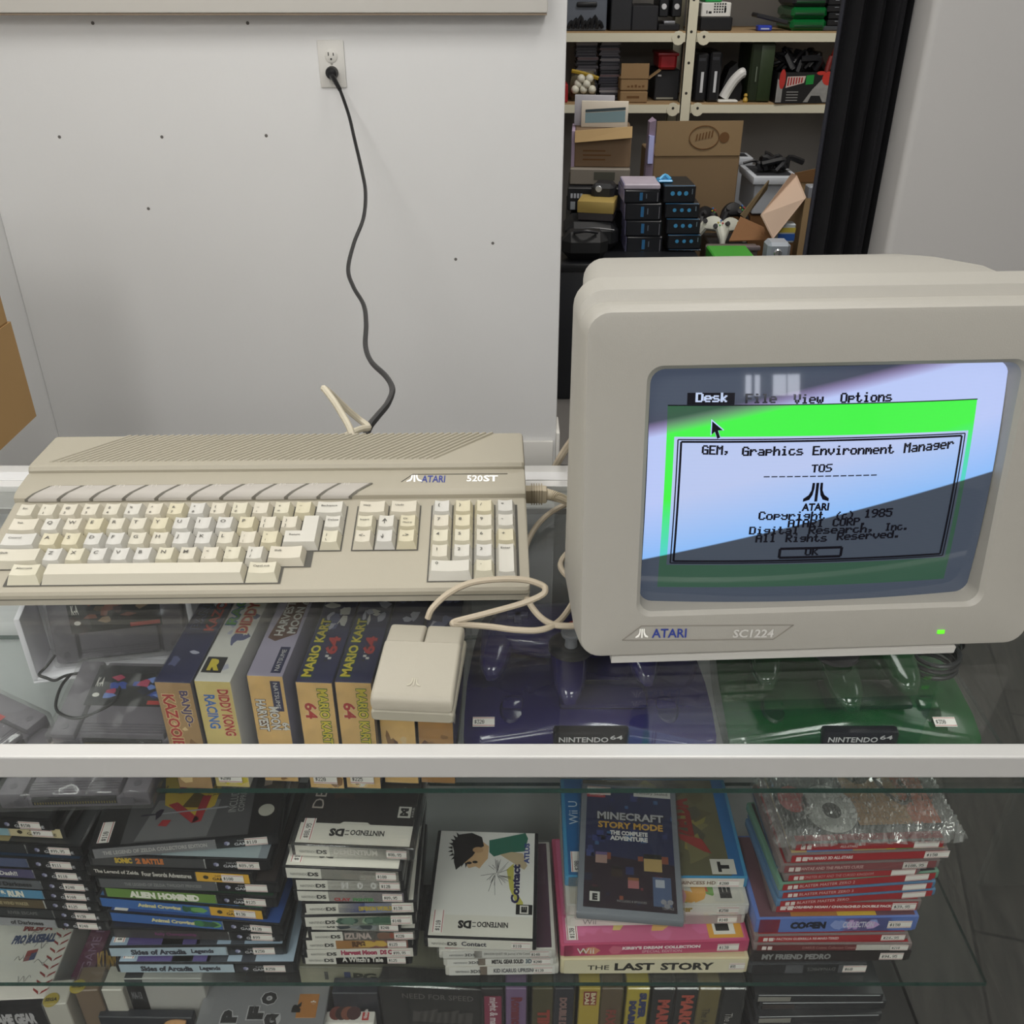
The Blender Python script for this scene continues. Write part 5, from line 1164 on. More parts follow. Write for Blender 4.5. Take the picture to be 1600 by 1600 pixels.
DS3 = [('3DS', .20, .30, .25, .65, '#4a4a4a', .03), ('NINTENDO', .06, .19, .3, .55, '#777777')]
def d3(l, r, desc, txt, price, **k): return dict(t=k.pop('t', .0125), l=l, r=r, desc=desc, spine=[(0, 1, '#dad8d2'), (.29, .36, '#8a7a6c')], txt=DS3 + txt, price=price, px=.80, pw=.019, top=k.pop('top', '#d8d6d0'), case=CASEW, **k)
stack(SD, GD, .137, [
    d3((696, 1526), (873, 1523), 'white case with spaced grey lettering', [('KID ICARUS: UPRISING', .42, .82, .25, .75, '#4a4a52', .03)], '$120', t=.0155, tops=[(.05, .4, 0, .3, '#6fa3b8'), (.6, 1, 0, .3, '#4a5f9a')]),
    d3((693, 1511), (870, 1508), 'white case with heavy black lettering', [('METAL GEAR SOLID', .42, .72, .2, .85, '#2c2a2a', .05), ('3D', .74, .80, .2, .85, '#4a5f6a', .05)], '$200'),
    d3((686, 1499), (868, 1497), 'white case in a shiny clear sleeve', [('DRAGON QUEST VIII: Journey of the Cursed', .38, .80, .3, .75, '#3f3c3a', .0)], '$140', wrap=True, tops=[(.7, 1, 0, 1, '#4a2a3e'), (.02, .2, 0, .1, '#b06a6a')]),
    ds((663, 1481), (838, 1487), "case with a boy's head and green collar", [], [('Contact', .32, .56, .25, .75, '#2c2c3c', .03)], '$110', art=both(dstop(body='#dcdbd6'), lambda c, L, dp, zz, i0, W_: boy_cover(c, L, dp, zz + .0002, i0, W_)), price2='$110', case=CASEB),
])
# the wide stack with two thick boxes
def wii_top(c, L, dp, zz, i0, W_): patches(21, ['#cf6f98', '#d98aa8', '#e0b06a', '#b84a78', '#d8c07a'], 22, .05, .78, .05, .6, .006, .014)(c, L, dp, zz, i0, W_); c.quad((i0 + W_ * .80, .004, zz + .0003), (i0 + W_ * .99, .004, zz + .0003), (i0 + W_ * .99, .06, zz + .0003), (i0 + W_ * .80, .06, zz + .0003), PC_('#d39a3c')); c.quad((i0 + W_ * .83, .008, zz + .0004), (i0 + W_ * .95, .008, zz + .0004), (i0 + W_ * .95, .04, zz + .0004), (i0 + W_ * .83, .04, zz + .0004), PC_('#d8d5cc')); c.text('E', Vector((i0 + W_ * .92, .012, zz + .0005)), (0, 1, 0), (-1, 0, 0), .02, .014, PC_('#1c1c1c'), bold=.08)
def wiiu_top(c, L, dp, zz, i0, W_):
    P = lambda f, g, k=0: (i0 + W_ * f, dp * g, zz + k)
    c.quad(P(.12, .02), P(.93, .02), P(.93, .98), P(.12, .98), PC_('#5d5a42')); patches(8, ['#6f6a48', '#4c4a3c', '#7c7440', '#55503a'], 22, .2, .9, .1, .9)(c, L, dp, zz + .0001, i0, W_)
    c.text('ZELDA', Vector(P(.76, .38, .0004)), (0, 1, 0), (-1, 0, 0), dp * .4, .022, PC_('#7c2a26'), bold=.06); c.poly([P(.66, .42, .0005), P(.80, .36, .0005), P(.84, .22, .0005), P(.80, .24, .0005), P(.67, .36, .0005)][::-1], PC_('#8c3430'))
    c.text('Wii U', Vector(P(.075, .5, .0003)), (0, 1, 0), (-1, 0, 0), dp * .24, .010, PC_('#b9cbd8'), bold=.0)
    c.quad(P(.82, .03, .0005), P(.96, .03, .0005), P(.96, .17, .0005), P(.82, .17, .0005), PC_('#c4c1b8')); c.text('T', Vector(P(.925, .05, .0006)), (0, 1, 0), (-1, 0, 0), .013, .012, PC_('#1a1a1a'), bold=.08)
def kirby_top(c, L, dp, zz, i0, W_): patches(31, ['#c0503a', '#6d9a4a', '#d8a04a', '#c98aa0'], 14, .5, .8, .03, .3)(c, L, dp, zz, i0, W_); c.quad((i0 + W_ * .83, .004, zz + .0003), (i0 + W_ * .98, .004, zz + .0003), (i0 + W_ * .98, .03, zz + .0003), (i0 + W_ * .83, .03, zz + .0003), PC_('#c8c5bc')); c.text('E', Vector((i0 + W_ * .93, .008, zz + .0005)), (0, 1, 0), (-1, 0, 0), .016, .012, PC_('#1c1c1c'), bold=.08)
SE = 'the wide stack'
GE = 'game cases in the wide stack beneath the night-blue case'
WT = [('Wii', .07, .15, .2, .8, '#8a8a88', .0)]
ztopE = stack(SE, GE, .137, [
    dict(t=.0235, l=(875, 1523), r=(1167, 1521), desc='thick cream box with large black serif lettering', spine=[(0, 1, '#d8cfb2')], top='#cfc09a', case=M('#d4c8a4', .5), cat='game box', txt=[('THE', .13, .25, .28, .62, '#26221c', .01), ('LAST', .28, .50, .22, .78, '#1d1a16', .04), ('STORY', .535, .83, .22, .78, '#1d1a16', .04)], price='$95', px=.915, pw=.016),
    dict(t=.0180, l=(875, 1496), r=(1169, 1488), desc='thick pink box with white lettering', spine=[(0, 1, '#b53f66'), (0, .05, '#8f2a48')], top='#c9668c', case=M('#b84a6c', .4), cat='game box', txt=[('Wii', .07, .165, .2, .75, '#e6dcd8', .005), ("KIRBY'S DREAM COLLECTION", .32, .75, .5, .8, '#eedfe0', .06), ('SPECIAL EDITION', .43, .65, .15, .4, '#e2b8c4', .0)], price='$130', px=.845, blobs=5, bc=['#c9667f', '#cf8a6a', '#8a6a2c'], bx=(.12, .3), art=wii_top, price2='$130'),
    dict(t=GCT, l=(885, 1449), r=(1163, 1444), desc='white case with a grey logo at its end', spine=[(0, 1, '#d9d6ce'), (.6, 1, '#d6bcbc')], top='#d8d5cd', case=CASEW, txt=WT + [('RUNE FACTORY', .36, .54, .3, .6, '#8a8078')], price='$140', px=.86, pw=.02),
    dict(t=GCT, l=(884, 1431), r=(1169, 1430), desc='white case with a green and red cover', spine=[(0, 1, '#dad7cf')], top='#d2cdbf', case=CASEW, txt=WT + [('over', .60, .70, .3, .8, '#a08a2a', .07)], price='$250', px=.84, art=kirby_top, wrap=True),
    dict(t=GCT, l=(882, 1386), r=(1167, 1388), desc='blue case with a mossy brown cover', spine=[(0, 1, '#d0cdc4'), (0, .06, '#3f7fa6')], top='#1f5f96', case=M('#3f86ae', .25), txt=[('TWILIGHT PRINCESS HD', .45, .84, .3, .7, '#6a4a38', .02)], price='$200', px=.85, art=wiiu_top, price2='$200'),
])
# the night-blue case lying across it, long side away from us
pa, pb, pc_ = onz(900, 1436, ztopE), onz(1068, 1450, ztopE), onz(917, 1231, ztopE)
yw = math.atan2(pb.y - pa.y, pb.x - pa.x); Lw, Dw = (pb - pa).length, .170
nc = thing('game_case', 'night-blue case with blocky silver and gold lettering lying across the wide stack', 'game case', (pa.x, pa.y, ztopE), yw)
m = MB(); m.rbox((0, 0, 0), (Lw, Dw, .0105), .002, M('#7d828a', .25), 2); m.build('case', nc)
c = MB(); z = .0108; P = lambda f, g, k=0: (Lw * (.06 + .88 * f), Dw * (.04 + .93 * g), z + k)
c.quad(P(0, 0), P(1, 0), P(1, 1), P(0, 1), PC_('#20264e')); c.quad(P(0, 0, .0001), P(1, 0, .0001), P(1, .36, .0001), P(0, .42, .0001), PC_('#2a1a26'))
rd = random.Random(11)
for k in range(46):
    a, b = rd.random(), rd.random(); s = rd.uniform(.02, .06); c.quad(P(a, b * .95, .0002), P(min(1, a + s * 1.5), b * .95, .0002), P(min(1, a + s * 1.5), min(1, b * .95 + s), .0002), P(a, min(1, b * .95 + s), .0002), PC_(rd.choice(['#2a3262', '#3a4680', '#4a222c', '#23253e', '#6a2c34', '#8a4a34'] if b < .45 else ['#2a3266', '#343e78', '#1c2044', '#3a5f8c'])))
def block(a, b, w, h, col, k=.0004): c.quad(P(a, b, k), P(a + w, b, k), P(a + w, b + h, k), P(a, b + h, k), PC_(col))
for (a, b, s, skin, hair) in ((.12, .34, .13, '#a98a80', '#6a5a86'), (.66, .30, .2, '#b59a62', '#1c1815'), (.48, .16, .12, '#a8686a', '#8a5a34'), (.30, .24, .12, '#3a2a22', '#1a1614')):
    block(a, b, s, s * .5, skin); block(a, b + s * .5, s, s * .18, hair, .0005)
block(.75, .04, .2, .22, '#4f5f80'); block(.78, .18, .1, .06, '#a9aeb8', .0005)
c.text('MINECRAFT', Vector(P(.12, .70, .0007)), (1, 0, 0), (0, 1, 0), Lw * .70, .0115, PC_('#1b1b22'), bold=.09); c.text('MINECRAFT', Vector(P(.13, .705, .0009)), (1, 0, 0), (0, 1, 0), Lw * .68, .0105, PC_('#b4b4b6'), bold=.035)
c.text('STORY MODE', Vector(P(.14, .63, .0009)), (1, 0, 0), (0, 1, 0), Lw * .66, .009, PC_('#c89c42'), bold=.04)
c.text('THE COMPLETE', Vector(P(.28, .575, .0009)), (1, 0, 0), (0, 1, 0), Lw * .38, .006, PC_('#dcdcda'), bold=.06); c.text('ADVENTURE', Vector(P(.28, .53, .0009)), (1, 0, 0), (0, 1, 0), Lw * .38, .006, PC_('#dcdcda'), bold=.06)
block(.0, .90, .22, .10, '#a82a34', .0005); c.text('SWITCH', Vector(P(.03, .91, .0008)), (1, 0, 0), (0, 1, 0), Lw * .14, .004, PC_('#e0d4d0')); block(.56, .93, .44, .065, '#d0cec8', .0005); c.text('Factory Sealed', Vector(P(.6, .945, .0008)), (1, 0, 0), (0, 1, 0), Lw * .32, .005, PC_('#2c2c30'))
block(.06, .03, .12, .12, '#1a1a1a', .0005); block(.065, .045, .11, .07, '#d6d4ce', .0006); c.text('E', Vector(P(.095, .05, .0008)), (1, 0, 0), (0, 1, 0), Lw * .05, .008, PC_('#161616'), bold=.08)
c.text('INCLUDES 8 EPISODES', Vector(P(.36, .05, .0008)), (1, 0, 0), (0, 1, 0), Lw * .28, .0025, PC_('#9a9a9a')); c.text('TELLTALE', Vector(P(.84, .02, .0008)), (1, 0, 0), (0, 1, 0), Lw * .11, .003, PC_('#9a9a9a'))
for q in ((.86, .075), (.93, .075), (.895, .045)): c.disc(P(q[0], q[1], .0008), X_, Y_, .003, PC_('#8f8f96'), 14)
c.build('cover_print', nc, smooth=0); sticker(nc, '$150', Vector(P(.0, 1.0, .0009)) - Vector((0, .012, 0)), X_, Y_, .026, .011)
m = MB(); m.rbox((-.0015, -.0015, -.0002), (Lw + .0015, Dw + .002, .0125), .002, CLEAR, 2); m.build('clear_sleeve', nc)
# red-spined stack
RS = '#a12a30'
def sw(l, r, desc, txt, price, t=.0105, **k):
    d = dict(t=t, l=l, r=r, desc=desc, spine=k.pop('spine', [(0, 1, RS)]), price=price, px=k.pop('px', .80), pw=k.pop('pw', .024), top=k.pop('top', RS), case=k.pop('case', CASER), **k)
    h = .7; d['txt'] = txt
    def logo(c, L, dp, zz, i0, W_, base=d.get('art')):
        w = min(.0065, t * .5)
        if d['spine'][0][2] not in (RS, '#6a2a2c', '#8a4448'):
            if base: base(c, L, dp, zz, i0, W_)
            return
        for q in (-1, 1): c.quad(*[(i0 + .010 + q * w * .55 + a * w * .42, .0002, t / 2 + b * w * .5) for a, b in ((-1, -1), (1, -1), (1, 1), (-1, 1))], PC_('#e2d6d0'))
        if base: base(c, L, dp, zz, i0, W_)
    d['art'] = logo
    return d
LT = '#e0c4c0'
SF = 'the bubble-wrap-topped red stack'
GF = 'game cases in the red-spined stack under bubble wrap'
ztopF = stack(SF, GF, .106, [
    sw((1168, 1523), (1352, 1521), 'short dark case with upside-down lettering', [('DYNAMICS', .50, .75, .3, .7, '#7a7a78', .0, True)], '$60', t=.0150, spine=[(0, 1, '#55565a'), (0, .30, '#2a2426'), (.46, .78, '#1d1d1f')], case=M('#3c3d40', .25), top='#3a3a3d', px=.82),
    sw((1171, 1504), (1421, 1502), 'black case with wide grey lettering', [('MY FRIEND PEDRO', .05, .50, .2, .8, '#8f8f8e', .05)], '$94.95', t=.0165, spine=[(0, 1, '#2a2324')], case=M('#2a2324', .3), top='#4a2c2a', px=.82),
    sw((1176, 1487), (1424, 1486), 'dull maroon case with a white seal tag', [('DARIUS Cozmic Collection Console', .30, .66, .3, .75, '#b88a84', .0)], '$210', spine=[(0, 1, '#6a2a2c'), (.655, .99, '#d6d2ca')], px=.88, pw=.018),
    sw((1178, 1474), (1418, 1470), 'red case below the blue box', [('RED FACTION GUERRILLA RE-MARS-TERED', .07, .55, .3, .75, LT, .03)], '$24.95', px=.84),
    sw((1178, 1459), (1431, 1455), 'thick blue box with a red end', [('COGEN', .20, .43, .25, .8, '#1d2030', .08), ('COLLECTION', .54, .74, .3, .75, '#c8c6d8', .03)], '$150', t=.0215, spine=[(0, 1, '#5d76b8'), (0, .13, RS), (.55, .85, '#8a78b4')], case=M('#5d74b4', .3), top='#6a4a52', tops=[(.2, .5, 0, .3, '#a8743c'), (.5, .75, 0, .3, '#c8a83a')], blobs=6, bc=['#8a9ad0', '#a88ac0', '#c0a0d0'], bx=(.4, .75), px=.83),
    sw((1206, 1427), (1437, 1424), 'thick red box with white capitals', [('CHAOS;HEAD NOAH / CHAOS;CHILD DOUBLE PACK', .06, .82, .35, .7, '#e6d8d4', .06)], '$39.95', t=.0150, px=.82),
    sw((1212, 1419), (1461, 1401), 'red case in blue edging', [('BLASTER MASTER ZERO', .11, .45, .3, .75, LT, .0)], None, t=.0100, case=M('#54789a', .25)),
    sw((1216, 1406), (1461, 1389), 'red case edged in blue', [('BLASTER MASTER ZERO 3', .11, .47, .3, .75, LT, .0)], None, t=.0100, case=M('#54789a', .25)),
    sw((1216, 1394), (1466, 1374), 'red case with green and blue edging', [('BLASTER MASTER ZERO 2', .11, .47, .3, .75, LT, .0)], None, t=.0105, case=M('#668c78', .25), top='#3a3238', tops=[(.3, .34, 0, .5, '#a8b89a'), (.34, .6, 0, .5, '#3f3850'), (.7, .74, 0, .5, '#a8b89a'), (.75, .9, 0, .5, '#b08a8a')]),
    sw((1225, 1379), (1437, 1367), 'red case with small pale capitals', [('MONSTER BOY AND THE CURSED KINGDOM', .10, .66, .3, .75, '#c8a4a0', .0)], None, t=.0100),
    sw((1218, 1366), (1467, 1357), 'hazy rose-red case with a price tag', [("SHANTAE AND THE PIRATE'S CURSE", .08, .52, .3, .75, '#d0a8a4', .03)], '$180.95', spine=[(0, 1, '#8a4448')], t=.0115, px=.78, wrap=True),
    sw((1229, 1350), (1480, 1341), 'bright red case with white lettering', [('SUPER MARIO 3D ALL-STARS', .07, .40, .3, .75, '#e4d6d2', .04)], '$150', t=.0115, top='#b7a070', tops=[(.1, .4, 0, .3, '#5f7fb0'), (.62, .68, 0, .2, '#c8b43a'), (.68, .8, 0, .3, '#5a8a4a'), (.85, .97, 0, .3, '#c8c4ba')], px=.87),
    sw((1236, 1331), (1479, 1325), 'red case half hidden by the wrap', [('ALL-STARS', .30, .42, .3, .7, '#d6b8b4', .03)], None, t=.0105),
])
# bubble-wrapped picture lying on top
qa, qb = onz(1215, 1326, ztopF + .002), onz(1508, 1316, ztopF + .002); yw = math.atan2(qb.y - qa.y, qb.x - qa.x); Lw = (qb - qa).length; Dw = .155
bw = thing('bubble_wrapped_package', 'flat printed board in bubble wrap lying on the red-spined stack', 'package', (qa.x, qa.y, ztopF + .0008), yw)
m = MB(); m.rbox((.012, .012, .003), (Lw - .015, Dw - .008, .012), .002, M('#2b2c2c', .4)); z = .0123; P = lambda f, g, k=0: (.012 + (Lw - .027) * f, .012 + (Dw - .02) * g, z + k)
m.build('board', bw)
m = MB()
m.poly([P(.02, .02), P(.46, .02), P(.44, .5), P(.36, .98), P(.02, .98)], PC_('#1e2423')); m.poly([P(.46, .02), P(.80, .02), P(.78, .98), P(.36, .98), P(.44, .5)], PC_('#94704a')); m.poly([P(.80, .02), P(.98, .02), P(.98, .98), P(.78, .98)], PC_('#a0553c'))
m.disc(P(.31, .18, .0002), X_, Y_, .026, PC_('#a9a9a6'), 24, ry=.03); m.disc(P(.32, .16, .0004), X_, Y_, .009, PC_('#1b1b1b'), 18, ry=.010); m.disc(P(.10, .28, .0002), X_, Y_, .014, PC_('#a23a3a'), 20, ry=.017); m.disc(P(.06, .08, .0002), X_, Y_, .008, PC_('#101012'), 16)
m.poly([P(.20, .82, .0002), P(.24, .62, .0002), P(.34, .58, .0002), P(.38, .70, .0002), P(.33, .92, .0002), P(.25, .95, .0002)], PC_('#9fa39a')); m.disc(P(.58, .55, .0002), X_, Y_, .014, PC_('#33291f'), 18, ry=.02); m.disc(P(.62, .85, .0002), X_, Y_, .012, PC_('#33291f'), 18, ry=.014)
m.tube([P(.68, .5, .0006), P(.72, .3, .0006), P(.80, .2, .0006), P(.86, .28, .0006), P(.84, .42, .0006)], .0022, PC_('#2c241c'), 6, 4); m.build('cover_print', bw, smooth=0)
m = MB(); nx, ny = 46, 24; vs, fs_ = [], []
rd = random.Random(5)
for j in range(ny * 2 + 1):
    for i in range(nx * 2 + 1):
        x, y = Lw * i / (nx * 2), Dw * j / (ny * 2); b = .0052 if (i % 2 and j % 2) else .0
        edge = min(i, j, nx * 2 - i, ny * 2 - j); zt_ = .0165 if edge > 3 else .004 + .0038 * edge
        vs.append((x + rd.uniform(-.0008, .0008) + (rd.uniform(-.004, .004) if edge == 0 else 0), y + rd.uniform(-.0008, .0008) + (rd.uniform(-.003, .003) if edge == 0 else 0), zt_ + b + rd.uniform(-.0006, .0006)))
wn = nx * 2 + 1
for j in range(ny * 2):
    for i in range(nx * 2): a = j * wn + i; fs_.append((a, a + 1, a + wn + 1, a + wn))
m.add(vs, fs_, pane_mat('bubble_film', (.90, .91, .90), .12, .07, .13)); m.quad((0, 0, .0012), (0, Dw, .0012), (Lw, Dw, .0012), (Lw, 0, .0012), pane_mat('bubble_film_under', (.93, .93, .93), .06, .15, .03)); m.build('bubble_wrap', bw, smooth=60)  # film's raised white diffuse share imitates the highlights on the bubbles

# ================================================================ boxes standing on the counter deck
ZD = DK0 + .0005
def deck_box(name, label, cat, pl, pr, ztop, depth, body, group=None, front=None, top=None, art=None, yaw=0, sleeve=False, parts=()):
    """box standing on the deck; pl, pr are the ends of its front top edge in the photograph"""
    a, b = onz(*pl, ztop), onz(*pr, ztop); L = (b - a).length; h = ztop - ZD; yw = math.atan2(b.y - a.y, b.x - a.x)
    t = thing(name, label, cat, (a.x, a.y, ZD), yw, group)
    m = MB(); m.rbox((0, .0008, 0), (L, depth, h), .001, body, 1); m.build('carton', t)
    c = MB()
    if front: c.quad((0.0005, .0003, .001), (L - .0005, .0003, .001), (L - .0005, .0003, h - .0008), (.0005, .0003, h - .0008), front)
    if top: c.quad((.0005, .0015, h + .0003), (L - .0005, .0015, h + .0003), (L - .0005, depth - .001, h + .0003), (.0005, depth - .001, h + .0003), top)
    if art: art(c, L, depth, h)
    if c.v: c.build('cover_print', t, smooth=0)
    if sleeve: m = MB(); m.rbox((-.0012, -.0008, 0), (L + .0012, depth + .0012, h + .0025), .0015, CLEAR, 1); m.build('clear_protector', t)
    return t
# baseball box, laid face up on a carton of the same size below
def ball(c, L, d, h):
    z = h + .0006; P = lambda f, g, k=0: (L * f, d * g, z + k)
    for k in range(11):
        g = .04 + .088 * k
        for s in (-1, 1): c.poly([P(.90 + s * .005, g, .0001), P(.90 + s * .085, g + .05, .0001), P(.90 + s * .09, g + .072, .0001), P(.90 + s * .02, g + .035, .0001)][::s], PC_('#8f2f2c'))
    c.text('PRO BASEBALL', Vector(P(.33, .60, .0002)), (.998, .03, 0), (-.03, .998, 0), L * .50, .012, PC_('#2c3c66'), bold=.07, shear=.2); c.text('MLBPA', Vector(P(.40, .75, .0002)), X_, Y_, L * .35, .008, PC_('#8f2f2c'), bold=.06)
    c.quad(P(.56, .40, .0002), P(.68, .42, .0002), P(.68, .54, .0002), P(.56, .52, .0002), PC_('#8f3a38')); c.quad(P(.62, .41, .0003), P(.68, .42, .0003), P(.68, .50, .0003), P(.62, .49, .0003), PC_('#2c3c66'))
    rd = random.Random(2)
    for _ in range(9):
        x, y = rd.uniform(.2, .75), rd.uniform(.1, .7); c.tube([P(x + .03 * i, y + rd.uniform(-.05, .05), .0004) for i in range(6)], .0003, PC_('#6a6664'), 3, 4)
    c.quad((.002, .0, h - .075), (L * .86, .0, h - .075), (L * .86, .0, h - .012), (.002, .0, h - .012), PC_('#1b1b20')); c.text('GAME GEAR', (L * .30, -.0003, h - .045), X_, Z_, L * .50, .020, PC_('#b9b6b8'), bold=.07, shear=.15)
    c.text('VIDEO GAME SYSTEM', (L * .36, -.0003, h - .058), X_, Z_, L * .42, .006, PC_('#9a989a'), shear=.15); c.quad((L * .56, -.0003, h - .1), (L * .8, -.0003, h - .1), (L * .8, -.0003, h - .078), (L * .56, -.0003, h - .078), PC_('#c9c6be'))
    for k in range(14): c.quad((L * .57 + k * .0022, -.0005, h - .098), (L * .57 + k * .0022 + .001, -.0005, h - .098), (L * .57 + k * .0022 + .001, -.0005, h - .082), (L * .57 + k * .0022, -.0005, h - .082), PC_('#1b1b1b'))
deck_box('game_box', 'white boxed game printed like a red-stitched baseball below the shelf', 'game box', (-70, 1566), (72, 1560), -.525, .115, M('#cbc5bd', .45), front=M('#1d1d22', .45), top=M('#d8d2ca', .45), art=ball)
def gboy(c, L, d, h): c.text('GAME BOY', (L * .72, .02, h + .0006), Y_, -X_, d * .8, L * .42, PC_('#8a6a86')); 
deck_box('game_box', 'narrow plum-coloured box beside the baseball box', 'game box', (104, 1541), (137, 1541), -.535, .10, M('#4a2038', .45), top=M('#5d2744', .45), art=gboy)
def kung(c, L, d, h): c.text('KUNG FU', (L * .12, .012, h + .0006), (.93, .37, 0), (-.37, .93, 0), L * 1.1, d * .32, PC_('#b08a3a'), bold=.04)
deck_box('game_box', 'dark box with slanted gold lettering beside the plum box', 'game box', (141, 1541), (187, 1541), -.535, .10, M('#2c1a1c', .45), top=M('#331c1e', .45), art=kung)
CRM = M('#c9c5ba', .5)
def sega(s): 
    def f(c, L, d, h): c.disc((L * s[0], .006, h + .0007), X_, Y_, .0085, PC_('#a8963a'), 20); c.text('SEGA', (L * s[0] - .0065, .0045, h + .0009), X_, Y_, .013, .004, PC_('#3a3416'), bold=.05)
    return f
GBX = 'handheld game boxes standing on end on the deck'
deck_box('game_box', 'cream box end with a yellow round seal in front of the baseball box', 'game box', (66, 1572), (103, 1569), -.515, .03, CRM, GBX, art=sega((.3,)), sleeve=True)
deck_box('game_box', 'brown box end between the two cream ends', 'game box', (115, 1550), (153, 1548), -.51, .03, M('#7a6550', .5), GBX, art=sega((.1,)), sleeve=True)
deck_box('game_box', 'cream box end beside the black-banded white box', 'game box', (157, 1548), (190, 1548), -.51, .03, CRM, GBX, sleeve=True)
def mab(c, L, d, h):
    c.quad((.001, .0, .001), (L * .24, .0, .001), (L * .24, .0, h - .001), (.001, .0, h - .001), PC_('#1d1d1f')); c.quad((.001, .001, h + .0005), (L * .24, .001, h + .0005), (L * .24, d, h + .0005), (.001, d, h + .0005), PC_('#1d1d1f'))
    c.text('MA-13', (L * .05, -.0004, h - .035), X_, Z_, L * .13, .013, PC_('#77777a'), bold=.03)
deck_box('game_box', 'white box with a black band at its end under the blue cases', 'game box', (192, 1530), (314, 1530), -.50, .12, M('#bdbbb6', .5), front=M('#a9a7a3', .5), art=mab)
def hand(c, L, d, h): c.tube([(L * .72, -.001, h - .022), (L * .8, -.001, h - .012), (L * .92, -.001, h - .013)], .010, PC_('#b98a5a'), 8, 4)
deck_box('game_box', 'low navy box with an orange fist shape in front of the black-banded box', 'game box', (152, 1590), (300, 1592), -.548, .011, M('#20242c', .4), art=hand)
def rock(c, L, d, h):
    z = h + .0006; c.rbox((L * .77, d * .22, h), (L * .93, d * .78, h + .0006), .0003, PC_('#b57a3c'), 1); c.text('R', (L * .80, d * .34, z + .0003), (0, 1, 0), (-1, 0, 0), d * .01 + .012, L * .07, PC_('#1c1814'), bold=.08); c.text('*', (L * .87, d * .5, z + .0003), X_, Y_, .006, .006, PC_('#e6e0d4'), bold=.05)
    for (s, x, y) in (('P', .18, .08), ('F', .38, .16), ('O', .46, .5), ('G', .52, -.02)): c.text(s, (L * (x + .14), d * y, z + .0001), (0, 1, 0), (-1, 0, 0), d * .34, L * .14, PC_('#b9b9ba'), bold=.16); c.text(s, (L * (x + .135), d * (y + .02), z + .0003), (0, 1, 0), (-1, 0, 0), d * .30, L * .125, PC_('#2b2b2d'), bold=.08)
deck_box('game_box', 'wide silver-grey box with an orange square on top, under the white-spined stack', 'game box', (304, 1606), (504, 1606), -.535, .050, M('#8d8e90', .35), top=M('#86878a', .35), art=rock, sleeve=True)
deck_box('game_box', 'dark patterned box behind the small white box', 'game box', (518, 1553), (590, 1553), -.52, .02, M('#2b2d34', .45, var=.4, vscale=70), top=M('#34363e', .45, var=.4, vscale=70))
def nbox(c, L, d, h): c.rbox((L * .74, .004, h), (L * .88, d * .9, h + .0005), .0004, PC_('#b23a3a'), 1); c.text('Nintendo', (L * .85, .006, h + .0008), Y_, -X_, d * .7, L * .08, PC_('#dcd6d0'), bold=.03); [c.disc((L * (.2 + .12 * k), .012, h + .0006 + .00003 * k), X_, Y_, .008, PC_(q), 14) for k, q in enumerate(('#6a3a34', '#3a2a28', '#7a4a3a', '#4a3030'))]
deck_box('game_box', 'small white box with a red rounded mark on its edge', 'game box', (508, 1600), (584, 1600), -.545, .015, M('#cfccc4', .45), top=M('#d2cfc8', .45), art=nbox)
def spd(c, L, d, h): c.text('NEED FOR SPEED', (L * .22, -.0002, h - .02), X_, Z_, L * .7, .009, PC_('#6a6662')); [c.poly([(L * (.3 + .07 * k), -.0001, h - .062), (L * (.3 + .07 * k) + .012, -.0001, h - .062), (L * (.3 + .07 * k) + .014, -.0001, h - .045 + .004 * (k % 3)), (L * (.3 + .07 * k) + .002, -.0001, h - .042)], PC_('#4a4644')) for k in range(8)]
deck_box('game_box', 'wide black box with thin grey lettering under the short white stack', 'game box', (592, 1540), (752, 1548), -.50, .024, M('#1c1a1a', .35), art=spd, sleeve=True)
def pga(c, L, d, h): c.text('PGA TOUR 96', (L * .30, -.0003, h - .021), X_, Z_, L * .66, .014, PC_('#35382a'), bold=.05); c.quad((L * .25, -.0003, h - .022), (L * .285, -.0003, h - .022), (L * .285, -.0003, h - .006), (L * .25, -.0003, h - .006), PC_('#34406a')); c.quad((L * .14, -.0003, h - .020), (L * .16, -.0003, h - .020), (L * .16, -.0003, h - .006), (L * .14, -.0003, h - .006), PC_('#2b2a24'))
deck_box('game_box', 'long putty-coloured box with dark serif lettering under the white-spined stack', 'game box', (466, 1512), (749, 1517), -.507, .05, M('#8d8976', .5), front=M('#98947f', .5), art=pga)
GCB = 'boxed cartridges standing spine-out on the deck'
def spine(s, col, bold=.03, w=.075, wd=.5, band=None, y=0, x=.25):
    def f(c, L, d, h):
        if band: c.quad((L * .12, .0001, h - w - .016), (L * .92, .0001, h - w - .016), (L * .92, .0001, h - .012), (L * .12, .0001, h - .012), PC_(band))
        c.text(s, (L * x, -.0002, h - .014 - y), (0, 0, -1), X_, w, L * wd, PC_(col), bold=bold)
    return f
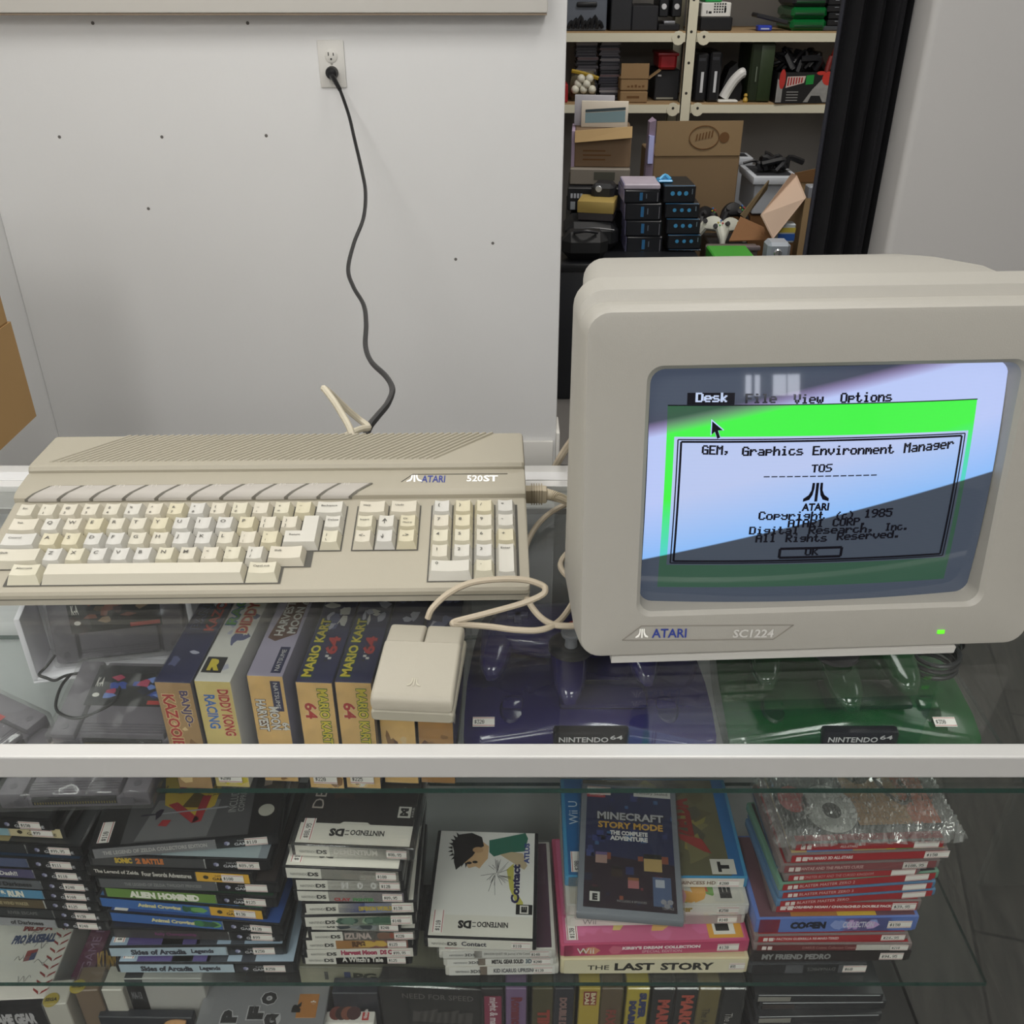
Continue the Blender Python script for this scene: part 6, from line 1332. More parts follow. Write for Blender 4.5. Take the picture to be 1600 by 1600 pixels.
SPN = [((752, 786), '#1d1718', 'black cartridge box with a magenta band', spine('might & magic', '#d8c8cc', .03, .06, .5, '#8a2a4a')),
       ((790, 823), '#7a5f86', 'mauve cartridge box', spine('Romance', '#7c2a3e', .06, .055, .55)),
       ((832, 865), '#4b4426', 'olive cartridge box with red capitals', spine('TIME LORD', '#9c3a2c', .06, .11, .62, None, .022)),
       ((867, 898), '#20202c', 'dark cartridge box with spotted lettering', spine('DOUBLE DRAGON', '#8a6a66', .08, .09, .4)),
       ((906, 939), '#b9a138', 'yellow cartridge box with a red square', lambda c, L, d, h: (c.quad((L * .2, .0001, h - .028), (L * .82, .0001, h - .028), (L * .82, .0001, h - .004), (L * .2, .0001, h - .004), PC_('#8f2c24')), c.text('BAN', (L * .55, -.0002, h - .006), (0, 0, -1), X_, .020, L * .22, PC_('#dccfa8'), bold=.05), c.text('DAI', (L * .26, -.0002, h - .006), (0, 0, -1), X_, .020, L * .22, PC_('#dccfa8'), bold=.05))),
       ((941, 974), '#5d4c34', 'brown cartridge box with one red letter', spine('FAXANADU', '#8a3a2c', .05, .08, .5, None, .022)),
       ((981, 1016), '#b9a634', 'yellow cartridge box with navy capitals', lambda c, L, d, h: (c.text('SUPER', (L * .55, -.0002, h - .006), (0, 0, -1), X_, .046, L * .34, PC_('#2a3466'), bold=.08), c.text('MARIO', (L * .12, -.0002, h - .020), (0, 0, -1), X_, .06, L * .34, PC_('#2a3466'), bold=.08))),
       ((1022, 1055), '#1c1a1b', 'black cartridge box with red capitals beside the yellow one', spine('MARIO', '#b04a3a', .06, .06, .6, None, .004)),
       ((1058, 1092), '#1c1a1b', 'black cartridge box with red capitals beside the gold one', spine('MARIO', '#b8503e', .06, .06, .6, None, -.004)),
       ((1094, 1128), '#6d6036', 'gold cartridge box with thin script', spine('The Adv. of Link', '#2b2616', .0, .07, .35, None, .02)),
       ((1132, 1166), '#19181a', 'black cartridge box with white script', spine('The Addams', '#b9b6b0', .0, .05, .35, None, .028))]
for k, ((x0, x1), col, desc, fn) in enumerate(SPN):
    deck_box('boxed_cartridge_game', f'{desc}, spine out on the deck', 'game box', (x0, 1546), (x1, 1546), -.482 - .0006 * (k % 3), .125, M(col, .45, var=.08, vscale=60), GCB, art=fn, sleeve=True)
# dark disc cases lying at the end of the deck
zz = ZD
for k in range(9):
    x0 = 1172 + (k * 37 % 17); t_ = .0155
    p = onz(1185, 1560, -.52); a = (p.x + .004 * math.sin(k * 2.1), p.y + .004 * math.cos(k * 1.7), zz)
    th = thing('disc_case', f"dark clear-edged disc case, {'topmost of' if k == 8 else 'bottom of' if k == 0 else ORDN[k] + ' up in'} the pile at the end of the deck", 'game case', a, R(-1 + (k * 29 % 5) * .5), 'dark disc cases piled at the end of the deck')
    m = MB(); m.rbox((0, 0, 0), (.142, .125, t_), .0012, M('#2c2d30', .2), 2); m.rbox((.004, -.0004, .0125), (.138, .0005, .0138), .0003, M('#a9abae', .2), 1); m.build('case', th)
    c = MB(); c.quad((.004, -.0006, .003), (.04, -.0006, .003), (.04, -.0006, .011), (.004, -.0006, .011), PC_('#3c3432' if k % 2 else '#8a8780')); c.build('spine_label', th, smooth=0)
    zz += t_ + .0006

# ================================================================ storage room
YS = 4.50                         # front of the shelving
SHM = M('#d6d2bd', .45)
zu, zl = ony(1000, 49, YS).z, ony(1000, 161, YS).z
rk_ = thing('storage_shelving', 'cream steel storage shelving against the back wall of the storeroom', 'shelving', (.9, YS, -T))
rk_.location = (.9, YS, -T)
def rp(name, m, **k):
    o = m.build(name, rk_, **k); o.matrix_parent_inverse = Matrix.Translation((-.9, -YS, T)); return o
XU = ony(1076, 100, YS).x; XA, XB = XU - 1.0, XU + 1.0
for xx in (XA + .25, XU - .022, XB - .25):
    for yy in (YS, YS + .36):
        m = MB(); m.box((xx, yy, -T), (xx + .044, yy + .004, CEIL - .25), SHM); m.box((xx, yy, -T), (xx + .004, yy + .04, CEIL - .25), SHM)
        for k in range(16): m.lathe([(.006, 0), (.006, .0004)], M('#2c2a26', .8), 8, Matrix.Translation((xx + .022, yy - .0002, -.5 + .12 * k)) @ Matrix.Rotation(R(90), 4, 'X'))
        rp('upright', m)
for z in (zu, zl, zu + .38):
    for a, b in ((XA, XU - .024), (XU + .024, XB)):
        m = MB(); m.box((a, YS - .006, z - .04), (b, YS + .40, z - .006), SHM); m.box((a, YS - .004, z - .006), (b, YS + .40, z), M('#a58a66', .8))
        for sx in (a + .03, b - .03): m.lathe([(.028, 0), (.028, .004)], SHM, 12, Matrix.Translation((sx, YS - .006, z - .025)) @ Matrix.Rotation(R(90), 4, 'X')); m.lathe([(.006, 0), (.006, .0006)], M('#2c2a26', .8), 8, Matrix.Translation((sx, YS - .0102, z - .02)) @ Matrix.Rotation(R(90), 4, 'X'))
        rp('shelf', m)
BK = M('#15161a', .4); BK2 = M('#1d1f24', .5)
def at(px0, px1, pytop, z, y):
    """width span and height on the plane y of something standing on z"""
    zt = ony((px0 + px1) / 2, pytop, y).z
    pyb = 800 + F * ((H - z) * CO - y * SI) / (y * CO + (H - z) * SI)
    return ony(px0, pyb, y).x, ony(px1, pyb, y).x, zt
def sbox(name, label, cat, px0, px1, pytop, z, y, d, mat, yaw=0, r=.004, group=None, deco=None, part='body'):
    x0, x1, zt = at(px0, px1, pytop, z, y)
    t = thing(name, label, cat, ((x0 + x1) / 2, y, z + .0005), R(yaw), group); hw = (x1 - x0) / 2; h = zt - z
    m = MB(); m.rbox((-hw, 0, 0), (hw, d, h), r, mat, 1); m.build(part, t)
    if deco: deco(t, hw, d, h)
    return t
def dpart_(t, name, fn, **k): m = MB(); fn(m); m.build(name, t, **k)
YI = YS + .02
# upper shelf, left bay
def bin_deco(t, hw, d, h):
    dpart_(t, 'handle', lambda m: m.rbox((-hw * .5, -.012, h * .62), (hw * .5, .002, h * .76), .006, BK)); dpart_(t, 'contents', lambda m: [m.tube([(-hw * .9 + .02 * k, -.004, .01), (-hw * .9 + .02 * k + .014, -.008, .035 + .01 * (k % 3)), (-hw * .9 + .02 * k + .026, -.004, .012)], .008, BK, 6, 3) for k in range(7)])
    dpart_(t, 'lid', lambda m: m.rbox((-hw - .003, -.01, h * .86), (hw + .003, d, h * .93), .005, M('#9da3ad', .35)))
sbox('storage_bin', 'cloudy clear storage bin of dark leads on the upper shelf', 'bin', 884, 947, -12, zu, YI, .3, M('#5c626c', .3, var=.3, vscale=9), deco=bin_deco)
sbox('black_carton', 'tall black carton beside the clear bin', 'box', 953, 986, -14, zu, YI, .3, BK2)
sbox('black_carton', 'shorter black carton standing next to the silver-dotted towers', 'box', 986, 1027, 9, zu, YI, .28, M('#191a20', .5))
def dot(t, hw, d, h): dpart_(t, 'light', lambda m: m.lathe([(.012, 0), (.010, .004)], M('#e6e6ea', .2, .2), 12, Matrix.Translation((0, -.0005, h * .38)) @ Matrix.Rotation(R(90), 4, 'X')))
x_ = sbox('console_tower', 'black tower console with a silver dot beside the shorter carton', 'console', 1029, 1044, -16, zu + .05, YI + .06, .2, BK, deco=dot)
x_ = sbox('console_tower', 'black tower console with a silver dot nearest the shelf post', 'console', 1049, 1064, -16, zu + .05, YI + .06, .2, BK, deco=dot)
sbox('flat_device', 'flat black device under the two dotted towers', 'device', 1028, 1062, 38, zu, YI, .3, BK, deco=lambda t, hw, d, h: dpart_(t, 'top_plate', lambda m: m.rbox((-hw * .5, .002, h), (hw * .55, .05, h + .012), .003, M('#8d9096', .3, .5))))
# upper shelf, right bay
sbox('black_carton', 'black carton beneath the white vented console', 'box', 1093, 1143, 27, zu, YI, .28, BK)
zt_ = at(1093, 1143, 27, zu, YI)[2]
def wc(t, hw, d, h):
    def f(m):
        for i in range(5):
            for j in range(4): m.box((-.01 + .011 * i, -.0006, h * .3 + .010 * j), (-.003 + .011 * i, .0005, h * .3 + .006 + .010 * j), BK)
        m.box((-hw * .65, -.0006, h * .25), (-hw * .58, .0005, h * .45), BK); m.box((-hw * .5, -.0006, h * .25), (-hw * .3, .0005, h * .4), BK); m.box((hw * .55, -.0006, h * .35), (hw * .68, .0005, h * .65), BK)
    dpart_(t, 'rear_ports', f)
sbox('white_console', 'white console showing its black rear ports on the upper shelf', 'console', 1095, 1141, 4, zt_, YI, .24, M('#dcdcd8', .4), deco=wc)
zt2 = at(1095, 1141, 4, zt_, YI)[2]
sbox('green_case', 'bright green case on the white console', 'box', 1102, 1128, -6, zt2, YI, .15, M('#1f9a4a', .4))
t = sbox('black_speaker_bar', 'long dark bar leaning low on the upper shelf', 'device', 1180, 1232, 27, zu + .035, YI, .1, M('#24252a', .45)); t.rotation_euler = (0, R(12), 0); t.location.z += .002
sbox('blue_carton', 'small bright blue box in front of the leaning dark bar', 'box', 1184, 1206, 40, zu, YI - .02, .05, M('#2b3fa8', .35), deco=lambda t, hw, d, h: dpart_(t, 'label', lambda m: m.box((-hw * .6, -.0006, h * .3), (hw * .6, .0003, h * .55), M('#b9c0dc', .4))))
GX = M('#0f6a33', .2, coat=.3, trans=.2)
z0 = zu
for k, (a, b, tp, mt_) in enumerate(((1234, 1290, 30, GX), (1236, 1292, 11, GX), (1238, 1294, -8, M('#26272a', .35)))):
    sbox('stacked_console', ('lower translucent green console on the upper shelf', 'translucent green console sitting on its green twin', 'dark console on top of the two green ones')[k], 'console', a, b, tp, z0, YI, .26, mt_, r=.012, group='consoles piled on the upper shelf', deco=lambda t, hw, d, h: dpart_(t, 'front_panel', lambda m: m.rbox((-hw * .8, -.004, h * .25), (hw * .8, .002, h * .5), .002, M('#0a3a1e', .3))))
    z0 = at(a, b, tp, z0, YI)[2] + .002
sbox('grey_tray', 'grey tray under the black devices by the curtain', 'tray', 1286, 1335, 41, zu, YI, .25, M('#3d4146', .4))
z0 = at(1286, 1335, 41, zu, YI)[2]
for k in range(4): 
    sbox('black_device', f"thin black device on the grey tray, {('lowest', 'second up', 'third up', 'topmost')[k]}", 'device', 1292 + 2 * (k % 2), 1336, 31 - 11 * k, z0, YI, .22, BK, group='black devices piled on the grey tray', deco=lambda t, hw, d, h: dpart_(t, 'shiny_edge', lambda m: m.rbox((-hw * .5, -.002, h * .7), (-hw * .2, .001, h * .8), .001, M('#8a9098', .15))))
    z0 = at(1292, 1336, 31 - 11 * k, z0, YI)[2] + .001
# lower shelf, left bay
sbox('red_carton', 'red box edge beside the white wall on the lower shelf', 'box', 872, 887, 132, zl, YI - .01, .15, M('#9c2026', .45))
def disc_pile(px0, px1, top, desc, n):
    x0, x1, zt = at(px0, px1, top, zl, YI + .08); h = (zt - zl) / n; rd = random.Random(n)
    for k in range(n):
        t = thing('disc_case', f"thin disc case, {ORDX[k]} from the bottom of {desc}", 'disc case', ((x0 + x1) / 2 + rd.uniform(-.006, .006), YI + .08, zl + .0005 + h * k), 0, 'disc cases piled on the storeroom shelf')
        m = MB(); m.box((-(x1 - x0) / 2, 0, 0), ((x1 - x0) / 2, .14, h * .78), M(rd.choice(['#24242a', '#3a3a42', '#5d5a62', '#6d5a5e', '#2c2c36', '#8a868a', '#202026']), .3)); m.box((-(x1 - x0) / 2 + .004, .002, h * .78), ((x1 - x0) / 2 - .004, .138, h * .97), M('#8d8d94', .2)); m.build('case', t)
ORDX = 'first second third fourth fifth sixth seventh eighth ninth tenth eleventh twelfth thirteenth fourteenth fifteenth sixteenth seventeenth eighteenth nineteenth twentieth twenty-first twenty-second'.split()
disc_pile(899, 931, 66, 'the pile behind the zip bag', 20); disc_pile(935, 965, 66, 'the pile beside the brown cartons', 22)
x0, x1, zt = at(888, 932, 112, zl, YI + .02); xm = (x0 + x1) / 2
zb = thing('zip_bag', 'clear zip bag of white balls with a yellow seal', 'bag', (xm, YI + .02, zl + .0005))
m = MB(); hw = (x1 - x0) / 2; hb = zt - zl
m.loft([[(a * hw * k, .035 + b * .03 * q, z) for a, b in ((-1, 0), (-.6, -1), (0, -1.1), (.6, -1), (1, 0), (.6, 1), (0, 1), (-.6, 1))] for k, q, z in ((.7, .5, 0), (.95, 1, .03), (.9, .9, hb * .5), (.8, .35, hb * .8), (.78, .1, hb))], M('#7b735c', .25, trans=.5, var=.2, vscale=30)); m.build('pouch', zb)
m = MB(); m.tube([(-hw * .8, .03, hb), (0, .03, hb - .01), (hw * 1.1, .03, hb - .03)], .009, M('#a88c2c', .4), 6, 3); m.build('yellow_seal', zb)
m = MB()
rd = random.Random(8)
for k in range(7): m.lathe([(.018 * math.sin(q * math.pi / 6), -.018 * math.cos(q * math.pi / 6)) for q in range(7)], M('#dcdacb', .5), 10, Matrix.Translation((-hw * .55 + hw * .2 * k, -.002 + .006 * (k % 2), .05 + .022 * (k % 3))))
m.build('balls', zb)['kind'] = 'stuff'
KB = M('#917552', .85, var=.06, vscale=8); KBD = M('#6a4a2a', .9)
def printed(t, hw, d, h): dpart_(t, 'front_print', lambda m: m.box((-hw * .5, -.0006, h * .4), (hw * .4, .0003, h * .6), KBD))
sbox('cardboard_carton', 'small brown carton under the open one on the lower shelf', 'box', 968, 1011, 143, zl, YI - .02, .2, KB, deco=printed)
z0 = at(968, 1011, 143, zl, YI - .02)[2]
def opened(t, hw, d, h):
    dpart_(t, 'flap', lambda m: m.box((-hw, -.003, h), (hw, .001, h + .06), KB)); dpart_(t, 'flap', lambda m: m.add([(hw, 0, h), (hw, .05, h), (hw + .05, .05, h + .035), (hw + .05, 0, h + .035), (hw + .003, 0, h - .003), (hw + .003, .05, h - .003), (hw + .053, .05, h + .032), (hw + .053, 0, h + .032)], [(0, 1, 2, 3), (7, 6, 5, 4), (0, 3, 7, 4), (1, 5, 6, 2), (3, 2, 6, 7), (0, 4, 5, 1)], KB)); dpart_(t, 'front_print', lambda m: [m.box((-hw * .5 + .016 * q, -.0006, h * .28), (-hw * .5 + .016 * q + .010, .0003, h * (.42 + .04 * (q % 3))), KBD) for q in range(5)])
sbox('cardboard_carton', 'small brown carton with open flaps on the lower shelf', 'box', 969, 1012, 123, z0 + .002, YI - .02, .2, KB, deco=opened)
def label_strip(t, hw, d, h): dpart_(t, 'label', lambda m: m.box((-hw * .8, -.0006, h * .04), (hw * .6, .0003, h * .1), M('#8a8a80', .5))); dpart_(t, 'latch', lambda m: m.rbox((-hw * .8, -.004, h * .78), (-hw * .5, .001, h * .84), .001, M('#c9c9cc', .3)))
sbox('black_crate', 'black lidded crate under the red bin', 'crate', 1021, 1059, 109, zl, YI + .07, .2, BK2, deco=label_strip)
z0 = at(1021, 1059, 109, zl, YI + .07)[2]
sbox('red_bin', 'red plastic bin on the black crate', 'bin', 1029, 1057, 83, z0 + .002, YI + .04, .2, M('#a01e26', .4), r=.01, deco=lambda t, hw, d, h: dpart_(t, 'rim', lambda m: m.rbox((-hw - .006, -.006, h - .012), (hw + .006, .2, h), .003, M('#8a1a20', .4))))
# lower shelf, right bay
WS = M('#c9ccd0', .5)
def stk2(t, hw, d, h): dpart_(t, 'sticker', lambda m: (m.box((-hw * .1, -.0006, h * .2), (hw * .35, .0003, h * .62), WS))); dpart_(t, 'vent', lambda m: m.box((-hw * .6, -.0005, h * .84), (hw * .5, .0003, h * .90), M('#2c2e34', .5)))
sbox('black_console', 'black console standing on end beside the shelf post', 'console', 1083, 1102, 83, zl, YI, .26, BK, deco=stk2, r=.008)
sbox('black_console', 'black console standing on end beside the white-banded headset', 'console', 1104, 1122, 81, zl, YI, .26, BK, deco=stk2, r=.008)
x0, x1, zt = at(1127, 1158, 98, zl, YI + .05)
hs = thing('headset', 'black headset with a broad white band on the lower shelf', 'headset', ((x0 + x1) / 2, YI + .05, zl + .0005))
hw, h = (x1 - x0) / 2, zt - zl
m = MB(); m.prism([(-hw, 0), (hw * .9, 0), (hw * .95, h * .35), (hw * .2, h), (-hw * .5, h * .85), (-hw, h * .4)], 1, 0, .12, BK); m.build('visor', hs)
m = MB(); m.tube([(-hw * .9, -.012, .015), (-hw * .5, -.014, h * .32), (.0, -.014, h * .55), (hw * .6, -.014, h * .72), (hw * .85, -.01, h * .74)], .022, M('#d6d6d4', .4), 10, 4); m.build('band', hs)
sbox('white_strip_box', 'flat white box in front of the headset', 'box', 1122, 1153, 157, zl, YI - .02, .05, M('#e2e2dc', .4), deco=lambda t, hw, d, h: dpart_(t, 'seam', lambda m: m.box((-hw, -.0006, h * .5), (hw, .0003, h * .55), M('#9a9a96', .5))))
x0, x1, zt = at(1160, 1168, 146, zl, YI); fg = thing('figurine', 'tiny yellow figurine beside the dark green console', 'figurine', ((x0 + x1) / 2, YI, zl + .0005)); h = zt - zl
m = MB(); m.lathe([(.009, 0), (.012, h * .2), (.008, h * .5), (.005, h * .58), (.009, h * .75), (.006, h * .95), (.001, h)], M('#b8963c', .4), 12); m.build('body', fg)
sbox('green_console', 'tall dark green console standing on end', 'console', 1166, 1202, 66, zl, YI, .26, M('#1f2a18', .4), r=.008, deco=lambda t, hw, d, h: (dpart_(t, 'front_panel', lambda m: m.rbox((-hw * .2, -.004, h * .02), (hw * .95, .002, h * .95), .003, M('#2b3a22', .4))), dpart_(t, 'vent', lambda m: m.box((-hw * .5, -.006, h * .35), (-hw * .4, -.003, h * .6), M('#6a7466', .3)))))
# picture carton with tangled pads and a red pad on top
x0, x1, zt = at(1210, 1302, 113, zl, YI - .03); hw, h = (x1 - x0) / 2, zt - zl
pcx = thing('printed_carton', 'black and grey printed carton full of tangled black pads', 'box', ((x0 + x1) / 2, YI - .03, zl + .0005), R(2))
m = MB(); m.box((-hw, 0, 0), (hw, .26, h), M('#18181a', .5), skip=('t',)); m.box((-hw + .005, .005, h - .03), (hw - .005, .255, h - .025), BK); m.build('carton', pcx)
m = MB(); e = -.0006; SIL = M('#8f8f8d', .5, var=.35, vscale=40)
m.poly([(-hw * .05, e, .004), (.0 + hw * .22, e, h * .45), (hw * .55, e, h * .82), (hw * .98, e, h * .75), (hw * .98, e, .004), (hw * .62, e, .004), (hw * .5, e, .03), (hw * .2, e, .03), (hw * .12, e, .004)], SIL); m.poly([(-hw, e, .004), (-hw * .80, e, .004), (-hw * .80, e, h * .6), (-hw, e, h * .8)], SIL)
m.disc((hw * .72, e - .0003, h * .80), X_, Z_, .028, M('#c0362c', .5), 14); m.disc((hw * .45, e - .0003, h * .97), X_, Z_, .02, M('#c0362c', .5), 12, ry=.008); m.disc((-hw * .84, e - .0003, h * .78), X_, Z_, .014, M('#b0302a', .5), 12, ry=.04)
m.poly([(-hw * .70, e - .0003, h * .50), (-hw * .1, e - .0003, h * .66), (-hw * .06, e - .0003, h * .88), (-hw * .68, e - .0003, h * .86)], M('#c9b4ae', .5)); [m.poly([(-hw * (.66 - .09 * q), e - .0006, h * (.56 + .02 * q)), (-hw * (.61 - .09 * q), e - .0006, h * (.57 + .02 * q)), (-hw * (.60 - .09 * q), e - .0006, h * .84), (-hw * (.65 - .09 * q), e - .0006, h * .83)], M('#9c2a2c', .5)) for q in range(6)]
m.quad((-hw * .04, e - .0006, h * .60), (hw * .22, e - .0006, h * .62), (hw * .22, e - .0006, h * .92), (-hw * .04, e - .0006, h * .9), M('#1f8a3c', .4)); 
for k in range(4): m.box((-hw * .65, e - .0003, h * (.08 + .09 * k)), (-hw * .25, e, h * (.11 + .09 * k)), M('#8a8a88', .5))
m.build('cover_print', pcx, smooth=0)
pt = thing('tangled_pads', 'heap of black pads and leads spilling from the printed carton', 'controllers', ((x0 + x1) / 2, YI + .08, zl + h - .028)); pt['kind'] = 'stuff'
m = MB(); rd = random.Random(6)
for k in range(26):
    a = Vector((rd.uniform(-hw * .85, hw * .35), rd.uniform(-.07, .08), .015 + rd.uniform(0, .05))); m.tube([a, a + Vector((rd.uniform(-.05, .05), rd.uniform(-.03, .03), rd.uniform(.02, .06))), a + Vector((rd.uniform(-.08, .08), 0, rd.uniform(-.01, .05)))], rd.choice([.004, .009, .014]), BK, 6, 4)
m.build('heap', pt)
xr = ony(1297, 95, YI + .02); rp_ = thing('red_pad', 'bright red game pad sticking up from the printed carton', 'controller', (xr.x, YI + .02, zl + h - .03))
m = MB(); m.tube([(-.01, 0, 0), (-.004, 0, .05), (.004, 0, .09)], .012, M('#7a2a26', .4), 8, 4); m.build('handle', rp_); m = MB(); m.rbox((-.018, -.02, .085), (.035, .02, .135), .006, M('#d2412e', .35), 2, Matrix.Rotation(R(14), 4, 'Y')); m.build('body', rp_)

# ---------------------------------------------------------------- heap on the storeroom floor
ZF = -T
def fbox(name, label, cat, px0, px1, pyt, pyb, y, d, mat, yaw=0, **k):
    """upright box whose front face spans the given pixels on the plane y"""
    zb_ = ony((px0 + px1) / 2, pyb, y).z
    return sbox(name, label, cat, px0, px1, pyt, zb_, y, d, mat, yaw, **k)
# low black trunk and dark totes that carry the heap (mostly hidden behind the monitor)
YB1 = 3.32
YC = 3.47
z_tote = ony(1000, 411, YB1).z
TXA, TXB = ony(874, 411, YB1).x, ony(1099, 411, YB1).x
tr = thing('storage_chest', 'long low black chest under the dark boxes in the storeroom', 'chest', ((TXA + TXB) / 2, YB1, ZF)); TX1 = (TXB - TXA) / 2; TX0 = -TX1
m = MB(); m.rbox((TX0, 0, 0), (TX1, .35, z_tote - ZF - .03), .01, BK2); m.build('body', tr); m = MB(); m.rbox((TX0 - .0, -.01, z_tote - ZF - .03), (TX1, .35, z_tote - ZF), .006, BK); m.build('lid', tr)
zt0 = z_tote + .001
LAVB = M('#a795ac', .8); BLUP = M('#7f8fc8', .4)
# two columns of dark blue-marked boxes
def nbx(col):
    def f(t, hw, d, h):
        if col == 0: dpart_(t, 'front_print', lambda m: (m.box((-hw * .15, -.0006, h * .2), (hw * .02, .0003, h * .8), M('#2c6a9a', .4)), m.box((hw * .2, -.0006, h * .35), (hw * .26, .0003, h * .7), M('#5a6470', .5)), m.box((hw * .84, -.0006, h * .1), (hw * .88, .0003, h * .8), M('#6a6a72', .5)))); dpart_(t, 'side_print', lambda m: m.box((-hw - .0006, .004, h * .05), (-hw + .0003, d * .95, h * .95), M('#a5a3cc', .4, var=.4, vscale=30)))
        else: dpart_(t, 'front_print', lambda m: [m.disc((hw * (-.45 + .42 * q), -.0006, h * .55), X_, Z_, h * .13, M('#3f8fc0', .4), 10) for q in range(3)] + [m.box((hw * .75, -.0006, h * .5), (hw * .8, .0003, h * .8), M('#6a7a86', .5)), m.box((-hw, -.0006, h * .96), (hw * .9, .0003, h), M('#2f6a94', .4))])
    return f
cols = (((977, 1034), (978, 1034), (977, 1033), (976, 1033), (975, 1031)), ((1044, 1096), (1042, 1095), (1040, 1093), (1038, 1092), (1036, 1086)))
tops = ((395, 370, 345, 318, 297), (390, 367, 342, 318, 290))
for c_ in (0, 1):
    z0 = zt0
    for k in range(5):
        a, b = cols[c_][k]
        sbox('black_box', f"dark boxed device with {('a blue stripe', 'three blue dots')[c_]}, {('bottom', 'second up', 'third up', 'fourth up', 'topmost')[k]} of its column", 'box', a, b, tops[c_][k], z0, YC, .17, M('#14161c', .4), group='dark boxed devices in two columns in the storeroom', deco=nbx(c_), yaw=(0, 1, -1, 0, 2)[k])
        z0 = at(a, b, tops[c_][k], z0, YC)[2] + .001
    if c_ == 0: sbox('pale_box', 'pale lilac box on top of the blue-striped column', 'box', 975, 1032, 288, z0, YC, .15, M('#b3aab8', .5, var=.2, vscale=20), deco=lambda t, hw, d, h: dpart_(t, 'side_print', lambda m: m.box((-hw - .0006, .004, 0), (-hw + .0003, .14, h), M('#a9a8d8', .4))))
    else: sbox('blue_bag', 'crumpled bright blue bag on the blue-dotted column', 'bag', 1028, 1052, 282, z0, YC + .04, .06, M('#3f9cd2', .3), r=.012, deco=lambda t, hw, d, h: dpart_(t, 'fold', lambda m: m.tube([(-hw * .8, .01, h), (0, .03, h + .012), (hw * .7, .02, h)], .006, M('#5ab0e0', .3), 6, 3)))
# big brown carton behind
def tape(t, hw, d, h):
    h *= 1.3; dpart_(t, 'top_flap', lambda m: m.box((-hw * .985, -.004, h * .772), (hw * .985, .0, h * .995), M('#8f7756', .6, var=.08, vscale=6)))
    dpart_(t, 'front_print', lambda m: (m.tube([(hw * .12 + hw * .34 * math.cos(q * .3), -.0055, h * .89 + h * .075 * math.sin(q * .3)) for q in range(22)], .0022, KBD, 4, 2), [m.poly([(hw * (-.08 + .07 * q), -.006, h * (.87 + .004 * q)), (hw * (-.04 + .07 * q), -.006, h * (.872 + .004 * q)), (hw * (-.03 + .07 * q), -.006, h * (.915 + .004 * q)), (hw * (-.06 + .07 * q), -.006, h * (.91 + .005 * q))], KBD) for q in range(6)], m.disc((hw * .58, -.006, h * .89), X_, Z_, h * .035, KBD, 12)))
    dpart_(t, 'side_panel', lambda m: m.add([(-hw, .001, 0), (-hw, .10, 0), (-hw, .10, h), (-hw, .001, h), (-hw - .035, .03, 0), (-hw - .03, .08, 0), (-hw - .02, .08, h * .98), (-hw - .02, .03, h * .98)], [(4, 7, 6, 5), (0, 3, 7, 4), (3, 2, 6, 7), (0, 4, 5, 1), (1, 5, 6, 2)], LAVB)); dpart_(t, 'shipping_label', lambda m: m.box((-hw - .023, .002, h * .72), (-hw - .003, .028, h * .9), M('#b9bef0', .4)))
fbox('cardboard_carton', 'big taped brown carton with an oval print in the storeroom', 'box', 1009, 1137, 244, 418, 4.02, .32, M('#806a4e', .85, var=.06, vscale=6), yaw=2, deco=tape)
sbox('brown_crate', 'plain brown carton under the big taped carton', 'box', 1012, 1118, 419.5, ZF, 4.02, .33, KBD)
# left side: carton with magazines, flat boxes, bags
LZ0 = ony(930, 262, 3.75).z
def mags(t, hw, d, h):
    dpart_(t, 'top_flap', lambda m: m.add([(-hw, -.02, h * .70), (hw, -.03, h * .86), (hw, -.012, h * 1.14), (-hw, -.004, h * 1.0), (-hw, -.012, h * .70), (hw, -.022, h * .86), (hw, -.004, h * 1.14), (-hw, .004, h * 1.0)], [(0, 1, 2, 3), (7, 6, 5, 4), (0, 4, 5, 1), (1, 5, 6, 2), (2, 6, 7, 3), (3, 7, 4, 0)], M('#b09468', .85)))
    dpart_(t, 'front_print', lambda m: [m.box((-hw * .7, -.0006, h * (.2 + .12 * k)), (hw * (.1 + .2 * (k % 2)), .0003, h * (.24 + .12 * k)), KBD) for k in range(3)]); dpart_(t, 'side_panel', lambda m: m.box((-hw - .012, .004, 0), (-hw, .2, h * .98), LAVB))
fbox('cardboard_carton', 'opened brown carton holding white magazines in the storeroom', 'box', 897, 984, 205, 262, 3.75, .24, M('#77614a', .85, var=.06, vscale=6), yaw=-4, deco=mags)
z0 = ony(940, 205, 3.75).z
mg = thing('magazine', 'white magazine with a blue-grey cover standing in the opened carton', 'magazine', (ony(943, 195, 3.83).x, 3.83, z0 + .002), R(-6)); m = MB(); m.rbox((-.085, 0, 0), (.09, .012, .092), .002, M('#dcd3c4', .5)); m.build('pages', mg); m = MB(); m.quad((-.07, -.0006, .015), (.08, -.0006, .02), (.08, -.0006, .06), (-.07, -.0006, .05), M('#7d98a0', .4)); m.quad((-.07, -.0008, .052), (.08, -.0008, .062), (.08, -.0008, .072), (-.07, -.0008, .062), M('#3c4a50', .4)); m.build('cover_print', mg, smooth=0)
mg = thing('magazine', 'plain pale magazine tucked behind the blue-grey cover', 'magazine', (ony(930, 185, 3.87).x, 3.87, z0 + .002), R(-10)); m = MB(); m.rbox((-.08, 0, 0), (.07, .012, .108), .002, M('#b9b8c0', .5)); m.build('pages', mg)
